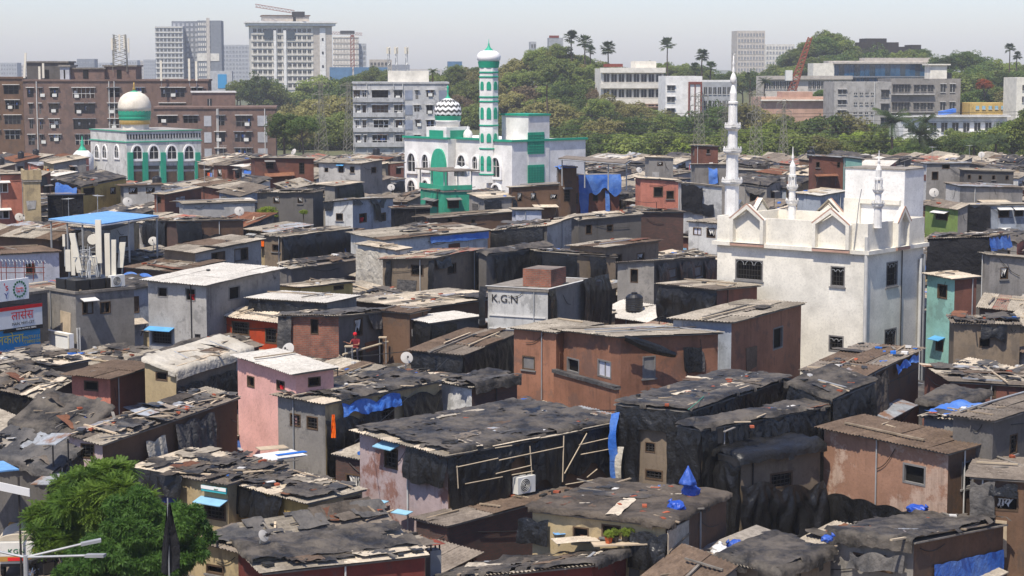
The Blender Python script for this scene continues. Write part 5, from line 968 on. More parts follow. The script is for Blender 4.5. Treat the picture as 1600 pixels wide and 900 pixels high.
b = MB(); b.lathe([(1.5*sc, f(143)), (2.6*sc, f(139)), (1*sc, f(136)), (1.6*sc, f(134)), (.4*sc, f(129))], 12); b.build('finial', 'gold', r0, smooth=True)
p = at_d(129, 247, dd-22); sc = (dd-22)/FPX; r0 = empty('dome', (p.x, p.y, p.z), 0, 'small white dome with green cap and spire at left', 'dome')
b = MB(); b.lathe([(17*sc,-3),(17*sc,0),(14*sc,.6),(9*sc,1.1)], 20); b.build('bulb', 'white', r0, smooth=True)
b = MB(); b.lathe([(11*sc,.85),(5*sc,1.35),(2*sc,1.9),(3*sc,2.3),(1*sc,2.6),(.3*sc,3.2)], 14); b.build('green_cap', 'green_soft', r0, smooth=True)
# --- apartment blocks and towers
WCACHE = {}
def win_mesh(w, h, mat, frame):
    k = (round(w, 2), round(h, 2), mat, frame)
    if k not in WCACHE:
        b = MB(); b.box(-w/2, -.06, -h/2, w/2, -.01, h/2, 0); b.box(-w/2-.08, -.16, -h/2-.10, w/2+.08, -.061, -h/2, 1); b.box(-.03, -.09, -h/2, .03, -.061, h/2, 1)
        if frame: b.box(-w/2-.15, -.40, h/2+.02, w/2+.15, -.02, h/2+.12, 1)
        WCACHE[k] = b.mesh('window', [mat, frame or 'frame_white'])
    return WCACHE[k]
def grid_windows(fr, root, side, a0, a1, z0, z1, nx, nz, wf, hf, mat='glass_dark', hood=None, out=.02, skip=None, rng=random):
    Ln = fr.D if side == 'L' else fr.W; A0, A1 = a0*Ln, a1*Ln
    for i in range(nx):
        for j in range(nz):
            if skip and skip(i, j): continue
            a = A0+(A1-A0)*(i+.5)/nx; z = z0+(z1-z0)*(j+.5)/nz
            o = link('window', win_mesh((A1-A0)/nx*wf, (z1-z0)/nz*hf, mat, hood), root); o.location = fr.pt(side, a, z, out); o.rotation_euler = (0, 0, 0 if side == 'R' else -math.pi/2)
def block(px0, px1, ytop, d, depth, label, mat, name='apartment_building', yaw=None, solid=True, cat='building', group=None):
    """a block whose front spans px0..px1 and tops out at ytop; its right end is nearer when yaw > 90"""
    p0 = at_d(px0, ytop, d); p1 = at_d(px1, ytop, d); w_ = (p1.x-p0.x); z = p0.z; yaw = R_(yaw if yaw else 84)
    fr = Frame.__new__(Frame); fr.N3 = Vector((p0.x, d, z)); fr.z = fr.zL = fr.zR = z; fr.yaw = yaw; fr.u = Vector((-math.cos(yaw), math.sin(yaw))); fr.v = Vector((math.sin(yaw), math.cos(yaw)))
    fr.W = w_/math.sin(yaw); fr.D = depth; fr.rot = math.atan2(fr.v.y, fr.v.x); fr.base = 0.0; fr.d = d
    root = empty(name, (p0.x, d, 0), fr.rot, label, cat, group)
    HOUSES.append((fr, None, None))
    if solid: b = MB(); b.box(0, 0, 0, fr.W, depth, z); b.build('wall', mat, root)
    return fr, root
def bar_parts(fr, root, zs, mat, name='floor_slab', out=.35, h=.18, x0=0, x1=1):
    for z in zs:
        b = MB(); b.box(fr.W*x0, -out, z-h/2, fr.W*x1, -.0, z+h/2); b.build(name, mat, root)
def apartments(px0, px1, ytop, d, depth, label, mat, cols, storey=3.0, yaw=None, clutter=True, seed=1):
    rng = random.Random(seed); fr, root = block(px0, px1, ytop, d, depth, label, mat, yaw=yaw, solid=False); nf = int((fr.z-1)/storey)
    ops = []; zt = fr.z
    for c in cols:                                   # (from, to, kind) as fractions
        if c[2] == 'p': continue
        for k in range(nf): z1 = zt-1.1-k*storey; ops.append((c[0]*fr.W+rng.choice((0,0,.3)), z1-storey*rng.choice((.66,.66,.5,.72)), c[1]*fr.W-rng.choice((0,0,.25)), z1-.15))
    b = MB(); wall_holes(b, fr, 'R', fr.W, ops, .9, lambda a: zt); b.quad((0,0,0),(0,0,zt),(0,depth,zt),(0,depth,0)); b.quad((fr.W,0,0),(fr.W,depth,0),(fr.W,depth,zt),(fr.W,0,zt)); b.quad((0,0,zt),(fr.W,0,zt),(fr.W,depth,zt),(0,depth,zt)); b.quad((0,depth,0),(0,depth,zt),(fr.W,depth,zt),(fr.W,depth,0)); b.build('wall', mat, root)
    for i, o in enumerate(ops):
        b = MB(); b.box(o[0]+.02, .6, o[1]+.02, o[2]-.02, .62, o[3]-.02, 0); w_ = o[2]-o[0]
        n = max(2, int(w_/.8))
        for k in range(n+1): x = o[0]+w_*k/n; b.box(x-.04, .02, o[1], x+.04, .07, o[3], 1)
        b.box(o[0], .01, o[1]+.85, o[2], .06, o[1]+.93, 1); wn = b.build('balcony', [rng.choice(('hole','hole','glass_dark','conc_dark','brown','mud')), rng.choice(('frame_grey','iron','frame_white'))], root)
        if clutter:
            if rng.random() < .55: b = MB(); x = rng.uniform(o[0]+.2, max(o[0]+.3, o[2]-1.1)); b.box(x, -.25, o[1]+.1, x+.85, .0, o[1]+.7); b.build('air_conditioner', 'ac_white', wn)
            if rng.random() < .6:
                b = MB()
                for k in range(rng.randint(2, 5)): x = rng.uniform(o[0], o[2]-.5); h = rng.uniform(.4, .9); b.box(x, .1, o[1]+.95-h*.3, x+rng.uniform(.2, .5), .14+k*.02, o[1]+1.0+h*.5, rng.randint(0, 3))
                b.build('laundry', ['scrap_white', 'maroon', 'scrap_blue', 'mud'], wn)
        b = MB(); b.box(o[0]-.2, -.45, o[3]+.02, o[2]+.2, -.01, o[3]+.14); b.build('hood', 'frame_white' if rng.random() < .7 else 'tin', wn)
    for c in cols:
        if c[2] == 'p':
            for k in range(nf):
                z1 = zt-1.1-k*storey; b = MB(); b.box(c[0]*fr.W, -.08, z1-storey*.7, c[1]*fr.W, -.01, z1-.2); b.build('panel', c[3], root)
    b = MB(); b.box(-.2, -.2, zt, fr.W+.2, depth+.2, zt+.35); b.build('parapet', mat, root)
    for k in range(3):
        x = fr.W*rng.uniform(.05, .95); b = MB(); b.tube((x, -.12, 0), (x, -.12, zt), .1, 6); b.build('drainpipe', 'pvc', root)
    return fr, root
A1f, A1r = apartments(36, 320, 127, 372, 14, 'long brown six-storey apartment block with rooftop antennas, left', 'apt', [(.02,.055,'o'),(.075,.10,'o'),(.135,.195,'o'),(.265,.39,'o'),(.455,.52,'o'),(.60,.66,'o'),(.735,.88,'o'),(.91,.97,'o')], seed=3)
A2f, A2r = apartments(240, 428, 170, 352, 12, 'lower brown apartment wing with pale grey panels, right of cream dome', 'apt', [(.02,.2,'o'),(.24,.36,'o'),(.41,.47,'p','panel_lt'),(.50,.58,'o'),(.66,.80,'o'),(.85,.93,'p','panel_lt')], seed=5)
A3f, A3r = block(300, 366, 145, 361, 8, 'brown rooftop stair block rising between two brown apartment wings', 'apt', yaw=80)
b = MB(); b.box(-.2, -.2, A3f.z, A3f.W+.2, 8.2, A3f.z+.25); b.build('parapet', 'frame_white', A3r); grid_windows(A3f, A3r, 'R', .3, .5, A3f.z-3, A3f.z-.8, 1, 1, .5, .7)
A4f, A4r = apartments(-60, 33, 123, 385, 12, 'dark grimy apartment block at far left edge', 'brown', [(.05,.3,'o'),(.38,.6,'o'),(.68,.95,'o')], seed=9)
fr, root = apartments(551, 700, 131, 388, 13, 'light grey apartment block with dark barred balconies behind striped dome', 'apt_grey', [(.01,.075,'o'),(.10,.15,'o'),(.20,.37,'o'),(.43,.53,'o'),(.545,.625,'p','panel_blue'),(.64,.70,'o'),(.77,.85,'o'),(.90,.98,'p','panel_blue')], seed=11, yaw=86)
bar_parts(fr, root, [fr.z-1.1-3*k-2.1 for k in range(6)], 'apt_grey', 'balcony_band', .5, .9, 0, .53)
b = MB(); b.box(fr.W*.37, 2, fr.z+.35, fr.W*.8, 9, fr.z+2.6); b.build('roof_room', 'cream', root)
for px in (607, 619, 635):
    p = at_d(px, 112, 391); rr = empty('radio_mast', (p.x, p.y, fr.z+2.6), 0, 'thin lattice radio mast, %s of three on the light grey apartment block roof' % {607:'leftmost',619:'middle',635:'rightmost'}[px], 'mast'); hh = z_of(73, 391)-fr.z-2.6
    b = MB()
    for k in range(3): a = k*2.1; b.tube((.35*math.cos(a), .35*math.sin(a), 0), (.12*math.cos(a), .12*math.sin(a), hh), .06, 4)
    for k in range(9):
        z = hh*k/9; a = k*2.1; b.tube((.3*math.cos(a), .3*math.sin(a), z), (.3*math.cos(a+2.1), .3*math.sin(a+2.1), z+hh/9), .04, 4)
    b.build('lattice', 'galv', rr)
    for k in range(3): b = MB(); a = k*2.1+.4; b.obox((.35*math.cos(a), .35*math.sin(a), hh*.85), (.12,0,0), (0,.08,0), (0,0,.7)); b.build('antenna', 'antenna', rr)
def tower(px0, px1, ytop, d, depth, label, mat, nx, storey, wf=.6, hf=.5, glass='glass_dark', yaw=None, bands=None, z0=8, name='tower_block', gx=(0.02, .98), bo=.3, left=0):
    fr, root = block(px0, px1, ytop, d, depth, label, mat, name, yaw); nz = int((fr.z-z0)/storey)
    grid_windows(fr, root, 'R', gx[0], gx[1], fr.z-nz*storey-.6, fr.z-.6, nx, nz, wf, hf, glass, None, .02)
    if left: grid_windows(fr, root, 'L', .1, .9, fr.z-nz*storey-.6, fr.z-.6, left, nz, wf, hf, glass, None, .02)
    if bands: bar_parts(fr, root, [fr.z-.6-k*storey for k in range(nz+1)], bands, 'floor_band', bo, storey*.22)
    return fr, root
# white tower with the crane on top
fr, root = tower(392, 487, 40, 860, 24, 'white tower block with heavy cornice and crane on top', 'tower_white', 12, 3.05, .68, .5, 'glass_dark', 80, 'tower_white', left=0)
b = MB(); b.box(fr.W, 0, 0, fr.W+8.5, 24, fr.z-.05); b.build('side_wing', 'tower_tan', root)
b = MB(); b.box(fr.W+3, -.3, 0, fr.W+5.6, -.01, fr.z-1); b.build('pale_stripe', 'white', root)
for k in range(3): b = MB(); z = fr.z-6-6*k; b.box(fr.W+3.9, -.4, z-.6, fr.W+4.7, -.301, z+.6); b.build('porthole', 'glass_dark', root)
for x in (.36, .52): b = MB(); b.box(fr.W*x, -.8, 0, fr.W*(x+.045), -.01, fr.z-2); b.build('pilaster', 'white', root)
for x in (.21, .56): b = MB(); b.box(fr.W*x, -.7, fr.z-5.8, fr.W*(x+.14), -.35, fr.z-1.6); b.build('glass_panel', 'glass', root)
b = MB(); b.box(-1.5, -1.5, fr.z, fr.W+10, 25, fr.z+1.2); b.box(-2.2, -2.2, fr.z+1.2, fr.W+11, 26, fr.z+1.9); b.build('cornice', 'white', root)
b = MB(); b.box(fr.W*.2, 3, fr.z+1.9, fr.W*.95, 20, fr.z+4.4); b.build('penthouse', 'tower_tan', root)
b = MB(); b.box(fr.W*.18, 2.5, fr.z+4.4, fr.W*.97, 20.5, fr.z+4.8); b.build('penthouse_roof', 'brown', root)
def jib(px0, y0, px1, y1, d, label, mat='rust', w_=1.0):
    p, q = at_d(px0, y0, d), at_d(px1, y1, d); rr = empty('tower_crane', p, 0, label, 'crane'); b = MB(); v = q-p; n = 12
    for k, off in enumerate(((0,0,w_), (0,w_/2,0), (0,-w_/2,0))): b.tube(Vector(off), v+Vector(off), w_*.10, 4)
    for k in range(n):
        a, c = v*(k/n), v*((k+1)/n); b.tube(a+Vector((0,0,w_)), (a+c)/2+Vector((0,w_/2,0)), w_*.07, 4); b.tube((a+c)/2+Vector((0,-w_/2,0)), c+Vector((0,0,w_)), w_*.07, 4)
    b.build('jib', mat, rr)
    return rr, v
rr, v = jib(399, 11, 460, 21, 862, 'tower crane jib on roof of white tower block', 'rust', 1.3)
b = MB(); b.box(v.x-1, -1.2, v.z-1.6, v.x+4.5, 1.2, v.z+.8); b.tube((v.x, 0, v.z-1.5), (v.x, 0, v.z-4), .7, 6); b.build('machinery', 'iron', rr)
# grey twin tower
fr, root = tower(242, 285, 41, 1150, 18, 'left wing of grey and white high-rise', 'tower_mid', 7, 3.0, .6, .55, 'glass_dark', 86, 'tower_white', z0=2)
fr, root = tower(268, 310, 33, 1160, 18, 'central tallest part of grey high-rise with white band', 'tower_grey', 6, 3.0, .55, .55, 'panel_lt', 86, None, z0=2)
fr, root = tower(308, 345, 32, 1155, 18, 'right wing of grey high-rise with dark corner', 'tower_grey', 6, 3.0, .6, .5, 'tower_white', 86, None, z0=2, gx=(.02,.55))
b = MB(); b.box(fr.W*.38, -.6, 0, fr.W*.52, -.05, fr.z+1.5); b.build('pale_shaft', 'tower_tan', root); b = MB(); b.box(-.3, -.3, fr.z-24, fr.W*.9, -.06, fr.z-19.5); b.build('white_band', 'tower_white', root)
tower(346, 393, 70, 1500, 20, 'hazy mid-grey slab block between grey high-rise and white tower', 'tower_mid', 9, 3.2, .6, .5, 'tower_grey', 86, None, z0=0)
fr, root = tower(520, 560, 57, 1120, 18, 'beige tower under construction behind red crane, right of white tower', 'tower_white', 8, 3.1, .65, .5, 'tower_tan', 86, 'tower_tan', z0=0)
tower(556, 572, 68, 1125, 16, 'narrow grey wing right of the beige tower under construction', 'tower_mid', 3, 3.1, .6, .5, 'tower_grey', 86, None, z0=0)
rr, v = jib(517, 53, 566, 55, 1100, 'small dark topped crane over beige tower under construction', 'crane_red', 1.2); b = MB(); b.box(v.x*.3, -1, 0, v.x*.75, 1, 1.8); b.build('cab', 'iron', rr)
p = at_d(551, 112, 1095); h = z_of(56, 1095)-p.z; b = MB(); b.beam((-.9,0,h), (.9,0,h), 1.2)
for s_ in (-1, 1): b.beam((s_*.9,0,0), (s_*.9,0,h), .5)
for k in range(10): b.beam((-.9,0,h*k/10), (.9,0,h*(k+1)/10), .3)
mo = b.build('mast', 'crane_red', rr); mo.location = p-rr.location
tower(1152, 1196, 48, 1000, 16, 'unfinished pale tower on skyline left of red crane', 'tower_tan', 9, 3.0, .55, .5, 'tower_grey', 86, None, z0=4)
tower(1196, 1242, 69, 1150, 16, 'low cream apartment slab right of the unfinished pale tower', 'tower_white', 9, 3.0, .55, .5, 'tower_grey', 86, None, z0=4)
tower(577, 612, 93, 900, 14, 'small beige block with brown rooftop room far behind trees', 'tower_tan', 6, 3, .6, .5, 'glass_dark', 86, None, z0=10)
for px0, px1, yt, lb in ((515,550,105,'left blue construction sheeting wall by beige tower'), (553,606,105,'right blue construction sheeting wall behind trees'), (700,722,96,'blue clad box building at edge of trees left of minaret')):
    block(px0, px1, yt, 780, 8, lb, 'bluefar', 'sheeted_building', 86)
fr, root = block(328, 362, 111, 900, 12, 'pale building with bright blue mural panel', 'panel_lt', 'mural_building', 84); b = MB(); b.box(fr.W*.35, -.2, fr.z-8, fr.W*.75, -.02, fr.z-1.5); b.build('mural', 'sign_blue', root)
rng = random.Random(4); k = 0
names = 'hazy', 'distant', 'faint', 'far-off'
for px0, px1, yt in ((0,26,98),(24,60,101),(58,84,95),(82,104,100),(100,122,96),(120,147,92),(145,172,98),(168,190,103),(188,214,94),(210,226,95),(224,242,93),(470,492,112),(606,640,101),(640,690,108)):
    k += 1; d = rng.uniform(1500, 2100); fr, root = tower(px0, px1, yt, d, 20, 'low pale high-rise in the hazy far skyline', rng.choice(('tower_mid','tower_tan','tower_grey')), 6, 3.4, .55, .5, 'tower_grey', 86, None, z0=0)
    root['group'] = 'hazy skyline blocks'
# right-hand buildings among the trees
fr, root = block(940, 1038, 107, 500, 12, 'cream institutional building with long verandas and terracotta awning', 'cream', 'institutional_building', 84); z = fr.z
for k in range(3):
    b = MB(); b.box(-.5, -1.2, z-1.1-4*k, fr.W+.3, 0, z+.2-4*k); b.build('veranda_band', 'cream', root)
    grid_windows(fr, root, 'R', .02, .98, z-3.6-4*k, z-1.3-4*k, 8, 1, .72, .9, 'glass_dark', None, .03)
b = MB(); b.obox((fr.W*.78, -1.5, z-10.2), (fr.W*.24,0,0), (0,1.2,-.35), (0,.02,.06)); b.build('awning', 'terracotta', root)
b = MB(); b.box(fr.W*.56, 2, z+.2, fr.W*.9, 9, z+1.9); b.build('roof_room', 'cream', root); b = MB(); b.box(0.5, 0, z+.4, fr.W*.34, .2, z+1.2); b.build('sign_letters', 'rust', root)
fr, root = block(1040, 1098, 119, 480, 10, 'white modern block with brown-framed panel among trees', 'white', 'modern_building', 84); z = fr.z
b = MB(); b.box(fr.W*.62, -.3, z-9.5, fr.W*.66, -.02, z-2); b.box(fr.W*.95, -.3, z-9.5, fr.W*.99, -.02, z-2); b.box(fr.W*.62, -.3, z-2, fr.W*.99, -.02, z-1.4); b.box(fr.W*.79, -.3, z-9.5, fr.W*.81, -.02, z-2); b.build('brown_frame', 'rust', root)
grid_windows(fr, root, 'R', .02, .28, z-10, z-1.5, 1, 3, .8, .45, 'glass_dark', 'frame_white')
fr, root = block(1090, 1152, 128, 486, 10, 'long white low block with row of dark windows left of tall minaret', 'tower_mid', 'office_building', 84); z = fr.z; grid_windows(fr, root, 'R', .02, .98, z-3.4, z-1.0, 8, 1, .6, .75); grid_windows(fr, root, 'R', .02, .98, z-7, z-4.4, 8, 1, .6, .75); b = MB(); b.box(0, 0, z, fr.W, .3, z+.5); b.build('parapet', 'white', root)
fr, root = block(1303, 1478, 95, 640, 16, 'curved blue glass office building below hilltop', 'tower_tan', 'glass_office', 87); z = fr.z; n = 22
for j in range(2):
    for k in range(n):
        b = MB() if k == 0 else b
    for k in range(n):
        x0, x1 = fr.W*(.16*j+(1-.16*j)*k/n), fr.W*(.16*j+(1-.16*j)*(k+1)/n); y = -.3-1.2*math.sin(math.pi*(k+.5)/n)
        b = MB(); b.box(x0+.05, y, z-1-4.3*(j+1)+.3, x1-.05, y+.25, z-1-4.3*j-.15); b.build('glass_pane', ('glass_blue','glass','glass_blue')[(k*7+j) % 3], root)
    b = MB(); b.box(-.3, -2.0, z-1-4.3*(j+1)-.15, fr.W+.3, -.0, z-1-4.3*(j+1)+.25); b.build('floor_band', 'tower_grey', root)
b = MB(); b.box(-.5, -2.2, z-1.0, fr.W+.5, .1, z-.5); b.box(fr.W*.28, 1, z, fr.W*.88, 8, z+1.0); b.build('roof_edge', 'tower_tan', root)
b = MB(); b.box(-fr.W*.19, -1, 0, -.05, 8, z-.8); b.build('stair_wing', 'cream', root)
fr, root = block(1304, 1395, 128, 420, 9, 'bare grey concrete apartments with water tanks, left half', 'conc_light', 'concrete_apartments', 84); z = fr.z
grid_windows(fr, root, 'R', .02, .25, z-10, z-1, 1, 4, .6, .45, 'glass_dark', 'frame_white'); grid_windows(fr, root, 'R', .32, .72, z-10, z-1.5, 4, 4, .5, .22); grid_windows(fr, root, 'R', .8, .98, z-10, z-1, 1, 3, .75, .5, 'glass_dark', 'frame_grey')
b = MB(); b.tube((fr.W*.7,-.15,0), (fr.W*.7,-.15,z), .12, 6); b.build('drainpipe', 'pvc', root)
fr, root = block(1392, 1504, 123, 432, 10, 'bare grey concrete apartments with hooded windows, right half', 'conc', 'concrete_apartments', 84); z = fr.z
for j in range(3):
    b = MB(); b.box(-.3, -.7, z-3.6-4*j, fr.W*.62, -.0, z-3.4-4*j+.1); b.build('floor_slab', 'conc_light', root)
    grid_windows(fr, root, 'R', .02, .28, z-3.2-4*j, z-1-4*j, 3, 1, .8, .75, 'glass_dark', 'frame_grey'); grid_windows(fr, root, 'R', .32, .62, z-3.2-4*j, z-1-4*j, 3, 1, .75, .65, 'glass_dark', 'frame_grey'); grid_windows(fr, root, 'R', .68, .95, z-3.4-4*j, z-.8-4*j, 2, 1, .5, .7, 'glass_dark', 'frame_white')
b = MB(); b.box(fr.W*.58, 1, z, fr.W*.82, 5, z+3); b.box(fr.W*.55, .5, z+3, fr.W*.86, 5.5, z+3.3); b.build('roof_room', 'cream', root); b = MB(); b.tube((fr.W*.86, 2, z), (fr.W*.86, 2, z+1.3), .8, 12); b.build('water_tank', 'tank_black', root)
fr, root = block(1195, 1332, 119, 520, 10, 'long pinkish terrace building with colonnade behind red crane', 'tower_tan', 'terrace_building', 84); z = fr.z; grid_windows(fr, root, 'R', .0, .38, z-3.6, z-1.2, 9, 1, .75, .85); grid_windows(fr, root, 'R', .5, .95, z-3.6, z-1.2, 9, 1, .75, .85); b = MB(); b.box(-.3, -.8, z-.9, fr.W+.3, -.01, z+.1); b.build('ledge', 'tower_tan', root)
fr, root = block(1190, 1305, 152, 430, 10, 'peach low house with pale roof edge below red crane', 'peach', 'low_house', 84); z = fr.z; b = MB(); b.box(-.4, -.8, z-.8, fr.W+.4, -.01, z-.5); b.build('ledge', 'cream', root); b = MB(); b.box(fr.W*.3, 1, z, fr.W*.72, 6, z+1.2); b.build('upper_room', 'peach', root)
fr, root = block(1412, 1578, 182, 378, 9, 'white flat-roofed apartment row with blue tarp on roof among palms', 'white', 'apartment_row', 84); z = fr.z
for j in range(2): grid_windows(fr, root, 'R', .02, .98, z-3.3-3.4*j, z-1-3.4*j, 9, 1, .55, .8, 'glass_dark', 'frame_white')
b = MB(); b.box(-.4, -1.0, z-.1, fr.W+.4, 1, z+.25); b.build('roof_slab', 'white', root); b = MB(); b.box(fr.W*.62, -1.5, z-3.5, fr.W*.98, -.02, z-2.9); b.build('balcony_slab', 'white', root)
b = MB(); b.obox((fr.W*.45, 2, z+.8), (1.5,0,.3), (0,1,0), (0,0,.4)); b.build('blue_cover', 'tarp_blue', root)
fr, root = block(1516, 1580, 161, 430, 8, 'yellow walled low building right of bare concrete apartments', 'yellow', 'low_house', 84); grid_windows(fr, root, 'R', .1, .9, fr.z-1.6, fr.z-.4, 5, 1, .5, .6, 'skyblue')
fr, root = block(1589, 1640, 121, 420, 8, 'cream building corner at right edge', 'cream', 'low_house', 84); grid_windows(fr, root, 'R', .1, .9, fr.z-6, fr.z-1, 3, 2, .4, .5)
fr, root = block(829, 838, 65, 760, 8, 'pale building top peeking over hill trees', 'tower_mid', 'hill_building', 86); grid_windows(fr, root, 'R', .05, .95, fr.z-3, fr.z-.5, 2, 1, .6, .6)
fr, root = block(858, 880, 59, 770, 8, 'red topped building just above the hill trees by palms', 'tower_mid', 'hill_building', 86); b = MB(); b.box(0, -.1, fr.z, fr.W*.7, .3, fr.z+.9); b.build('sign_letters', 'rust', root)
# hilltop ruin
p = at_d(1330, 78, 715); rr = empty('ruined_fort', (p.x, p.y, 20), .1, 'dark stone ruin on the hilltop', 'ruin'); b = MB(); s = 715/FPX
for x0, x1, y in ((0,92,73),(15,75,66),(22,55,60),(95,110,70)): b.box(x0*s, rng.uniform(-1, 0), 0, x1*s, 8, z_of(y, 715)-20+rng.uniform(-.01,.02))
b.build('stone_wall', 'ruin', rr)
# green balcony house in front of the mosque
fr, root = house('F13', (694,300), (657,297), (737,300), 8.2, 'bright green balcony house in front of green and white mosque', 'green_wall', 'green_wall', 'flat', flat=True, ops=[('L',666,312,685,324,'s','frame_grey'), ('R',699,313,717,325,'g','frame_grey')], dn='green balcony house', yb=337, deb=6)
W, D, z = fr.W, fr.D, fr.z
for x, y in ((0,0), (W,0), (0,D), (W,D), (W/2,0), (0,D/2)): b = MB(); b.tube((x, y, z+.1), (x, y, z+1.6), .05, 5); b.build('canopy_post', 'galv', root)
b = MB(); b.box(-.4, -.3, z+1.6, W+.6, D+.3, z+1.68); b.build('canopy', 'cem_dark', root); b = MB(); b.box(-.1, -.1, z+.13, 0, D, z+.5); b.box(0, -.1, z+.13, W, 0, z+.5); b.build('balcony_wall', 'green_wall', root)
# blue canopy on posts, and the thin one by the blue tower house
def canopy(pts, z, h, mat, label, posts):
    q = [at_z(x, y, z) for x, y in pts]; c = sum(q, Vector())/4; rr = empty('canopy', (c.x, c.y, z-h), 0, label, 'canopy'); b = MB()
    lo = [(p.x-c.x, p.y-c.y, h) for p in q]; b.add(lo+[(x, y, zz+.06) for x, y, zz in lo], [(3,2,1,0),(4,5,6,7),(0,1,5,4),(1,2,6,5),(2,3,7,6),(3,0,4,7)]); b.build('canopy_sheet', mat, rr)
    for f, g in posts:
        a = Vector(lo[0]).lerp(Vector(lo[1]), f); e = Vector(lo[3]).lerp(Vector(lo[2]), f); p = a.lerp(e, g); b = MB(); b.tube((p.x, p.y, 0), (p.x, p.y, h-.01), .06, 6); b.build('post', 'galv', rr)
    b = MB(); b.path([tuple(Vector(lo[k % 4])-Vector((0,0,.06))) for k in range(5)], .04); b.build('edge_rail', 'galv', rr)
canopy([(155,352),(248,338),(170,331),(76,343)], 8.6, 2.6, 'bluesheet', 'flat sky blue canopy roof standing on thin posts', [(.02,.02),(.5,.02),(.98,.02),(.02,.35),(.02,.65),(.02,.98),(.98,.98)])
canopy([(872,248),(977,256),(985,251),(885,244)], 10.6, 2.2, 'cem_dark', 'thin slanting canopy on posts above the blue-wrapped tower house', [(.05,.1),(.4,.1),(.75,.1),(.98,.5)])
# ------------------------------------------------------------------ trees
def crown_mesh(seed, mat, rx=4.0, rz=3.0, nc=60, nl=110, ls=.50, cz=4.6, gap=.0):
    r = random.Random(seed); vs = []; fs = []
    cl = []
    for k in range(nc):
        a = r.uniform(0, 6.283); u = r.uniform(-.75, 1); q = math.sqrt(max(0, 1-u*u)); f = r.uniform(.55, 1.0)*(1+.25*noise.noise((math.cos(a)*1.3+seed, math.sin(a)*1.3, u*1.3)))
        cl.append((Vector((q*math.cos(a)*rx*f, q*math.sin(a)*rx*f, cz+u*rz*f)), r.uniform(.8, 1.6)*rx/4))
    for c, cr in cl:
        for k in range(nl):
            d = Vector((r.gauss(0,1), r.gauss(0,1), r.gauss(.35,1))).normalized(); p = c+Vector((d.x*cr, d.y*cr, d.z*cr*.75))*r.uniform(.65, 1.05)
            n = (d*.6+Vector((r.gauss(0,.5), r.gauss(0,.5), .6+r.gauss(0,.4)))).normalized(); t = n.cross(Vector((r.gauss(0,1), r.gauss(0,1), r.gauss(0,1)))).normalized(); w = n.cross(t); s = ls*r.uniform(.6, 1.25)
            i = len(vs); vs += [p-t*s*.5, p+w*s*.28, p+t*s*.5, p-w*s*.28]; fs.append((i, i+1, i+2, i+3))
    b = MB(); b.add(vs, fs); return b.mesh('crown', mat)
def trunk_mesh(seed, h=4.2, r0=.32, mat='bark'):
    r = random.Random(seed); b = MB(); p = Vector((0,0,-.3)); q = Vector((r.uniform(-.2,.2), r.uniform(-.2,.2), h*.5)); b.tube(p, q, r0, 7, r0*.75); t = Vector((r.uniform(-.4,.4), r.uniform(-.4,.4), h)); b.tube(q, t, r0*.75, 7, r0*.5)
    for k in range(6):
        a = k*1.05+r.uniform(0,.6); e = t.lerp(q, r.uniform(0,.6)); x = e+Vector((math.cos(a)*r.uniform(1.4,2.8), math.sin(a)*r.uniform(1.4,2.8), r.uniform(.3,1.0))); b.tube(e, x, r0*.42, 5, r0*.15)
    return b.mesh('trunk', mat)
CR = {m: [crown_mesh(k*13+i*5+1, m, rx=4.0, rz=r.uniform(2.6, 3.6) if (r := random.Random(k+i)) else 3, nl=110) for k in range(3)] for i, m in enumerate(('leaf_far','leaf_dark','leaf_olive','leaf_bright','leaf_dry'))}
CR['flower'] = [crown_mesh(77, 'flower', rz=2.4)]
TRUNKS = [trunk_mesh(k) for k in range(3)]
TREES = []
def tree(px, ytop, d, rpx, mat, label, group, rng):
    p = at_d(px, ytop, d); zt = p.z; g = hgt(p.x, p.y); R = rpx*d/FPX; H = zt-g
    cs = R/4.2; ch = 7.9*cs                          # crown mesh spans roughly 1.2..8.2 m
    sz = cs*rng.uniform(.85, 1.1)
    zb = zt-8.1*sz                                   # where the crown mesh's own zero sits
    root = empty('tree', (p.x, p.y, min(g, zb)), 0, label, 'tree', group); off = zb-min(g, zb)
    c = link('crown', rng.choice(CR[mat]), root); c.location = (0, 0, off); c.scale = (cs, cs, sz); c.rotation_euler = (0, 0, rng.uniform(0, 6.28))
    t = link('trunk', rng.choice(TRUNKS), root); ts = max(.4, (off+3.9*sz)/4.4); t.scale = (cs, cs, ts); TREES.append(root)
def lerp_poly(pl, x):
    for (x0, y0), (x1, y1) in zip(pl[:-1], pl[1:]):
        if x0 <= x <= x1: return y0+(y1-y0)*(x-x0)/(x1-x0)
    return None
def belt(pl, d, rpx, mats, label, group, seed, step=.85, dj=20, yj=6):
    rng = random.Random(seed); x = pl[0][0]
    while x < pl[-1][0]:
        y = lerp_poly(pl, x)
        if y is not None:
            m = rng.choice(mats); lw = {'leaf_far':'mid-green','leaf_dark':'dark green','leaf_olive':'olive','leaf_bright':'bright yellow-green','leaf_dry':'brownish','flower':'orange blossoming'}[m]
            tree(x+rng.uniform(-4, 4), y+rng.uniform(-yj, yj*1.4), d+rng.uniform(-dj, dj), rpx*1.36*rng.choice((.7,.9,1.0,1.15,1.4)), m, lw+' leafy tree '+label, lw+' trees '+group, rng)
        x += rpx*step*1.32*rng.uniform(.75, 1.25)
A = ('leaf_far','leaf_far','leaf_dark','leaf_olive')
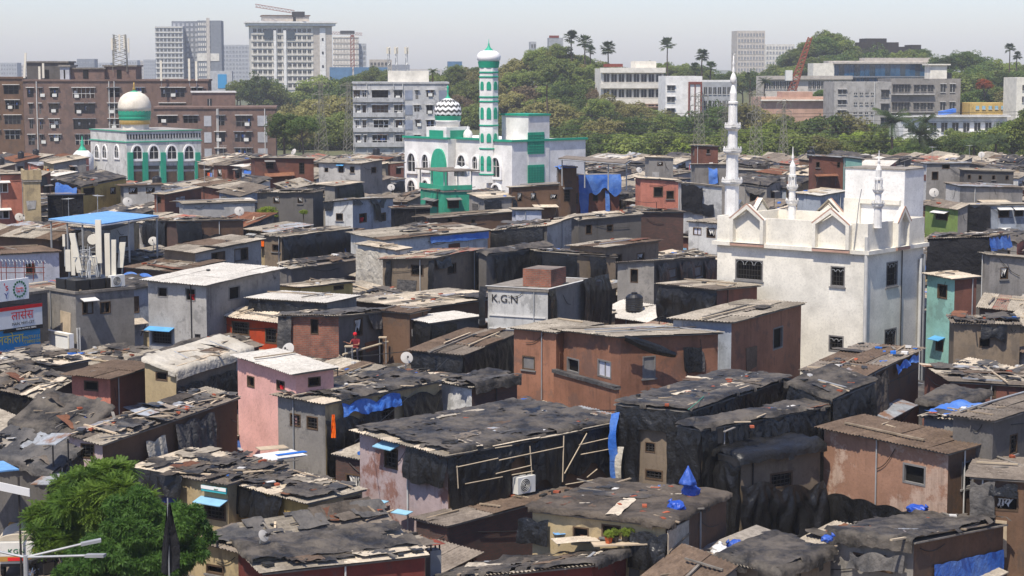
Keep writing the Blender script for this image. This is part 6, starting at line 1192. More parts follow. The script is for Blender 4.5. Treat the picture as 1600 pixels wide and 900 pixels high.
# hill left of centre (behind the green and white mosque)
belt([(684,112),(705,104),(745,104),(765,112),(800,96),(822,85),(838,74),(862,68),(880,70),(905,80),(930,92),(945,98)], 575, 17, A, 'along crest of hill behind minaret', 'on the hill behind the minaret', 1, .55, 12, 3)
belt([(690,128),(760,132),(800,112),(860,92),(900,98),(945,112)], 545, 19, A, 'on upper slope of hill behind minaret', 'on the upper hill slope', 2, .6, 10, 5)
belt([(690,155),(760,155),(800,138),(870,122),(945,135)], 515, 20, A+('leaf_dry',), 'on middle slope of hill behind minaret', 'on the middle hill slope', 3, .6, 10, 6)
belt([(780,178),(820,165),(870,152),(940,155),(1000,160),(1040,172)], 470, 24, ('leaf_far','leaf_olive','leaf_dark'), 'on lower slope right of minaret', 'on the lower hill slope', 4, .6, 12, 6)
belt([(858,200),(900,188),(960,178),(1030,182),(1090,168),(1150,160),(1200,172)], 420, 26, ('leaf_far','leaf_dark','leaf_olive','leaf_dark'), 'in wood behind huts left of tall minaret', 'in the wood behind the huts', 5, .55, 12, 6)
belt([(870,218),(950,208),(1060,205),(1130,200),(1210,205)], 372, 24, ('leaf_dark','leaf_far','leaf_far','leaf_bright'), 'at front of wood left of tall minaret', 'at the front of the wood', 6, .55, 10, 6)
belt([(960,108),(1000,104),(1040,100),(1075,100),(1110,112),(1130,108),(1180,112),(1215,122)], 640, 15, ('leaf_dark','leaf_far'), 'on ridge behind cream institutional building', 'on the ridge behind the cream building', 7, .6, 12, 4)
# right hill
belt([(1205,108),(1222,98),(1240,78),(1262,62),(1285,52),(1305,50),(1322,58)], 700, 17, ('leaf_far','leaf_dark','leaf_far'), 'on steep left part of right-hand hill', 'on the left part of the right hill', 8, .42, 10, 3)
belt([(1210,115),(1250,95),(1300,85),(1340,82),(1380,78),(1420,80),(1450,90),(1470,96)], 680, 16, ('leaf_far','leaf_dark'), 'below hilltop ruin', 'below the hilltop ruin', 9, .5, 8, 3)
belt([(1425,76),(1448,74)], 690, 10, ('leaf_dark',), 'standing alone right of hilltop ruin', 'right of the ruin', 10, .7, 2, 1)
belt([(1455,96),(1475,85),(1495,80),(1515,80),(1535,90),(1560,98),(1600,100),(1640,104)], 640, 18, ('leaf_dark','leaf_far'), 'on round right end of hill', 'on the right end of the hill', 11, .5, 12, 3)
belt([(1490,110),(1530,106),(1570,112),(1640,118)], 560, 20, ('leaf_dark','leaf_dark','leaf_far'), 'behind bare concrete apartments at right', 'behind the concrete apartments', 12, .55, 12, 5)
belt([(1508,138),(1560,135),(1640,142)], 480, 22, ('leaf_dark','leaf_far','leaf_olive'), 'right of bare concrete apartments', 'right of the concrete apartments', 13, .55, 10, 6)
belt([(1538,121),(1548,122)], 470, 11, ('flower',), 'right of bare concrete apartments', 'right of the concrete apartments', 14, .8, 2, 1)
# in front of the right-hand buildings
belt([(1195,150),(1215,148)], 455, 16, ('leaf_dark',), 'beside foot of red crane', 'at the foot of the red crane', 15, .8, 3, 2)
belt([(1282,140),(1310,138)], 450, 17, ('leaf_dark',), 'between peach house and glass office', 'between peach house and glass office', 16, .7, 3, 2)
belt([(1195,190),(1235,186),(1270,178),(1300,172),(1330,183),(1370,190),(1400,200)], 395, 25, ('leaf_dark','leaf_far','leaf_olive','leaf_bright'), 'in belt below bare concrete apartments', 'below the concrete apartments', 17, .6, 8, 6)
belt([(1195,215),(1235,200),(1265,198),(1300,205),(1350,208),(1400,214),(1460,215)], 352, 26, ('leaf_bright','leaf_far','leaf_olive','leaf_far'), 'directly behind huts right of tall minaret', 'directly behind the huts', 18, .6, 8, 6)
belt([(1410,222),(1450,215),(1500,210),(1540,212),(1575,190),(1600,172),(1640,160)], 340, 24, ('leaf_dark','leaf_far','leaf_dark'), 'among palms at right edge of wood', 'among the palms at the right', 19, .6, 8, 6)
belt([(1490,200),(1520,205),(1550,198)], 360, 16, ('leaf_far','leaf_bright'), 'in front of white apartment row', 'in front of the white apartment row', 20, .7, 5, 4)
# left belt
belt([(400,118),(440,150),(470,140),(500,125),(540,118),(590,108),(620,115),(650,118)], 620, 20, ('leaf_dark','leaf_far'), 'far behind pylons at left', 'far behind the pylons', 21, .55, 14, 6)
belt([(440,170),(470,158),(500,155),(540,155),(560,170)], 480, 22, ('leaf_olive','leaf_olive','leaf_far'), 'behind left pair of pylons', 'behind the left pylons', 22, .6, 10, 6)
belt([(455,195),(490,185),(530,180),(565,195)], 420, 22, ('leaf_olive','leaf_far'), 'around left pair of pylons', 'around the left pylons', 23, .6, 10, 5)
belt([(440,178),(475,176)], 345, 25, ('leaf_dark',), 'at corner of lower brown apartment wing', 'at the corner of the brown wing', 24, .8, 3, 4)
belt([(368,122),(405,130)], 640, 14, ('leaf_bright','leaf_far'), 'peeping over lower brown apartment wing', 'over the brown wing', 25, .7, 5, 4)
# --- palms
def fan_palm_mesh(seed):
    r = random.Random(seed); b = MB()
    for k in range(34):
        a = r.uniform(0, 6.283); el = r.uniform(-.7, 1.35); d = Vector((math.cos(a)*math.cos(el), math.sin(a)*math.cos(el), math.sin(el))); s = d.cross(Vector((0,0,1))).normalized(); up = s.cross(d); st = d*r.uniform(.7, 1.1)
        b.tube((0,0,0), st, .04, 4)
        for j in range(11):
            t = (j-5)/5*1.25; e = (d*math.cos(t)+s*math.sin(t)).normalized(); L = r.uniform(.75, 1.0); w_ = s*math.cos(t)-d*math.sin(t); dr = Vector((0,0,-.25*L*abs(r.gauss(.5,.4))))
            b.quad(st, st+e*L*.55+w_*.09+up*.05, st+e*L+dr, st+e*L*.55-w_*.09+up*.05)
    return b.mesh('crown', 'leaf_palm')
def coco_mesh(seed):
    r = random.Random(seed); b = MB()
    for k in range(22):
        a = k*.2856*2+r.uniform(-.2,.2); el = r.uniform(-.2, 1.2); L = r.uniform(2.8, 3.6); pts = []
        for j in range(9):
            t = j/8; pts.append(Vector((math.cos(a)*L*t*math.cos(el*(1-t*.4)), math.sin(a)*L*t*math.cos(el*(1-t*.4)), L*t*math.sin(el)-1.6*t*t*(1.1-.3*el))))
        sd = Vector((-math.sin(a), math.cos(a), 0))
        for p, q in zip(pts[:-1], pts[1:]):
            b.tube(p, q, .035, 3)
            for s_ in (-1, 1):
                for h in (0, .5):
                    c = p.lerp(q, h); e = c+sd*s_*.62+Vector((0,0,-.35))+(q-p)*.5; m = (q-p).normalized()*.07; b.quad(c-m, e-m*.3, e+m*.3, c+m)
    return b.mesh('crown', 'leaf_palm')
FP = [fan_palm_mesh(k) for k in range(3)]; CP = [coco_mesh(k) for k in range(2)]
def palm(px, yc, d, rpx, kind, label, k=0):
    p = at_d(px, yc, d); g = min(hgt(p.x, p.y), p.z-4); root = empty('palm_tree', (p.x, p.y, g), k*1.3, label, 'palm tree')
    h = p.z-g; c = link('crown', (FP if kind == 'fan' else CP)[k % 2], root); s = rpx*d/FPX/(1.35 if kind == 'fan' else 2.4); c.location = (0,0,h); c.scale = (s,s,s)
    b = MB(); n = 5
    for j in range(n): b.tube((.15*math.sin(j), 0, h*j/n), (.15*math.sin(j+1) if j < n-1 else 0, 0, h*(j+1)/n), .30-.03*j, 7, .27-.03*j)
    b.build('trunk', 'bark', root)
for i, (px, yc, d, r, lb) in enumerate(((893,60,560,11,'leftmost fan palm on the hilltop skyline'),(914,67,556,11,'fan palm second from left on hilltop skyline'),(922,79,550,8,'short fan palm tucked right of hilltop pair'),(950,77,545,11,'lone round-headed fan palm above cream institutional building'),(1043,71,600,11,'tall thin fan palm standing above ridge'),(1097,88,560,10,'fan palm left of unfinished pale tower'),(1110,106,550,9,'lower fan palm in clump left of unfinished tower'),(1086,108,552,9,'left fan palm in clump behind white modern block'),(1578,77,620,8,'fan palm on skyline at right end of hill'),(1589,88,618,7,'smaller fan palm at right end of skyline'),(855,126,440,11,'fan palm in front of hill right of minaret'),(1172,122,520,8,'fan palm right of tall minaret top'))): palm(px, yc, d, r, 'fan', lb, i)
for i, (px, yc, d, r, lb) in enumerate(((1394,190,345,27,'big coconut palm below bare concrete apartments'),(1437,208,338,24,'coconut palm right of the biggest coconut palm'),(1446,190,344,16,'slim coconut palm rising behind other palms'),(1556,222,330,20,'coconut palm low at right edge of huts'),(1522,228,332,15,'small coconut palm beside huts at right'),(1195,128,505,10,'palm beside peach house'),(676,112,395,7,'little palm on roof edge of light grey apartments'))): palm(px, yc, d, r, 'coco', lb, i)
# --- the two roadside trees, bottom left
def frond_tree(name, label, base, blobs, mat, kind, seed, n):
    r = random.Random(seed); root = empty('roadside_tree', base, 0, label, 'tree'); B = Vector(base); vs = []; fs = []; tips = []
    tot = sum(q[1]**2 for q in blobs)
    for c, rad in blobs:
        c = c-B; tips.append(c)
        # clumps inside each limb's foliage give light tops and gaps
        subs = []
        for k in range(int(9*rad*rad)+5):
            d = Vector((r.gauss(0,1), r.gauss(0,1), r.gauss(.3,1))).normalized(); subs.append((c+d*rad*r.uniform(.45, .95), rad*r.uniform(.24, .42)))
        for k in range(int(n*rad*rad/tot)):
            sc_, sr = r.choice(subs); d = Vector((r.gauss(0,1), r.gauss(0,1), r.gauss(.25,1))).normalized(); p = sc_+Vector((d.x*sr, d.y*sr, d.z*sr*.8))*r.uniform(.6, 1.05)
            ax = (d*.8+Vector((r.gauss(0,.4), r.gauss(0,.4), r.gauss(.1,.4)))).normalized(); s = ax.cross(Vector((r.gauss(0,1), r.gauss(0,1), r.gauss(0,1)))).normalized(); q = ax.cross(s)
            if kind == 'mango':
                m = r.randint(8, 11); Ln = r.uniform(.15, .24)
                for j in range(m):
                    a = 6.283*j/m+r.uniform(-.2,.2); e = (s*math.cos(a)+q*math.sin(a))*.9+ax*r.uniform(.0,.7)+Vector((0,0,-.25)); e.normalize(); w_ = e.cross(ax).normalized()*Ln*.13
                    i = len(vs); mid = p+e*Ln*.5+ax*.015; vs += [p, mid+w_, p+e*Ln+Vector((0,0,-.03)), mid-w_]; fs.append((i,i+1,i+2,i+3))
            else:
                Ln = r.uniform(.28, .45); m = 6; e = (ax+Vector((0,0,-.35))).normalized(); s = e.cross(Vector((0,0,1)))
                if s.length < .01: continue
                s.normalize()
                for j in range(m):
                    for sg in (-1, 1):
                        c0 = p+e*Ln*j/m+Vector((0,0,-.10*(j/m)**2)); l = .13*(1-.4*abs(j/m-.4)); tip = c0+s*sg*l+e*.06+Vector((0,0,-.03)); w_ = e*.022
                        i = len(vs); vs += [c0-w_, (c0+tip)/2-w_*1.2, tip, (c0+tip)/2+w_*1.2]; fs.append((i,i+1,i+2,i+3))
    b = MB(); b.add(vs, fs); b.build('crown', mat, root)
    b = MB(); f = sum(tips, Vector())/len(tips); f.z = max(1.2, min(t.z for t in tips)*.55); b.tube((0,0,-.2), f*.9, .24, 9, .17)
    for t in tips:
        m = f.lerp(t, .5)+Vector((r.uniform(-.2,.2), r.uniform(-.2,.2), -.1)); b.tube(f*.88, m, .10, 6, .07); b.tube(m, t, .07, 5, .02)
        for k in range(4): e = m.lerp(t, r.uniform(.2,.9)); b.tube(e, e+Vector((r.gauss(0,.4), r.gauss(0,.4), r.uniform(.1,.6))), .03, 4, .008)
    b.build('trunk', 'bark', root)
def pb(px, py, d, rp): return (at_d(px, py, d), rp*d/FPX)
dn_ = 62.0
bl = [pb(*q) for q in ((150,755,62,34),(178,768,61,36),(120,775,63,34),(98,797,62,36),(74,818,62,30),(130,805,61,42),(165,800,61,36),(68,842,61,22),(100,845,61,30),(205,790,60.5,34),(56,802,62.5,16),(110,755,63,22),(185,738,62.5,24),(150,735,62.5,20))]
g0 = at_d(120, 880, 62); frond_tree('neem', 'feathery yellow-green roadside tree, left one of the pair', (g0.x, g0.y, 0), bl, 'leaf_neem', 'neem', 5, 7600)
bl = [pb(*q) for q in ((232,800,57,42),(200,820,57,52),(260,830,57,50),(165,850,57,46),(225,870,56.5,56),(140,885,56,44),(288,812,57.5,24),(306,825,57.5,28),(300,860,57,30),(270,885,56.5,36),(180,895,56,50),(115,895,56,26),(240,910,56,50))]
g0 = at_d(225, 930, 57); frond_tree('mango', 'dense dark green roadside tree with star-shaped leaf clusters', (g0.x, g0.y, 0), bl, 'leaf_mango', 'mango', 6, 8200)
# shrubs seen among the roofs
def shrub(px, py, d, rpx, label):
    p = at_d(px, py, d); s = rpx*d/FPX/4.2; root = empty('shrub', (p.x, p.y, 0), 0, label, 'shrub'); c = link('crown', CR['leaf_bright'][0], root); c.scale = (s,s,s*.8); c.location = (0,0,p.z-4.5*s); b = MB(); b.tube((0,0,0), (0,0,p.z), .08, 6, .04); b.build('stem', 'bark', root)
shrub(418, 328, 146, 18, 'leafy bush growing between dark huts at left'); shrub(474, 330, 143, 7, 'thin sapling right of the leafy bush'); shrub(1499, 475, 98, 8, 'green creeper beside the aqua house'); shrub(1449, 284, 190, 9, 'low bush behind mosque tower at right')
# ------------------------------------------------------------------ the rest of the packed huts, between those placed above
def sat(A, B, m=.25):
    for P in (A, B):
        for i in range(4):
            e = P[(i+1) % 4]-P[i]; n = Vector((-e.y, e.x)); n.normalize()
            a = [p.x*n.x+p.y*n.y for p in A]; c = [p.x*n.x+p.y*n.y for p in B]
            if max(a) < min(c)+m or max(c) < min(a)+m: return False
    return True
VIS = []
for fr, yb, key in HOUSES:
    if yb is None: continue
    ps = [to_px(fr.world(x, y, fr.roof(x, y))) for x, y in ((0,0),(fr.W,0),(0,fr.D),(fr.W,fr.D))]
    VIS.append((min(p[0] for p in ps), max(p[0] for p in ps), yb, max(fr.N3.y, fr.world(0, fr.D, 0).y, fr.world(fr.W, 0, 0).y)-.3, key))
FOOT = [(fr.foot(), fr.d) for fr, yb, key in HOUSES]
WALLS = [('conc','grey'),('conc','grey'),('conc_dark','dark grey'),('conc_dark','dark grey'),('brown','brown'),('brownred','red-brown'),('mud','mud-coloured'),('brick_dark','brick'),('dirtywhite','stained white'),('conc_light','pale grey'),('bluegrey','blue-grey'),('ochre','ochre'),('salmon_plain','salmon')]
LMS = [(k, v[0], v[1]) for k, v in LANDMARK.items() if v[1]]
FILL = []
def cull(keep=300, minpx=9):
    """drop the huts that nothing shows of: a coarse depth buffer over all walls and roofs"""
    import numpy as np
    W_, H_ = 900, 450; zb = np.zeros((H_, W_)); idb = -np.ones((H_, W_), int); lst = [h[0] for h in HOUSES]+FILL
    yy, xx = np.mgrid[0:H_, 0:W_]
    for n, fr in enumerate(lst):
        W, D = fr.W, fr.D; c = [(0,0),(W,0),(W,D),(0,D)]; top = [fr.world(x, y, fr.roof(x, y)) for x, y in c]; bot = [fr.world(x, y, 0) for x, y in c]
        for q in ((top[0],top[1],top[2],top[3]), (bot[0],bot[1],top[1],top[0]), (bot[3],bot[0],top[0],top[3])):
            p = [to_px(v) for v in q]; iz = [1/max(1, v.y*CT-(v.z-CAMH)*ST) for v in q]
            P = np.array([(a/2+50, b/2) for a, b in p]); x0, y0 = np.floor(P.min(0)).astype(int); x1, y1 = np.ceil(P.max(0)).astype(int)
            x0, y0, x1, y1 = max(0,x0), max(0,y0), min(W_,x1+1), min(H_,y1+1)
            if x0 >= x1 or y0 >= y1: continue
            X, Y = xx[y0:y1,x0:x1]+.5, yy[y0:y1,x0:x1]+.5; s = None; m = np.ones(X.shape, bool); ar = 0
            for i in range(4): a, b = P[i], P[(i+1) % 4]; ar += a[0]*b[1]-a[1]*b[0]
            sg = 1 if ar > 0 else -1
            for i in range(4): a, b = P[i], P[(i+1) % 4]; m &= sg*((b[0]-a[0])*(Y-a[1])-(b[1]-a[1])*(X-a[0])) >= 0
            k = np.linalg.lstsq(np.c_[P, np.ones(4)], np.array(iz), rcond=None)[0]; Z = k[0]*X+k[1]*Y+k[2]
            sub = zb[y0:y1,x0:x1]; m &= Z > sub; sub[m] = Z[m]; idb[y0:y1,x0:x1][m] = n
    cnt = np.bincount(idb[idb >= 0].ravel(), minlength=len(lst))[len(HOUSES):]
    o = [i for i in np.argsort(-cnt) if cnt[i] >= minpx]; print('visible huts', len(o), 'of', len(FILL)); ids = sorted(o[:keep])
    FILL[:] = [FILL[i] for i in ids]
def filler():
    rng = random.Random(21); ya = R_(40); u = Vector((-math.cos(ya), math.sin(ya))); v = Vector((math.sin(ya), math.cos(ya))); cnt = 0
    su, sv_ = 3.1, 3.4
    cand = []
    for i in range(-15, 170):
        for j in range(-120, 120):
            c = v*(i*sv_)+u*(j*su)+Vector((rng.uniform(-.4,.4), rng.uniform(-.4,.4)))
            if 57 < c.y < 322: cand.append(c)
    cand.sort(key=lambda c: c.y)
    for c in cand:
        a = ya+rng.gauss(0, R_(8)); far = c.y > 150; k = 1.0
        W, D = rng.uniform(2.2, 4.0), rng.uniform(2.2, 3.7); z = rng.uniform(3.4, 5.6) if c.y < 120 else rng.uniform(4.0, 7.6) if c.y < 230 else rng.uniform(4.5, 8.3)
        fr = Frame.__new__(Frame); fr.N3 = Vector((c.x, c.y, z)); fr.yaw = a; fr.u = Vector((-math.cos(a), math.sin(a))); fr.v = Vector((math.sin(a), math.cos(a))); fr.W, fr.D = W, D; fr.base = 0.0; fr.d = c.y; fr.rot = math.atan2(fr.v.y, fr.v.x)
        fr.z = z; fr.zL, fr.zR = z+rng.uniform(-.15, .35), z+rng.uniform(-.1, .7)
        zm = CAMH-(238+rng.uniform(0,8)-HOR)/FPX*(c.y+fr.W)-.75
        if fr.z > zm: dz = fr.z-zm; fr.z -= dz; fr.zL -= dz; fr.zR -= dz; fr.N3.z = z = fr.z
        if z < 2.2: continue
        ft = fr.foot()
        if any(sat(ft, q) for q, d in FOOT if abs(d-c.y) < 40): continue
        px = [to_px(p)[0] for p in ft]; x0, x1 = min(px), max(px)
        if x1 < -110 or x0 > 1710: continue
        zp = to_px((c.x, c.y, 0))
        if x0 < 315 and c.y < 66: continue            # the street
        if x0 < 110 and c.y < 74: continue
        if x0 < 330 and x1 > 100 and c.y < 60: continue
        # stay below whatever is to be seen behind
        lim = min(z, 18-1.2)
        for vx0, vx1, yb, vd, key in VIS:
            if vd <= c.y+.5: continue
            ov = min(x1, vx1)-max(x0, vx0)
            if ov < 4: continue
            zz = CAMH-(yb+3-HOR)/FPX*max(p.y for p in ft)
            lim = min(lim, zz)
        if lim < 1.2: continue
        if lim < z:
            dz = z-lim+rng.uniform(0, .3); z -= dz; fr.z = z; fr.zL = min(fr.zL-dz, z+.3); fr.zR = min(fr.zR-dz, z+.3); fr.N3.z = z
        if z < 1.1: continue
        FILL.append(fr); FOOT.append((ft, c.y))
    cull()
    # names: look first, then the nearest thing with a name of its own
    lab = {}
    for n, fr in enumerate(FILL):
        rng = random.Random(500+n); wm, ww = rng.choice(WALLS); wr, _ = rng.choice(WALLS) if rng.random() < .35 else (wm, 0)
        r = rng.random(); far = fr.d > 140
        if r < .52: roof, mats, rw = 'sheet', rng.choice((('cem',), ('cem','cem_dark'), ('cem_brown','cem'), ('cem_dark',), ('beige','cem'), ('rusty','cem_dark'), ('cem','tin'), ('redsheet','cem'))), 'cement roof'
        elif r < .82: roof, mats, rw = 'mix', rng.choice((MIX, DK, ('beige','cem'))), 'torn plastic roof'
        elif r < .97: roof, mats, rw = 'tarp', MIX, 'black tarp roof'
        else: roof, mats, rw = 'sheet', ('whitesheet',), 'white roof'
        tarps = []; tw = ''
        if rng.random() < .55: tarps.append(T(k=rng.choice('LR'), a0=rng.uniform(0,.3), a1=rng.uniform(.6,1), off=rng.uniform(0,.2), drop=rng.uniform(.7,1.9), ragged=rng.uniform(.2,1.2), hole=rng.choice((0,0,.15)), taper=rng.choice((0,0,.2,.4)), mat=rng.choice(('tarp','tarp','cloth_black','tarp_grey','tarp_brown')))); tw = 'curtained '
        elif rng.random() < .14: tarps.append(T(k=rng.choice('LR'), a0=rng.uniform(0,.4), a1=rng.uniform(.6,1), off=rng.uniform(0,.2), drop=rng.uniform(.4,1.1), mat='tarp_blue', ragged=.8)); tw = 'blue-patched '
        c = fr.world(fr.W/2, fr.D/2, fr.z); best = None; cx = to_px(c)[0]
        for k, f2, dn in LMS:
            q = f2.world(f2.W/2, f2.D/2, f2.z); dist = math.hypot(q.x-c.x, (q.y-c.y)*.7)
            if best is None or dist < best[0]: best = (dist, q, dn)
        _, q, dn = best; dx = to_px(c)[0]-to_px(q)[0]; dy = c.y-q.y; pxm = FPX/c.y
        if abs(dx)/pxm > abs(dy)*.8: rel = 'left of' if dx < 0 else 'right of'
        else: rel = 'behind' if dy > 0 else 'in front of'
        if best[0] > 14: rel = 'well '+rel
        elif best[0] < 7: rel = 'close '+rel
        base = '%s%s hut with %s %s %s' % (tw, ww, rw, rel, dn)
        lab.setdefault(base, []).append((n, fr, wm, wr, roof, mats, tarps, rng))
    for base, items in lab.items():
        items.sort(key=lambda t: t[1].d)
        words = [''] if len(items) == 1 else ['nearer ', 'farther '] if len(items) == 2 else ['nearest ', 'middle ', 'farthest '] if len(items) == 3 else None
        for i, (n, fr, wm, wr, roof, mats, tarps, rng) in enumerate(items):
            lb = (words[i] if words else '')+base; grp = base[:60] if words is None else 'packed huts of the settlement'
            far = fr.d > 140; ops = []
            lops = {'L': [], 'R': []}
            for side, Ln in (('L', fr.D), ('R', fr.W)):
                if rng.random() < .75 and fr.z > 2.6:
                    k = rng.choice((1, 1, 2))
                    for q in range(k):
                        w_ = rng.uniform(.6, 1.0); a = Ln*(q+.5)/k+rng.uniform(-.3,.3)-w_/2; t = min(fr.z, fr.zL, fr.zR)-rng.uniform(.3, .6)
                        lops[side].append(((max(.1,a), t-rng.uniform(.7, 1.05), min(Ln-.1,a+w_), t), rng.choice('oogsck'), rng.choice((None, None, None, 'frame_grey', 'tin'))))
            f, root = house('fill%d' % n, (0,0), 1, 1, 1, None, wm, wr, roof, mats, (), tarps, rng.uniform(.15,.3), frame=fr, seed=900+n, name='hut', lops=lops)
            tag(root, lb, 'hut', grp); HOUSES.pop(); LANDMARK.pop('fill%d' % n)
filler()

# tanks, dishes and rods on some of those huts
def roof_things():
    rng = random.Random(77); pick = [f for f in FILL if f.z > 2.8]; rng.shuffle(pick)
    for k, fr in enumerate(pick[:46]):
        x, y = rng.uniform(.25, .75)*fr.W, rng.uniform(.25, .75)*fr.D; p = fr.world(x, y, fr.roof(x, y)+.08); best = min(LMS, key=lambda q: (q[1].N3-p).length); nm = best[2]
        if k < 14: tank_at(p, rng.uniform(.38, .55), rng.uniform(.8, 1.1), 'black water tank on hut roof near '+nm, 'tank_black')
        elif k < 32: dish_at(p+Vector((0, 0, .75)), rng.uniform(.28, .4), 'grey satellite dish on hut roof near '+nm, rng.uniform(-.8, .8))
        else:
            rr = empty('television_antenna', p, rng.uniform(0, 3), 'thin rod antenna on hut roof near '+nm, 'antenna'); h = rng.uniform(1.2, 2.2); b = MB(); b.tube((0,0,0), (0,0,h), .025, 5); b.build('pole', 'galv', rr); b = MB(); b.tube((-.5,0,h*.95), (.5,0,h*.95), .015, 4)
            for q in range(6): b.tube((-.45+.18*q, -.3+.02*q, h*.95), (-.45+.18*q, .3-.02*q, h*.95), .012, 4)
            b.build('elements', 'galv', rr)

def hut_wires():
    rng = random.Random(5); hs = [f for f in FILL if 70 < f.d < 220]
    for k in range(22):
        a = rng.choice(hs); c = min((f for f in hs if f is not a), key=lambda f: abs((f.N3-a.N3).length-rng.uniform(9, 18))); p, q = a.world(0, 0, a.z+rng.uniform(.3, 1.2)), c.world(0, 0, c.z+rng.uniform(.3, 1.2))
        pts = [p.lerp(q, i/10)-Vector((0, 0, .5*math.sin(math.pi*i/10))) for i in range(11)]; b = MB(); b.path([v-p for v in pts], .012+.004*(k % 3), 4); b.tube((0,0,0), (0,0,-(p.z-a.z)), .025, 4); b.tube(q-p, q-p-Vector((0,0,q.z-c.z)), .025, 4)
        o = b.build('overhead_cable', 'wire'); o.location = p; tag(o, 'sagging black cable strung between huts near '+min(LMS, key=lambda t: (t[1].N3-p).length)[2], 'cable')
# ------------------------------------------------------------------ street, vehicles and loose things
b = MB(); q = [at_z(-120, 770, .004), at_z(-120, 985, .004), at_z(345, 985, .004), at_z(300, 800, .004), at_z(60, 770, .004)]; b.add(q, [(0,1,2,3,4)]); o = b.build('street', 'street'); o['kind'] = 'structure'
def text(body, mat, parent, size, fn, align='CENTER', name='lettering', thick=.008, xs=1.0):
    """flat lettering; fn maps (across, up, out) in metres to a point in the parent's space"""
    cu = bpy.data.curves.new('t', 'FONT'); cu.body = body; cu.size = size; cu.align_x = align; cu.extrude = thick/2; cu.resolution_u = 3
    t = bpy.data.objects.new('t', cu); COL.objects.link(t); bpy.context.view_layer.update()
    me = bpy.data.meshes.new_from_object(t.evaluated_get(bpy.context.evaluated_depsgraph_get())); bpy.data.objects.remove(t); bpy.data.curves.remove(cu)
    for v in me.vertices: v.co = Vector(fn(v.co.x*xs, v.co.y, v.co.z+thick/2+.003))
    me.materials.clear(); me.materials.append(M(mat)); me.name = name; return link(name, me, parent)
def HF(key): return LANDMARK[key][0]
def on_roof(key, px, py, lift=.12):                # where a pixel meets that house's roof
    fr = HF(key); r = ray(px, py); t = 30.0
    for k in range(400):
        p = CAMP+r*t; q = Vector((p.x-fr.N3.x, p.y-fr.N3.y)); x, y = q.dot(fr.v), q.dot(fr.u)
        if p.z < fr.roof(x, y)+lift: return p
        t += .15
        if k > 0 and t > 300: break
    return at_z(px, py, fr.z+lift)
# --- signs at left edge, on the concrete shop front
fr = HF('C0')
def board(side, fr, x0, y0, x1, y1, mat, label, out=.25, th=.12, name='sign_board', border=None):
    a0, c1 = fr.hitpx(side, x0, y0, out); a1, c0 = fr.hitpx(side, x1, y1, out); rr = empty(name, fr.world(a0, -out, c0) if side == 'R' else fr.world(-out, max(a0,a1), c0), fr.rot if side == 'R' else fr.rot-math.pi/2, label, 'sign')
    w_, h = abs(a1-a0), c1-c0; b = MB(); b.box(0, -th, 0, w_, 0, h); b.build('board', mat, rr)
    if border: b = MB(); b.box(0, -th-.02, h-.10, w_, -th+.0, h+.08); b.build('border', border, rr)
    return rr, w_, h, (lambda x, z: (lambda a, u, o: (x+a, -th-.002-o, z+u)))
rr, w_, h, F = board('R', fr, -40, 489, 64, 506, 'sign_white', 'white signboard with big red Devanagari word and red top edge', .45, border='sign_red')
text('लासेस', 'text_red', rr, h*.62, F(w_*.69, h*.40)); text('MAIN, MHT-CET', 'text_black', rr, h*.2, F(w_*.70, h*.13))
b = MB(); b.box(w_*.4, -.14, -.2, w_, -.1, -.002); b.build('strap_line', 'text_black', rr); text('TEACH, MOTIVATE, INSPIRE', 'text_white', rr, .11, lambda a, u, o: (w_*.74+a, -.142-o, -.12+u))
rr, w_, h, F = board('R', fr, -40, 524, 61, 546, 'sign_blue', 'blue signboard with yellow word and phone numbers', .35); 
text('लकोला', 'text_yellow', rr, h*.55, F(w_*.52, h*.45)); text('9967753111\n7738902126', 'text_yellow', rr, h*.19, F(w_*.86, h*.55)); text('KH / Commerce)', 'text_white', rr, h*.16, F(w_*.5, h*.12))
rr, w_, h, F = board('R', fr, -40, 443, 43, 466, 'sign_white', 'white signboard with ring of stars above the red-edged one', .9)
text("'s", 'text_red', rr, h*.5, F(w_*.56, h*.5)); text('Y', 'sign_navy', rr, h*.4, F(w_*.56, h*.12)); text('Shrutika\nTally 9.0', 'text_red', rr, h*.14, F(w_*.82, h*.5))
b = MB()
for k in range(16): a = k*.393; b.obox((w_*.82+h*.36*math.cos(a), -.125, h*.5+h*.36*math.sin(a)), (.05,0,.02), (0,.005,0), (-.02,0,.05))
b.build('stars', 'text_green', rr)
fr1 = HF('C1'); a = fr1.hitpx('L', 74, 515)[0]
rr, w_, h, F = board('L', fr1, 75, 514, 116, 551, 'sign_white', 'empty white light-box on corner of concrete block', .3, .25, 'light_box'); b = MB(); b.ring([(0,0),(w_,0),(w_,h),(0,h)], [(.12,.12),(w_-.12,.12),(w_-.12,h-.12),(.12,h-.12)], lambda q, z, o=0.0: (q, -.25-o, z), 0, .05); b.build('rim', 'cream', rr, fix=True)
for k, px in enumerate((118.5, 122)): p = fr1.hitpx('R', px, 500); b = MB(); b.tube((0,0,0), (0,0,3.2), .05, 6); o = b.build('drainpipe', 'pvc'); o.location = fr1.world(p[0], -.12, 1.2); tag(o, ['pale','grey'][k]+' drainpipe at corner of concrete block with antennas', 'pipe')
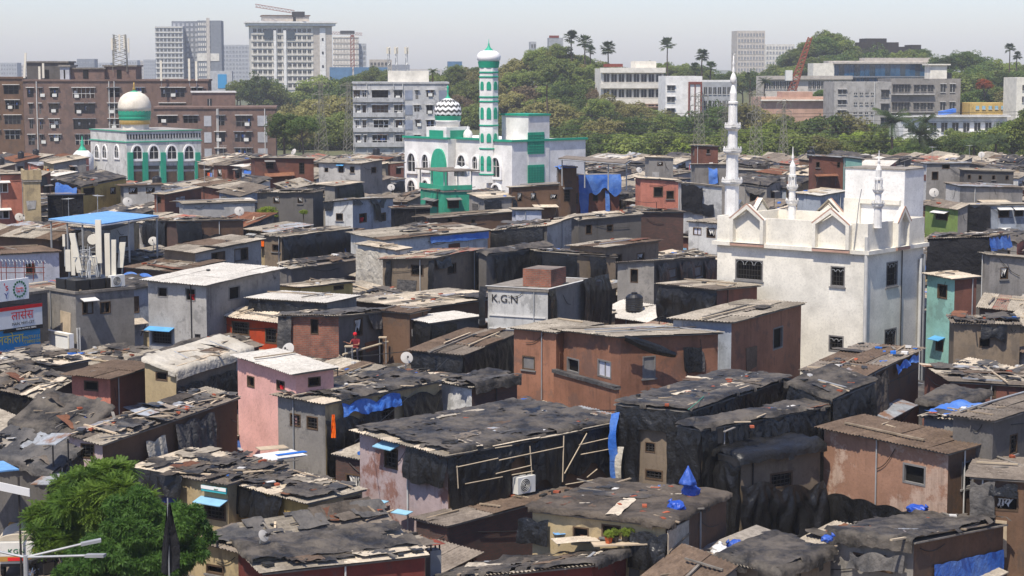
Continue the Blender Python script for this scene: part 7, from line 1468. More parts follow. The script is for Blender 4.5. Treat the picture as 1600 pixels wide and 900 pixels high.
# --- rooftop of the concrete block: battery cabinets, antennas
p0 = fr1.world(1.0, 1.0, fr1.z+.12)
for k in range(6):
    q = fr1.world(.45+.95*(k // 2), .5+1.05*(k % 2), fr1.z+.12); rr = empty('battery_cabinet', q, fr1.rot, 'black ribbed cabinet in row on concrete block roof', 'cabinet', 'black cabinets on the concrete block'); b = MB(); b.box(-.42, -.45, 0, .42, .45, .55); b.build('case', 'tank_black', rr)
    b = MB()
    for j in range(9): b.box(-.4+j*.09, -.47, .04, -.37+j*.09, -.452, .5)
    b.build('rib', 'iron', rr)
def antenna(px, y0, y1, d, wpx, label, tilt=0.0, mast=True):
    p = at_d(px, y1, d); h = (y1-y0)*d/FPX; w_ = wpx*d/FPX; rr = empty('panel_antenna', p, 0, label, 'antenna'); b = MB()
    ax = Vector((math.sin(tilt), 0, math.cos(tilt))); b.obox(ax*h/2, (w_/2,0,0), (0,w_*.28,0), ax*h/2); b.build('panel', 'antenna', rr)
    b = MB(); b.tube(Vector((0,.18,-1.1)), ax*h*.9+Vector((0,.18,0)), .045, 6)
    for t in (.15, .8): b.beam(ax*h*t, ax*h*t+Vector((0,.18,0)), .06)
    b.build('mast', 'galv', rr)
dA = fr1.N3.y+2.4
for px, y0, y1, wp, tl, lb in ((155,343,411,9,0,'tallest pale panel antenna in the cluster on concrete block'),(125,363,426,9,-.17,'leaning panel antenna left of the tallest one'),(169,364,432,8,0,'panel antenna just right of the tallest one'),(178,374,440,7,.02,'thin panel antenna second from right in cluster'),(188,378,418,9,.12,'rightmost tilted panel antenna in cluster'),(107,390,424,8,0,'short wide panel antenna at left of cluster'),(115,382,430,6,0,'thin dark panel antenna behind leaning one'),(100,366,385,4,0,'small white rod antenna at far left of cluster')):
    antenna(px, y0, y1, dA+random.uniform(-.4,.4), wp, lb, tl)
for px, py, lb in ((145,374,'upper round drum antenna in cluster on concrete block'),(147,407,'lower round drum antenna in cluster on concrete block')):
    p = at_d(px, py, dA); rr = empty('drum_antenna', p, 0, lb, 'antenna'); b = MB(); b.tube((0,-.12,0), (0,.12,0), .27, 20); b.build('drum', 'antenna', rr); b = MB(); b.tube((.2,.2,-1.6), (.2,.2,.5), .04, 6); b.beam((0,.1,0), (.2,.2,0), .05); b.build('mast', 'galv', rr)
rr = empty('antenna_rack', fr1.world(1.7, 1.6, fr1.z+.12), fr1.rot, 'tangle of grey lattice struts carrying antennas on concrete block', 'antenna rack'); b = MB(); rg = random.Random(3)
for k in range(26):
    x, y = rg.uniform(-.9,.9), rg.uniform(-.9,.9); b.tube((x,y,0), (x*.6+rg.uniform(-.2,.2), y*.6, rg.uniform(.8,2.2)), .025, 4)
for k in range(14): z = rg.uniform(.3, 2.0); b.tube((rg.uniform(-.8,0), rg.uniform(-.5,.5), z), (rg.uniform(0,.8), rg.uniform(-.5,.5), z+rg.uniform(-.2,.2)), .02, 4)
b.build('struts', 'galv', rr)
def ac_unit(loc, rot, label, s=1.0):
    rr = empty('air_conditioner', loc, rot, label, 'air conditioner'); b = MB(); b.box(-.42*s, -.32*s, .06, .42*s, 0, .66*s); b.build('case', 'ac_white', rr)
    b = MB(); n = 18; b.add([(-.08*s+.24*s*math.cos(6.283*k/n), -.323*s, .36*s+.24*s*math.sin(6.283*k/n)) for k in range(n)], [tuple(range(n))]); b.build('fan_opening', 'iron', rr)
    b = MB()
    for k in range(4):
        r = .06*s*(k+1)
        for j in range(14): a0, a1 = 6.283*j/14, 6.283*(j+1)/14; b.beam((-.08*s+r*math.cos(a0), -.335*s, .36*s+r*math.sin(a0)), (-.08*s+r*math.cos(a1), -.335*s, .36*s+r*math.sin(a1)), .014)
    b.build('fan_grille', 'ac_white', rr); b = MB(); b.box(-.35*s, -.3*s, 0, -.28*s, .02, .06); b.box(.28*s, -.3*s, 0, .35*s, .02, .06); b.build('bracket', 'iron', rr)
ac_unit(fr1.world(2.6, .3, fr1.z+.12), fr1.rot, 'white air conditioner on roof edge of concrete block with antennas')
f9 = HF('C9'); a, c = f9.hitpx('R', 819, 772, .3); ac_unit(f9.world(a, -.12, c), f9.rot, 'white air conditioner hung on black tarp wall of big house', 1.0)
# bamboo strips holding the tarp on the big house
r9 = empty('bamboo_strips', f9.world(0,0,0), f9.rot, 'pale bamboo strips pinned across black tarp wall beside air conditioner', 'bamboo')
for x0, y0, x1, y1 in ((713,730,778,716),(714,728,716,763),(727,756,785,745),(775,740,830,727),(780,719,880,698),(828,697,831,742),(881,681,879,753),(917,677,882,740),(905,695,962,682),(908,710,962,700),(774,700,800,696),(800,742,833,736),(884,757,938,748),(917,746,933,733)):
    a0, c0 = f9.hitpx('R', x0, y0, .32); a1, c1 = f9.hitpx('R', x1, y1, .32); b = MB(); b.tube((a0,-.32,c0), (a1,-.32,c1), .022, 5); b.build('strip', 'bamboo', r9)
# --- K.G.N lettering
fg = HF('G14'); a, c = fg.hitpx('L', 789, 466, 0)
rr = empty('painted_lettering', fg.world(0,0,0), fg.rot, 'black hand-painted K.G.N letters on pale board front', 'lettering'); text('K.G.N', 'iron', rr, .55, lambda x, u, o: (-.03-o, a-x, c-.2+u), xs=1.05)
b = MB(); b.box(-.05, .1, fg.z-1.35, -.01, fg.D-.1, fg.z-1.28); b.box(-.05, .1, fg.z-2.0, -.01, fg.D-.1, fg.z-1.93); b.build('board_seam', 'frame_white', rr)
# --- shop signs
f2 = HF('B2')
rr, w_, h, F = board('L', f2, 316, 757, 355, 772, 'sign_teal', 'teal and white shop board reading care above grille door', .12, .06); b = MB(); b.box(0, -.075, h*.42, w_, -.061, h); b.build('white_field', 'sign_white', rr); text('care+', 'text_green', rr, h*.42, lambda x, u, o: (w_*.62+x, -.08-o, h*.52+u)); text('pharmacy', 'text_white', rr, h*.2, lambda x, u, o: (w_*.5+x, -.065-o, h*.15+u)) if False else None
rr, w_, h, F = board('L', f2, 237, 754, 277, 788, 'sign_navy', 'dark blue banner reading Mobile Doctor under black tarp eave', .25, .05); b = MB(); b.box(w_*.03, -.062, h*.42, w_*.72, -.051, h*.75); b.build('red_field', 'sign_red', rr); text('Mobile Doctor', 'text_white', rr, h*.22, lambda x, u, o: (w_*.38+x, -.066-o, h*.5+u)); b = MB(); b.box(w_*.78, -.062, h*.35, w_*.96, -.051, h*.8); b.build('portrait_field', 'mud', rr)
# --- van
def van():
    p = at_z(27, 903, 0); rr = empty('three_wheeler_van', (p.x, p.y, 0), R_(6), 'cream canvas-topped cargo three-wheeler lettered KGN seen from behind', 'van')
    b = MB(); w_ = .66; zt = 1.35; n = 8; L = 1.9
    prof = [(-w_, zt)]+[(-w_+2*w_*k/n, zt+.20*math.sin(math.pi*k/n)**.6+.02) for k in range(n+1)]+[(w_, zt)]
    for (x0, z0), (x1, z1) in zip(prof[:-1], prof[1:]): b.quad((x0,0,z0), (x1,0,z1), (x1,L,z1), (x0,L,z0))
    b.add([(x,-.002,z) for x, z in prof], [tuple(range(len(prof)))]); b.build('canvas_roof', 'canvas', rr)
    b = MB(); b.box(-w_, .0, .52, w_, L, zt-.01); b.build('cargo_box', 'van_white', rr); b = MB(); b.box(-w_*.86, -.05, .80, w_*.86, -.003, zt-.06); d = b.build('rear_panel', 'van_white', rr)
    text('KGN', 'text_green', d, .24, lambda x, u, o: (x, -.055-o, .90+u), xs=1.15)
    b = MB(); b.box(-w_*.9, -.06, .62, w_*.9, -.004, .79); b.build('bumper_band', 'van_ochre', rr); b = MB(); b.box(-.3, -.075, .64, .3, -.061, .76); b.build('number_plate', 'text_red', rr)
    for s_ in (-1, 1):
        b = MB(); b.box(s_*w_*.97-.06, -.07, .85, s_*w_*.97+.06, -.004, 1.05); b.build('tail_lamp', 'red_lamp', rr)
        b = MB(); b.lathe([(.08,-.07),(.24,-.07),(.26,-.03),(.26,.03),(.24,.07),(.08,.07)], 16); o = b.build('wheel', 'rubber', rr); o.rotation_euler = (0, math.pi/2, 0); o.location = (s_*w_*.8, .35, .26)
    b = MB(); b.box(-w_*.85, L, .35, w_*.85, L+.95, 1.5); b.build('cab', 'van_ochre', rr); b = MB(); b.lathe([(.08,-.07),(.24,-.07),(.26,0),(.24,.07),(.08,.07)], 16); o = b.build('wheel', 'rubber', rr); o.rotation_euler = (0, math.pi/2, 0); o.location = (0, L+.9, .26)
    b = MB(); b.box(-w_*.8, .05, .40, w_*.8, L, .50); b.build('chassis', 'iron', rr)
van()
# --- motorcycles
def motorcycle(px, py, rot, label, tank):
    p = at_z(px, py, 0); rr = empty('motorcycle', (p.x, p.y, 0), rot, label, 'motorcycle')
    for x in (-.62, .62):
        b = MB(); n = 20
        for k in range(n):
            a0, a1 = 6.283*k/n, 6.283*(k+1)/n; b.tube((x+.27*math.cos(a0),0,.31+.27*math.sin(a0)), (x+.27*math.cos(a1),0,.31+.27*math.sin(a1)), .045, 5, cap=False)
        wh = b.build('wheel', 'rubber', rr, smooth=True); b = MB()
        for k in range(10): a = .628*k; b.tube((x,0,.31), (x+.25*math.cos(a),0,.31+.25*math.sin(a)), .012, 4)
        b.tube((x,-.06,.31), (x,.06,.31), .06, 8); b.build('spokes', 'chrome', wh)
    b = MB(); b.obox((.18,0,.78), (.26,0,.05), (0,.13,0), (-.03,0,.11)); b.build('tank', tank, rr); b = MB(); b.obox((-.32,0,.78), (.38,0,.03), (0,.12,0), (0,0,.06)); b.build('seat', 'seat', rr)
    b = MB(); b.obox((.05,0,.42), (.22,0,0), (0,.13,0), (0,0,.18)); b.build('engine', 'iron', rr); b = MB()
    for s_ in (-.09, .09): b.tube((.62,s_,.31), (.42,s_,.95), .03, 6)
    b.tube((-.62,.07,.31), (.0,.1,.45), .03, 6); b.tube((-.5,0,.7), (.4,0,.85), .035, 6); b.build('frame', 'chrome', rr)
    b = MB(); b.path([(.30,-.36,1.05),(.40,-.1,1.02),(.40,.1,1.02),(.30,.36,1.05)], .018); b.build('handlebar', 'paint_black', rr); b = MB(); b.lathe([(.02,-.06),(.09,-.04),(.1,.04),(.02,.05)], 12); o = b.build('headlamp', 'chrome', rr); o.location = (.55,0,.9); o.rotation_euler = (0, math.pi/2, 0)
    b = MB(); b.tube((-.7,.16,.35), (.0,.16,.33), .045, 8); b.build('exhaust', 'chrome', rr); b = MB(); b.obox((-.68,0,.68), (.18,0,-.08), (0,.07,0), (.01,0,.02)); b.build('rear_mudguard', tank, rr)
motorcycle(52, 853, R_(20), 'motorcycle with spoked wheel parked beyond the cargo three-wheeler', 'paint_black'); motorcycle(98, 893, R_(48), 'dark motorcycle parked under tree beside cargo three-wheeler', 'scooter_blue'); motorcycle(72, 905, R_(50), 'black motorcycle with handlebar at bottom edge by cargo three-wheeler', 'paint_black'); motorcycle(30, 822, R_(15), 'motorcycle in front of the shop row at left', 'paint_black')
# --- people
def person(name, label, joints, rads, edges, cuts, mats, parts=(), loc=(0,0,0), rot=0):
    rr = empty('person', loc, rot, label, 'person'); me = bpy.data.meshes.new('body'); me.from_pydata(joints, edges, []); o = link('body', me, rr)
    sk = o.modifiers.new('Skin', 'SKIN'); sb = o.modifiers.new('Sub', 'SUBSURF'); sb.levels = sb.render_levels = 2; sk.use_smooth_shade = True
    if not me.skin_vertices: me.attributes.new('skin', 'FLOAT', 'POINT')
    return rr, o, me
def skinned(joints, edges, rads, name, mats, parent, matfn=None, root=0):
    """one continuous surface grown over a skeleton, baked to a mesh"""
    me = bpy.data.meshes.new(name); me.from_pydata([Vector(j) for j in joints], edges, []); o = bpy.data.objects.new(name, me); COL.objects.link(o)
    bm = bmesh.new(); bm.from_mesh(me); ly = bm.verts.layers.skin.verify(); bm.verts.ensure_lookup_table()
    for i, v in enumerate(bm.verts):
        r = rads[i]; v[ly].radius = (r, r) if isinstance(r, (int, float)) else r; v[ly].use_root = i == root
    bm.to_mesh(me); bm.free()
    m = o.modifiers.new('skin', 'SKIN'); m.use_smooth_shade = True; s = o.modifiers.new('sub', 'SUBSURF'); s.levels = 2; s.render_levels = 2
    bpy.context.view_layer.update(); nm = bpy.data.meshes.new_from_object(o.evaluated_get(bpy.context.evaluated_depsgraph_get())); bpy.data.objects.remove(o); bpy.data.meshes.remove(me)
    nm.materials.clear()
    for q in mats: nm.materials.append(M(q))
    if matfn:
        for p in nm.polygons: p.material_index = matfn(p.center)
    for p in nm.polygons: p.use_smooth = True
    nm.name = name; return link(name, nm, parent)
def hand(parent, wrist, d, side, curl=.5):
    """palm with four fingers and a thumb, pointing along d"""
    d = Vector(d).normalized(); s = d.cross(Vector((0,0,1)))
    s = s.normalized() if s.length > .05 else Vector((1,0,0)); dn = d.cross(s).normalized(); W0 = Vector(wrist); b = MB()
    j = [W0, W0+d*.045, W0+d*.085]; e = [(0,1),(1,2)]; r = [.024, (.03,.018), (.03,.016)]
    for k, (o, ln) in enumerate(((-.027,.062),(-.009,.072),(.009,.068),(.027,.052))):
        n = len(j); base = W0+d*.085+s*o; j += [base, base+d*ln*.5+dn*ln*.22*curl, base+d*ln*.8+dn*ln*.7*curl]; e += [(2,n),(n,n+1),(n+1,n+2)]; r += [.009,.0085,.007]
    n = len(j); j += [W0+d*.03+s*.03*side, W0+d*.06+s*.055*side, W0+d*.085+s*.06*side+dn*.02]; e += [(1,n),(n,n+1),(n+1,n+2)]; r += [.011,.01,.008]
    return skinned(j, e, r, 'hand', ['skin'], parent)
fc = HF('C5')
def worker():
    # sits on the scaffold pole, torso twisted, both arms reaching to the wall on the left
    a, c = fc.hitpx('R', 556, 547, .55); loc = fc.world(a, -.55, c); rr = empty('person', loc, 0, 'person with maroon shirt and red head cloth working on scaffold of brick house', 'person')
    J = [(0,0,.10),(0,0,.28),(0,-.01,.46),(0,-.01,.56),(-.02,-.03,.64),(-.03,-.04,.76), (-.17,-.03,.50),(-.28,-.10,.30),(-.46,-.16,.40), (.17,.0,.50),(.16,-.16,.28),(-.08,-.28,.30), (-.09,-.05,.08),(-.16,-.40,.06),(-.16,-.44,-.36),(-.16,-.54,-.42), (.09,-.05,.08),(.10,-.40,.06),(.12,-.44,-.36),(.12,-.54,-.42)]
    E = [(0,1),(1,2),(2,3),(3,4),(4,5),(2,6),(6,7),(7,8),(2,9),(9,10),(10,11),(0,12),(12,13),(13,14),(14,15),(0,16),(16,17),(17,18),(18,19)]
    Rd = [(.15,.11),(.14,.10),(.15,.10),.055,.075,.085, .06,.045,.03, .06,.045,.03, .09,.07,.05,.04, .09,.07,.05,.04]
    def mf(p):
        if p.z > .57: return 0
        if p.z < .13 : return 2
        if abs(p.x) > .22 or p.y < -.14: return 0
        return 1
    body = skinned(J, E, Rd, 'body', ['skin', 'shirt_maroon', 'trouser'], rr, mf)
    hand(body, (-.46,-.16,.40), (-.9,-.2,.35), 1); hand(body, (-.08,-.28,.30), (-1,-.1,.1), -1)
    b = MB(); b.lathe([(.088,.71),(.098,.76),(.10,.81),(.075,.87),(.02,.89)], 14, (-.03,-.03,0), wave=(8,.04)); b.build('head_cloth', 'cloth_red', body, smooth=True)
    b = MB(); b.obox((-.045,-.125,.735), (.012,0,0), (0,.022,-.006), (0,0,.02)); b.build('nose', 'skin', body)
    for s_ in (-.03, .03): b = MB(); b.obox((-.04+s_,-.118,.755), (.012,0,0), (0,.006,0), (0,0,.006)); b.build('eye', 'hair', body)
worker()
def scaffold():
    P = lambda px, py, o: (lambda q: fc.world(q[0], -o, q[1]))(fc.hitpx('R', px, py, o)); o0 = P(536, 553, .62); rr = empty('scaffold', (o0.x, o0.y, 0), 0, 'bamboo scaffold pole with small stools on dark side of brick house', 'scaffold'); L0 = Vector((o0.x, o0.y, 0))
    b = MB(); b.tube(P(536,554,.62)-L0, P(606,534,.62)-L0, .055, 8); b.build('pole', 'bamboo', rr)
    b = MB(); b.tube(P(530,555,.8)-L0, P(562,584,.8)-L0, .03, 6); b.tube(P(533,558,.8)-L0, P(555,563,.8)-L0, .02, 6); b.build('brace', 'bamboo', rr)
    for x, y in ((545,541),(598,527)):
        b = MB(); q = P(x, y, .7)-L0; b.obox(q, (.2,0,0), (0,.16,0), (0,0,.025)); st = b.build('stool_top', 'plankpale', rr); b = MB()
        for sx in (-.16,.16):
            for sy in (-.12,.12): b.tube(q+Vector((sx,sy,0)), q+Vector((sx,sy,-1.3)), .018, 5)
        b.build('stool_legs', 'galv', st)
scaffold()
def standing(px, py, label, shirt, rot):
    p = at_z(px, py, 0); rr = empty('person', (p.x, p.y, 0), rot, label, 'person')
    J = [(0,0,.92),(0,0,1.12),(0,0,1.34),(0,0,1.47),(0,-.02,1.54),(0,-.03,1.64), (-.19,0,1.38),(-.25,.02,1.10),(-.22,-.12,.90), (.19,0,1.38),(.25,.02,1.10),(.22,-.14,.92), (-.10,0,.84),(-.11,-.03,.48),(-.11,.02,.07),(-.11,-.13,.04), (.10,0,.84),(.11,-.02,.48),(.11,.03,.07),(.11,-.12,.04)]
    E = [(0,1),(1,2),(2,3),(3,4),(4,5),(2,6),(6,7),(7,8),(2,9),(9,10),(10,11),(0,12),(12,13),(13,14),(14,15),(0,16),(16,17),(17,18),(18,19)]
    Rd = [(.15,.10),(.135,.095),(.16,.10),.05,.075,.085, .058,.045,.03, .058,.045,.03, .085,.065,.042,.04, .085,.065,.042,.04]
    body = skinned(J, E, Rd, 'body', ['skin', shirt, 'trouser'], rr, lambda q: 0 if q.z > 1.45 else 2 if q.z < .92 and abs(q.x) < .19 else 0 if abs(q.x) > .185 and q.z < 1.14 else 1)
    hand(body, (-.22,-.12,.90), (.05,-.35,-.9), 1); hand(body, (.22,-.14,.92), (-.05,-.35,-.9), -1)
    b = MB(); b.lathe([(.085,1.66),(.095,1.70),(.085,1.745),(.03,1.765)], 14, (0,-.02,0)); b.build('hair', 'hair', body, smooth=True); b = MB(); b.obox((0,-.115,1.635), (.012,0,0), (0,.02,0), (0,0,.02)); b.build('nose', 'skin', body)
standing(84, 899, 'person in pale shirt standing among motorcycles under tree', 'shirt_white', R_(150))
# --- street lamp with two arms, black flag
p = at_d(40, 868, 52); rr = empty('street_lamp', (p.x, p.y, 0), 0, 'grey street lamp pole with two long slanting arms', 'street lamp'); b = MB(); b.tube((0,0,0), (0,0,p.z), .07, 8); b.build('pole', 'galv', rr)
for x, y in ((128,850),(136,868),(-30,856)):
    q = at_d(x, y, 52+(.4 if y < 860 else -.4)); v = Vector((q.x-p.x, q.y-p.y, q.z)); b = MB(); b.tube((0,0,p.z-.05), v, .035, 6); ar = b.build('arm', 'galv', rr); d = (v-Vector((0,0,p.z))).normalized(); b = MB(); b.obox(v+d*.25, d*.28, d.cross(Vector((0,0,1)))*.10, (0,0,.04)); b.build('lamp_head', 'pvc_grey', ar)
p = at_d(262, 781, 53); rr = empty('flag', (p.x, p.y, 0), 0, 'black flag hanging limp on a pole before the dark green tree', 'flag'); b = MB(); b.tube((0,0,0), (0,0,p.z+.05), .03, 7, .02); b.build('pole', 'pvc_grey', rr); b = MB(); n, m = 10, 16; vs = []
for j in range(m+1):
    for i in range(n+1):
        f, g = i/n, j/m; wd = .06+.2*min(1, g*1.6)-.10*max(0, g-.75); vs.append((-.42*wd+wd*1.7*f-.12*g*(1-f), .06*math.sin(f*9+g*4)+.04*math.sin(f*17), p.z-.12-1.95*g-.1*math.sin(f*5)*g))
b.add(vs, [(j*(n+1)+i, j*(n+1)+i+1, (j+1)*(n+1)+i+1, (j+1)*(n+1)+i) for j in range(m) for i in range(n)]); b.build('cloth', 'cloth_black', rr, smooth=True)
# --- shop front at the street: blue awning, board, orange door
f5 = HF('B5')
p = at_d(0, 740, 66); rr = empty('shop_awning', (p.x-1, p.y, 0), 0, 'sky blue tin awning with white fascia board over shop at left edge', 'awning'); q = [at_d(-40,742,65.4), at_d(30,735,66.5), at_d(5,722,68), at_d(-40,724,68)]; L0 = Vector((p.x-1, p.y, 0)); b = MB(); lo = [v-L0 for v in q]; b.add(lo+[v+Vector((0,0,.05)) for v in lo], [(3,2,1,0),(4,5,6,7),(0,1,5,4),(1,2,6,5),(2,3,7,6),(3,0,4,7)]); b.build('sheet', 'bluesheet', rr)
b = MB(); a_, c_ = at_d(-40,745,65.6)-L0, at_d(46,764,66.2)-L0; b.add([a_, c_, c_-Vector((0,0,.28)), a_-Vector((0,0,.3)), a_+Vector((0,.06,0)), c_+Vector((0,.06,0)), c_+Vector((0,.06,-.28)), a_+Vector((0,.06,-.3))], [(0,3,2,1),(4,5,6,7),(0,1,5,4),(3,7,6,2)]); b.build('fascia', 'sign_white', rr); b = MB(); e = at_d(29,745,66.3)-L0; b.tube((e.x,e.y,0), (e.x,e.y,e.z), .04, 6); b.build('post', 'iron', rr)
for px, py, lb, mt in ((84,686,'grey tin awning sheet propped above the shop row','tin'),(77,748,'pale tin awning sheet low beside the tree','tin'),):
    p = at_d(px, py, 67); rr = empty('awning', (p.x, p.y, 0), R_(-35), lb, 'awning'); b = MB(); b.obox((0,0,p.z), (.55,0,.06), (0,.4,.14), (0,0,.015)); b.build('sheet', mt, rr); b = MB(); b.tube((.4,.3,0), (.4,.3,p.z), .03, 5); b.tube((-.4,.3,0), (-.4,.3,p.z), .03, 5); b.build('post', 'iron', rr)
p = at_z(15, 812, 0); rr = empty('wooden_door', (p.x, p.y, 0), R_(8), 'orange-brown panelled wooden door standing at shop front', 'door'); b = MB(); b.box(-.25,-.03,0,.25,.03,1.9); b.build('leaf', 'door_wood', rr)
for z in (.2, 1.05): b = MB(); b.box(-.17,-.045,z,.17,-.031,z+.7); b.build('panel', 'door_wood', rr)
b = MB(); b.tube((.19,-.06,1.0), (.19,-.06,1.12), .015, 6); b.build('handle', 'iron', rr)
# --- bundles, sack, boards, tyre, chimney
def bundle(p, r, label, mat='bag_blue', name='bundle', seed=1, sq=.8, sx=1.15):
    bm = bmesh.new(); bmesh.ops.create_icosphere(bm, subdivisions=4, radius=1)
    for v in bm.verts:
        d = v.co.normalized(); w_ = .9+.22*noise.noise(d*1.6+Vector((seed*7,0,0)))+.25*abs(noise.noise(d*2.6+Vector((seed,0,5))))+.10*abs(noise.noise(d*6))
        v.co = Vector((d.x*r*w_*sx, d.y*r*w_, max(-.55, d.z)*r*w_*sq)); 
    me = bpy.data.meshes.new('body'); bm.to_mesh(me); bm.free(); me.materials.append(M(mat)); me.polygons.foreach_set('use_smooth', [True]*len(me.polygons))
    rr = empty(name, p, seed*1.1, label, 'bundle'); link('body', me, rr).location = (0,0,r*.45); b = MB(); b.lathe([(.02,.0),(.03,.05),(.07,.10),(.03,.12)], 9, wave=(6,.4)); o = b.build('knot', mat, rr, smooth=True); o.location = (r*sx*.75, 0, r*.8); o.rotation_euler = (0,.9,0)
bundle(on_roof('A4', 1079, 775), .30, 'upper blue plastic bundle on tarp roof of shack with pots', seed=1); bundle(on_roof('A4', 1057, 798), .27, 'lower blue plastic bundle on tarp roof of shack with pots', seed=2)
bundle(on_roof('A9', 1150, 858), .25, 'blue bag beside the white sack', seed=3); bundle(on_roof('A9', 1194, 852), .16, 'small blue bag right of blue bag and white sack', seed=4); bundle(on_roof('A1', 1433, 801), .26, 'blue bag on top of the bottom right corner shack', seed=5, sq=.6, sx=1.5); bundle(on_roof('A1', 1292, 846), .16, 'blue bag hanging at left corner of bottom right shack', seed=6)
bundle(on_roof('A9', 1124, 866), .27, 'torn white sack lying left of blue bag', 'sack', 'sack', 7, .75, 1.4)
p = at_d(1075, 757, 61.5); b = MB(); b.lathe([(.2,0),(.22,.05),(.19,.16),(.13,.3),(.08,.44),(.03,.56),(.015,.62)], 22, wave=(7,.4)); o = b.build('bundle', 'bag_blue', smooth=True); o.location = p; tag(o, 'peaked blue plastic bag tied up behind the blue bundles', 'bundle')
fa = HF('A3a'); 
for j, (x0, a_, dr, mt, lb) in enumerate(((967, .94, 3.3, 'tarp_blue', 'long blue plastic strip hanging at corner of black-wrapped shack'),)):
    t = tarp_wall(fa, None, 'L', .92, 1.04, .2, dr, mt, 3, .2, .22, 1.4, 'hanging_strip'); t.location = (fa.N3.x, fa.N3.y, 0); t.rotation_euler = (0,0,fa.rot); tag(t, lb, 'plastic strip')
    t = tarp_wall(fa, None, 'L', .86, .95, 1.5, 2.0, 'tarp_white', 4, .2, .26, 1.2, 'hanging_strip'); t.location = (fa.N3.x, fa.N3.y, 0); t.rotation_euler = (0,0,fa.rot); tag(t, 'pale plastic strip hanging beside the long blue one', 'plastic strip')
p = on_roof('C9', 703, 695); b = MB(); n = 24
for k in range(n): a0, a1 = 6.283*k/n, 6.283*(k+1)/n; b.tube((.24*math.cos(a0), .24*math.sin(a0), .06), (.24*math.cos(a1), .24*math.sin(a1), .06), .06, 7, cap=False)
o = b.build('tyre', 'rubber', smooth=True); o.location = p; tag(o, 'black tyre lying on tarp roof of big house', 'tyre')
p = at_z(677, 905, 2.0); rr = empty('chimney', (p.x, p.y, 0), .5, 'square grey metal chimney with rusty cap at bottom edge', 'chimney'); zc = at_d(677, 858, p.y).z; b = MB(); b.box(-.19,-.19,0,.19,.19,zc); b.build('flue', 'pvc_grey', rr); b = MB()
for x in (-.15,.15):
    for y in (-.15,.15): b.box(x-.02,y-.02,zc,x+.02,y+.02,zc+.2)
b.build('cap_legs', 'iron', rr); b = MB(); b.add([(-.3,-.3,zc+.2),(.3,-.3,zc+.2),(.3,.3,zc+.2),(-.3,.3,zc+.2),(0,0,zc+.32)], [(3,2,1,0),(0,1,4),(1,2,4),(2,3,4),(3,0,4)]); b.build('cap', 'rust', rr)
def slab(p, l, w_, rot, mat, label, name='board', th=.03, cat='board', tilt=0.0, group=None):
    b = MB(); b.box(-l/2, -w_/2, 0, l/2, w_/2, th); o = b.build(name, mat); o.location = p; o.rotation_euler = (tilt, 0, rot); tag(o, label, cat, group); return o
p = on_roof('B3', 438, 712, .25); slab(p, 1.7, 1.1, R_(40), 'scrap_white', 'large pale board lying on roof near concrete house with blue tarp', tilt=.05); slab(on_roof('B3', 425, 700, .35), 1.1, .6, R_(25), 'plankpale', 'small pale board stacked on the large pale board')
slab(on_roof('B3', 455, 709, .4), 1.2, .25, R_(35), 'scrap_blue', 'blue plank lying on the large pale board', 'plank', cat='plank')
f4 = HF('A4'); a, c = f4.hitpx('R', 1057, 868, .1); w_ = f4.hitpx('R', 1074, 850, .1)[0]-f4.hitpx('R', 1042, 850, .1)[0]; rr = empty('leaning_board', f4.world(f4.hitpx('R',1042,868,.1)[0], -.1, c-.05), f4.rot, 'cream wooden board leaning on right wall of shack with blue bundles', 'board'); b = MB(); b.box(0,-.05,0,w_,0,1.0); b.build('panel', 'beige', rr); b = MB(); b.obox((w_/2,-.07,.45), (w_/2,0,.12), (0,.015,0), (0,0,.03)); b.build('batten', 'wood', rr)
# planks, bricks and tiles on the near roofs
rg = random.Random(12); n = 0
for key, spots in (('A3a', ((1131,608,.9),(1040,622,.55),(1052,612,.35),(1095,605,.4),(1185,596,.3))), ('A3b', ((1160,660,.6),(1190,650,.8),(1140,672,.9),(1230,640,.5))), ('C9', ((760,660,1.3),(820,668,1.0),(690,672,1.2),(860,650,.9))), ('B1', ((200,668,1.4),(240,652,1.6),(290,640,1.4),(180,682,1.2),(330,625,1.3))), ('A6', ((560,838,1.0),(600,850,.8))), ('B2', ((300,740,1.5),(350,735,1.2),(390,738,1.0))), ('C11', ((300,560,.7),(330,556,.9),(350,548,.5)))):
    nm = {'A3a':'black-wrapped shack below orange house','A3b':'tarp block beside salmon room','C9':'big tarp-skirted house','B1':'long brown house behind tree','A6':'long red-walled shack at bottom','B2':'shop with teal sign','C11':'cream tarpaulin house'}[key]
    for px, py, l in spots: p = on_roof(key, px, py, .17); slab(p, l, rg.uniform(.06,.14), rg.uniform(-.5,1.4), rg.choice(('plankpale','wood','wood_grey')), 'weathered plank lying on roof of '+nm, 'plank', .035, 'plank', group='planks on '+nm)
for key, spots, nm in (('A3a', ((1113,606),(1140,598),(1075,614),(1110,618),(1042,634)), 'black-wrapped shack below orange house'), ('A3c', ((1330,600),(1312,612),(1290,605)), 'small flat black tarp box'), ('A4', ((990,778),(968,790),(1007,792),(1005,802),(1040,803),(1036,812),(870,770)), 'shack with blue bundles'), ('A3b', ((1200,640),(1175,668)), 'tarp block beside salmon room')):
    for px, py in spots: p = on_roof(key, px, py, .16); slab(p, rg.uniform(.18,.28), rg.uniform(.1,.15), rg.uniform(0,3), 'tile_red', 'broken red brick lying on roof of '+nm, 'brick', .07, 'brick', group='bricks on '+nm)
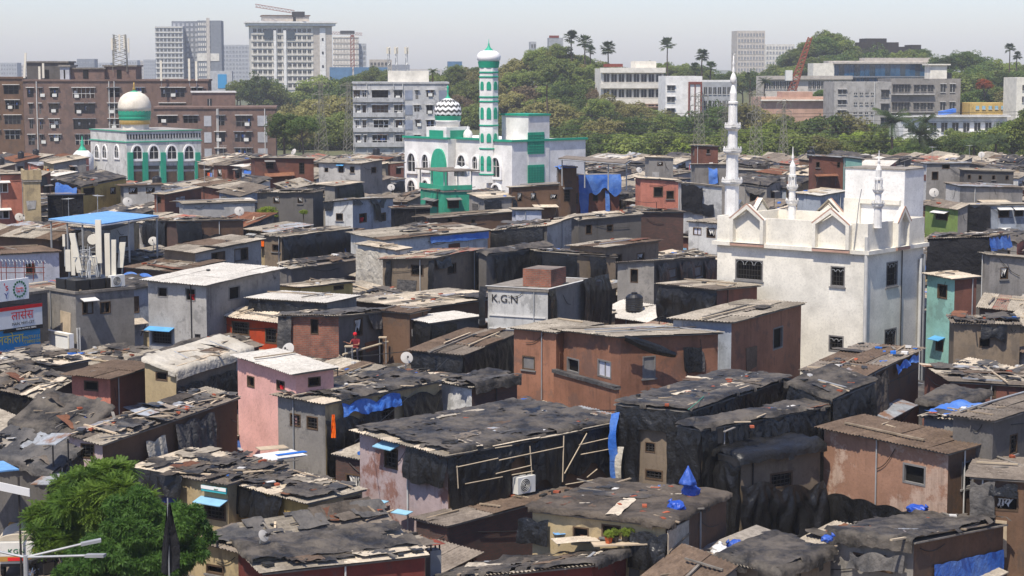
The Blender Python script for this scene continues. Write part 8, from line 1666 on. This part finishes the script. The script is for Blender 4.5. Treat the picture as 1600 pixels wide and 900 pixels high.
# flower pots
for k, (px, py) in enumerate(((951,849),(961,847),(977,846),(986,844))):
    p = at_z(px, py, 3.42); rr = empty('flower_pot', p, k, ('orange square flower pot with yellow blossom','small dark flower pot second in row','dark flower pot with leafy plant third in row','clay flower pot at right end of row')[k]+' by the shack window', 'flower pot'); b = MB(); b.lathe([(.09,0),(.13,.2),(.14,.2),(.1,.17)], 10 if k else 4); b.build('pot', 'pot' if k in (0,3) else 'iron', rr); c = link('plant', CR['leaf_bright'][k % 3], rr); c.scale = (.04,.04,.045); c.location = (0,0,.08)
slab(at_z(968, 850, 3.38), 1.7, .5, R_(8), 'plankpale', 'board shelf carrying the flower pots', 'shelf', .04, 'shelf')
for k, (px, py, l, w_, mt, lb) in enumerate(((868,836,1.6,.5,'bluesheet','light blue corrugated piece left of flower pots'),(870,850,1.4,.35,'beige','buff board below light blue corrugated piece'),(915,843,.6,.35,'rusty','rusty sheet bit beside flower pots'))):
    p = at_z(px, py, 3.35); o = link('roof_sheet_offcut', sheets(mt)[k], None); o.location = p; o.scale = (l, w_*2, 1); o.rotation_euler = (0,0,R_(15)); tag(o, lb, 'sheet')
p = at_d(521, 668, 72); b = MB(); n = 6; vs = [(.12*(i/n-.5)*(1+.6*j/8), .05*math.sin(i*2+j), -.9*j/8) for j in range(9) for i in range(n+1)]; b.add(vs, [(j*(n+1)+i, j*(n+1)+i+1, (j+1)*(n+1)+i+1, (j+1)*(n+1)+i) for j in range(8) for i in range(n)]); o = b.build('hanging_cloth', 'cloth_orange', smooth=True); o.location = p+Vector((0,0,.5)); tag(o, 'bright orange cloth hanging at corner of grey house with blue tarp', 'cloth')
for px, py, d, l, lb in ((592,785,67.5,.6,'upper small sky blue awning at foot of big tarp house'),(628,801,66.5,.7,'lower small sky blue awning at foot of big tarp house')):
    p = at_d(px, py, d); slab(p, l, .4, R_(-35), 'skyblue', lb, 'awning', .03, 'awning', .12)
# round black cover and hanging cloth on the orange house
fo = HF('G18'); a, c = fo.hitpx('R', 1001, 528, .3); rr = empty('hanging_tarp', fo.world(0,0,0), fo.rot, 'rolled black tarp drooping from right eave of big orange house', 'tarp'); b = MB(); vs = []; n, m = 14, 10
for j in range(m+1):
    for i in range(n+1):
        f, g = i/n, j/m; px = 975+80*f; py = 524+26*f**1.5+(8+10*math.sin(f*3.1))*g; A_, Z_ = fo.hitpx('R', px, py, .42); vs.append((A_, -.42-.10*math.sin(g*3.1)-.05*noise.noise((f*6,g*6,1)), Z_+.05*noise.noise((f*5,g*4,3))))
b.add(vs, [(j*(n+1)+i, j*(n+1)+i+1, (j+1)*(n+1)+i+1, (j+1)*(n+1)+i) for j in range(m) for i in range(n)]); b.build('cloth', 'tarp', rr, smooth=True)
a0, c1 = fo.hitpx('R', 1075, 546, .08); a1, c0 = fo.hitpx('R', 1101, 580, .08); b = MB(); am = (a0+a1)/2; b.prism([(a0,c0),(a1,c0),(a1,c0+(c1-c0)*.6)]+[(am+(a1-am)*math.cos(t), c0+(c1-c0)*(.6+.4*math.sin(t))) for t in (.5,1.0,1.57,2.14,2.64)]+[(a0,c0+(c1-c0)*.6)], lambda q, z, o=0.0: fo.pt('R', q, z, o), .0, .10); o = b.build('window_cover', 'tarp_grey', fix=True); o.location = fo.world(0,0,0); o.rotation_euler = (0,0,fo.rot); tag(o, 'round-topped grey plastic cover over window of big orange house', 'window cover')
rr = empty('balcony_wall', fo.world(0,0,0), fo.rot, 'orange balcony wall edged with plastic strip before big orange house', 'wall'); a0 = fo.hitpx('L', 966, 600, .7)[0]; a1 = fo.hitpx('L', 868, 590, .7)[0]; z1 = fo.hitpx('L', 920, 592, .7)[1]; b = MB(); b.box(-.8, a0, 0, -.65, a1, z1); b.build('panel', 'orange', rr); b = MB(); b.box(-.88, a0-.05, z1-.12, -.6, a1+.05, z1+.04); b.build('edge_cover', 'tarp_grey', rr)
# satellite dishes
def dish(px, py, d, rpx, label, rot=0.0, mat='dish'): dish_at(at_d(px, py, d), rpx*d/FPX, label, rot, mat)
def dish_at(p, r, label, rot=0.0, mat='dish'):
    rr = empty('satellite_dish', p, rot, label, 'satellite dish'); b = MB(); b.lathe([(.02,.0),(r*.5,r*.06),(r*.85,r*.2),(r,r*.3),(r*.98,r*.31)], 20); o = b.build('reflector', mat, rr, smooth=True); o.rotation_euler = (R_(62),0,0)
    b = MB(); b.tube((0,-.02,0), (0,-r*1.0,r*.35), .012, 4); b.obox((0,-r*1.0,r*.38), (.03,0,0), (0,.03,0), (0,0,.05)); b.build('feed_arm', 'iron', rr); b = MB(); b.tube((0,.05,0), (0,.12,-.3), .025, 5); b.tube((0,.12,-.3), (0,.12,-1.2), .025, 5); b.build('stand', 'galv', rr)
for a in ((635,560,86,10,'big cream satellite dish left of orange annexe',.3),(1556,580,88,10,'dark satellite dish on red-brown shack at right',-.5,'iron'),(410,838,57,10,'pale satellite dish at bottom left beside long plastic roof',.9),(30,340,150,7,'satellite dish on red house at left edge',.4),(42,339,149,6,'second satellite dish beside the red house',-.6),(279,311,165,5,'satellite dish on reddish mud hut',.2),(1290,281,196,5,'satellite dish on hut behind small minaret',.5),(324,290,185,5,'satellite dish between huts right of arcaded mosque',-.3)): dish(*a)
# water tanks
def tank(px, py, d, wpx, hpx, label, mat='tank_black'): tank_at(at_d(px, py, d), wpx/2*d/FPX, hpx*d/FPX, label, mat)
def tank_at(p, r, h, label, mat='tank_black'):
    rr = empty('water_tank', p, 0, label, 'water tank'); b = MB(); pr = [(r,0)]
    for k in range(6): z = h*.75*k/6; pr += [(r, z+.01), (r*1.03, z+h*.06), (r, z+h*.11)]
    pr += [(r,h*.76),(r*.7,h*.9),(r*.35,h*.95)]; b.lathe(pr, 20); b.build('shell', mat, rr, smooth=False); b = MB(); b.lathe([(r*.36,h*.94),(r*.36,h),(r*.3,h*1.02)], 14); b.build('lid', mat, rr)
fg2 = HF('G14')
for a in ((926,452,fg2.N3.y+5,28,18,'black water tank right of K.G.N house'),(716,275,HF('F13').N3.y+4,13,16,'left white water tank above green balcony house','tank_white'),(727,275,HF('F13').N3.y+4,13,16,'right white water tank above green balcony house','tank_white'),(1362,140,424,9,11,'black water tank on bare concrete apartments','tank_black')): tank(*a)
b = MB(); f, = [HF('G14')]; a0 = f.hitpx('L', 806, 450)[0]; b.box(.8, .2, f.z+.13, 2.6, a0, f.z+1.0); o = b.build('roof_wall', 'brick'); o.location = f.world(0,0,0); o.rotation_euler = (0,0,f.rot); tag(o, 'low brick upstand on roof of K.G.N house', 'wall')
# antennas on the brown apartments
for k, (px, y0, y1, wp, lb) in enumerate(((187,54,80,2.6,'tallest'),(175,60,78,3,'left'),(201,60,82,2.6,'right'),(194,56,76,2,'inner'),(181,62,82,2,'low'))): antenna(px, y0, y1, 374+k*.5, wp, lb+' panel antenna in the big rooftop cluster on long brown apartment block')
p = at_d(188, 104, 376); rr = empty('lattice_mast', p, 0, 'lattice mast of the big rooftop antenna cluster on brown apartments', 'mast'); b = MB(); h = z_of(54, 376)-p.z
for x in (-1.4, 1.4):
    for y in (-.5, .5): b.tube((x,y,-1), (x*.8,y,h), .08, 4)
for k in range(8): b.tube((-1.3,-.5,h*k/8), (1.3,-.5,h*(k+1)/8), .05, 4); b.tube((1.3,-.5,h*k/8), (-1.3,-.5,h*(k+1)/8), .05, 4)
b.build('lattice', 'pylon', rr)
for k, (px0, px1, y0, y1, mt, lb) in enumerate(((94,108,104,125,'panel_lt','white box room on roof of long brown apartments'),(108,163,108,125,'apt','low brown roof room left of antenna cluster'),(163,212,104,125,'apt','brown roof tower below antenna cluster'),(42,105,98,125,'conc_dark','dark shed on roof of long brown apartments'))):
    a_, c_ = at_d(px0, y1, 374+k), at_d(px1, y0, 374+k); zr = A1f.z+.3; rr = empty('roof_room', (a_.x, 374+k, zr), 0, lb, 'roof room'); b = MB(); b.box(0,0,0,c_.x-a_.x,6,c_.z-zr); b.build('wall', mt, rr); b = MB(); b.box(-.3,-.3,c_.z-zr,c_.x-a_.x+.3,6.3,c_.z-zr+.3); b.build('roof_slab', 'slab', rr); b = MB(); b.box((c_.x-a_.x)*.4,-.06,.2,(c_.x-a_.x)*.55,-.01,1.9); b.build('door', 'hole', rr)
for px, y0, y1, lb in ((38,83,122,'left leaning antenna pair on roof edge of brown apartments'),(62,104,124,'short antenna beside dark roof shed'),(68,99,122,'taller antenna beside dark roof shed'),(252,95,126,'thin antenna on roof of long brown apartments near grey high-rise'),(296,92,126,'pale antenna on right end of long brown apartments'),(307,96,126,'rightmost antenna on long brown apartments')): antenna(px, y0, y1, 373, 3.2, lb, .08 if px == 38 else 0)
# --- pylons and wires
def pylon(px, y0, y1, d, wt, wb, label):
    p = at_d(px, y1, d); s = d/FPX; h = (y1-y0)*s; z0 = p.z; rr = empty('pylon', (p.x, p.y, 0), .5, label, 'pylon'); b = MB(); H = z0+h; n = 11; wd = lambda t: (wb+(wt-wb)*min(1, t*1.25))*s/2
    C = lambda t: [Vector((sx*wd(t), sy*wd(t), H*t)) for sx, sy in ((-1,-1),(1,-1),(1,1),(-1,1))]
    for k in range(n):
        A_, B_ = C(k/n), C((k+1)/n)
        for i in range(4): b.tube(A_[i], B_[i], .05, 4); b.tube(A_[i], B_[(i+1) % 4], .026, 4); b.tube(A_[(i+1) % 4], B_[i], .026, 4)
    b.build('lattice', 'pylon', rr)
    for k, t in enumerate((.72, .84, .96)):
        b = MB(); l = wd(t)+1.3
        for s_ in (-1, 1): b.tube((0,0,H*t), (s_*l,0,H*t+.1), .05, 4); b.tube((0,0,H*t+.8), (s_*l,0,H*t+.1), .04, 4); b.tube((s_*l,0,H*t+.1), (s_*l,0,H*t-.7), .06, 5)
        b.build('crossarm', 'pylon', rr)
    return p, H
for a in ((502,128,228,352,5,20,'left lattice pylon beside grey apartments'),(545,130,228,360,5,16,'right lattice pylon beside grey apartments'),(1092,147,236,338,9,16,'lattice pylon left of tall minaret'),(1181,143,240,330,9,18,'lattice pylon with platform right of tall minaret'),(1133,160,236,350,6,12,'lattice pylon partly hidden by tall minaret'),(1224,158,236,335,4,14,'slim lattice pylon among bright trees')): pylon(*a)
for k, (y0, y1, d) in enumerate(((178,172,345),(183,177,345),(192,186,344),(200,197,344),(206,203,343),(213,211,343),(222,219,342))):
    pts = []
    for i in range(21): t = i/20; x = 800+860*t; pts.append(at_d(x, y0+(y1-y0)*t+3*math.sin(math.pi*((t*3) % 1)), d))
    b = MB(); b.path(pts, .035, 4); o = b.build('power_line', 'wire'); tag(o, 'thin dark overhead wire crossing in front of trees', 'wire', 'overhead wires')
# --- red crane at right
d = 470; p, q = at_d(1237, 142, d), at_d(1266, 58, d); rr = empty('lattice_crane', (p.x, p.y, 0), 0, 'leaning red lattice crane boom among right-hand buildings', 'crane'); b = MB(); v0 = Vector((0,0,p.z)); v1 = q-p+Vector((0,0,p.z)); n = 14; w_ = .95
for ox, oy in ((-1,-1),(1,-1),(1,1),(-1,1)): b.tube(v0+Vector((ox*w_,oy*w_,0)), v1+Vector((ox*w_*.45,oy*w_*.45,0)), .10, 4)
for k in range(n):
    t, s_ = k/n, (k+1)/n; a_, c_ = v0.lerp(v1, t), v0.lerp(v1, s_); wa, wc = w_*(1-.55*t), w_*(1-.55*s_)
    for oy in (-1, 1): b.tube(a_+Vector((-wa,oy*wa,0)), c_+Vector((wc,oy*wc,0)), .06, 4); b.tube(a_+Vector((wa,oy*wa,0)), c_+Vector((-wc,oy*wc,0)), .06, 4)
b.build('boom', 'crane_red', rr); b = MB(); b.tube((-2.2,0,0), v0+Vector((-2.2,0,-1)), .3, 6); b.tube((2.2,0,0), v0+Vector((1.6,0,-1)), .3, 6); b.beam(v0+Vector((-2.4,0,-.8)), v0+Vector((2.0,0,-.8)), .5); b.build('base_frame', 'crane_red', rr); b = MB(); b.box(-1.6, -1, p.z+2.5, 0, .8, p.z+5); b.build('cab', 'ac_white', rr)
# loose wires over the near roofs, and a fence of wire at left
for k, (a_, c_) in enumerate((((555,690,66),(700,560,84)),((1075,640,66),(1130,583,78)),((370,660,75),(345,636,76)),((100,745,62),(215,690,72)))):
    p, q = at_d(*a_), at_d(*c_); pts = [p.lerp(q, i/8)-Vector((0,0,.12*math.sin(math.pi*i/8))) for i in range(9)]; b = MB(); b.path(pts, .012, 4); o = b.build('cord', 'green_soft' if k == 1 else 'wire'); tag(o, ('thin cord slanting across torn plastic roof of long grey house','green cord stretched over black-wrapped shack roof','thin cord before light pink house','cable sagging over roadside tree')[k], 'cord')
f6 = HF('E6'); rr = empty('wire_fence', f6.world(0,0,0), f6.rot, 'pipe railing with coiled barbed wire before lilac white wall', 'fence'); b = MB()
for x in (2, 10, 24, 38, 52, 68): a, c = f6.hitpx('L', x, 428, .8); b.tube((-.8,a,c-.4), (-.8,a,c+.75), .025, 5)
for y in (418, 426): a, c = f6.hitpx('L', -10, y, .8); a2, c2 = f6.hitpx('L', 70, y, .8); b.tube((-.8,a,c), (-.8,a2,c2), .02, 5)
b.build('railing', 'rust', rr); b = MB(); a, c = f6.hitpx('L', 0, 410, .8); a2, c2 = f6.hitpx('L', 72, 412, .8); pts = [(-.8+.2*math.cos(i*.9), a+(a2-a)*i/90, c+(c2-c)*i/90+.2*math.sin(i*.9)) for i in range(91)]; b.path(pts, .008, 3); b.build('barbed_wire', 'galv', rr)

roof_things()
hut_wires()
# ------------------------------------------------------------------ air
def haze():
    m = bpy.data.materials.new('haze'); m.use_nodes = True; nt = m.node_tree; nt.nodes.remove(nt.nodes['Principled BSDF'])
    v = nt.nodes.new('ShaderNodeVolumePrincipled'); v.inputs['Color'].default_value = (.93,.95,1.0,1); v.inputs['Density'].default_value = HAZE; v.inputs['Anisotropy'].default_value = 0.0
    nt.links.new(v.outputs[0], nt.nodes['Material Output'].inputs['Volume']); MATS['haze'] = m
    b = MB(); b.box(-1500, -30, -1.0, 1500, 2600, 53); o = b.build('haze', 'haze'); o['kind'] = 'stuff'; o['label'] = 'pale bluish haze in the air'
HAZE = .00020
haze()
# things that still share a label get their order in the picture
ORD = 'first second third fourth fifth sixth seventh eighth ninth tenth eleventh twelfth thirteenth fourteenth fifteenth sixteenth seventeenth eighteenth nineteenth twentieth'.split()
def order_labels():
    by = {}
    for o in COL.objects:
        if o.parent is None and 'label' in o and 'category' in o: by.setdefault(o['label'], []).append(o)
    bpy.context.view_layer.update()
    for lb, os_ in by.items():
        if len(os_) < 2: continue
        wire = os_[0]['category'] == 'wire'
        os_.sort(key=lambda o: to_px(o.data.vertices[0].co if wire else o.matrix_world.translation)[1 if wire else 0])
        if len(os_) > 20: continue
        if len(lb.split()) > 13:
            for i, o in enumerate(os_): o['label'] = '%s-from-left %s' % (ORD[i], lb)
            continue
        for i, o in enumerate(os_): o['label'] = '%s, %s from %s' % (lb, ORD[i], 'top' if wire else 'left')
order_labels()
print('OBJECTS', len(bpy.data.objects), 'FILL', len(FILL), 'TREES', len(TREES))
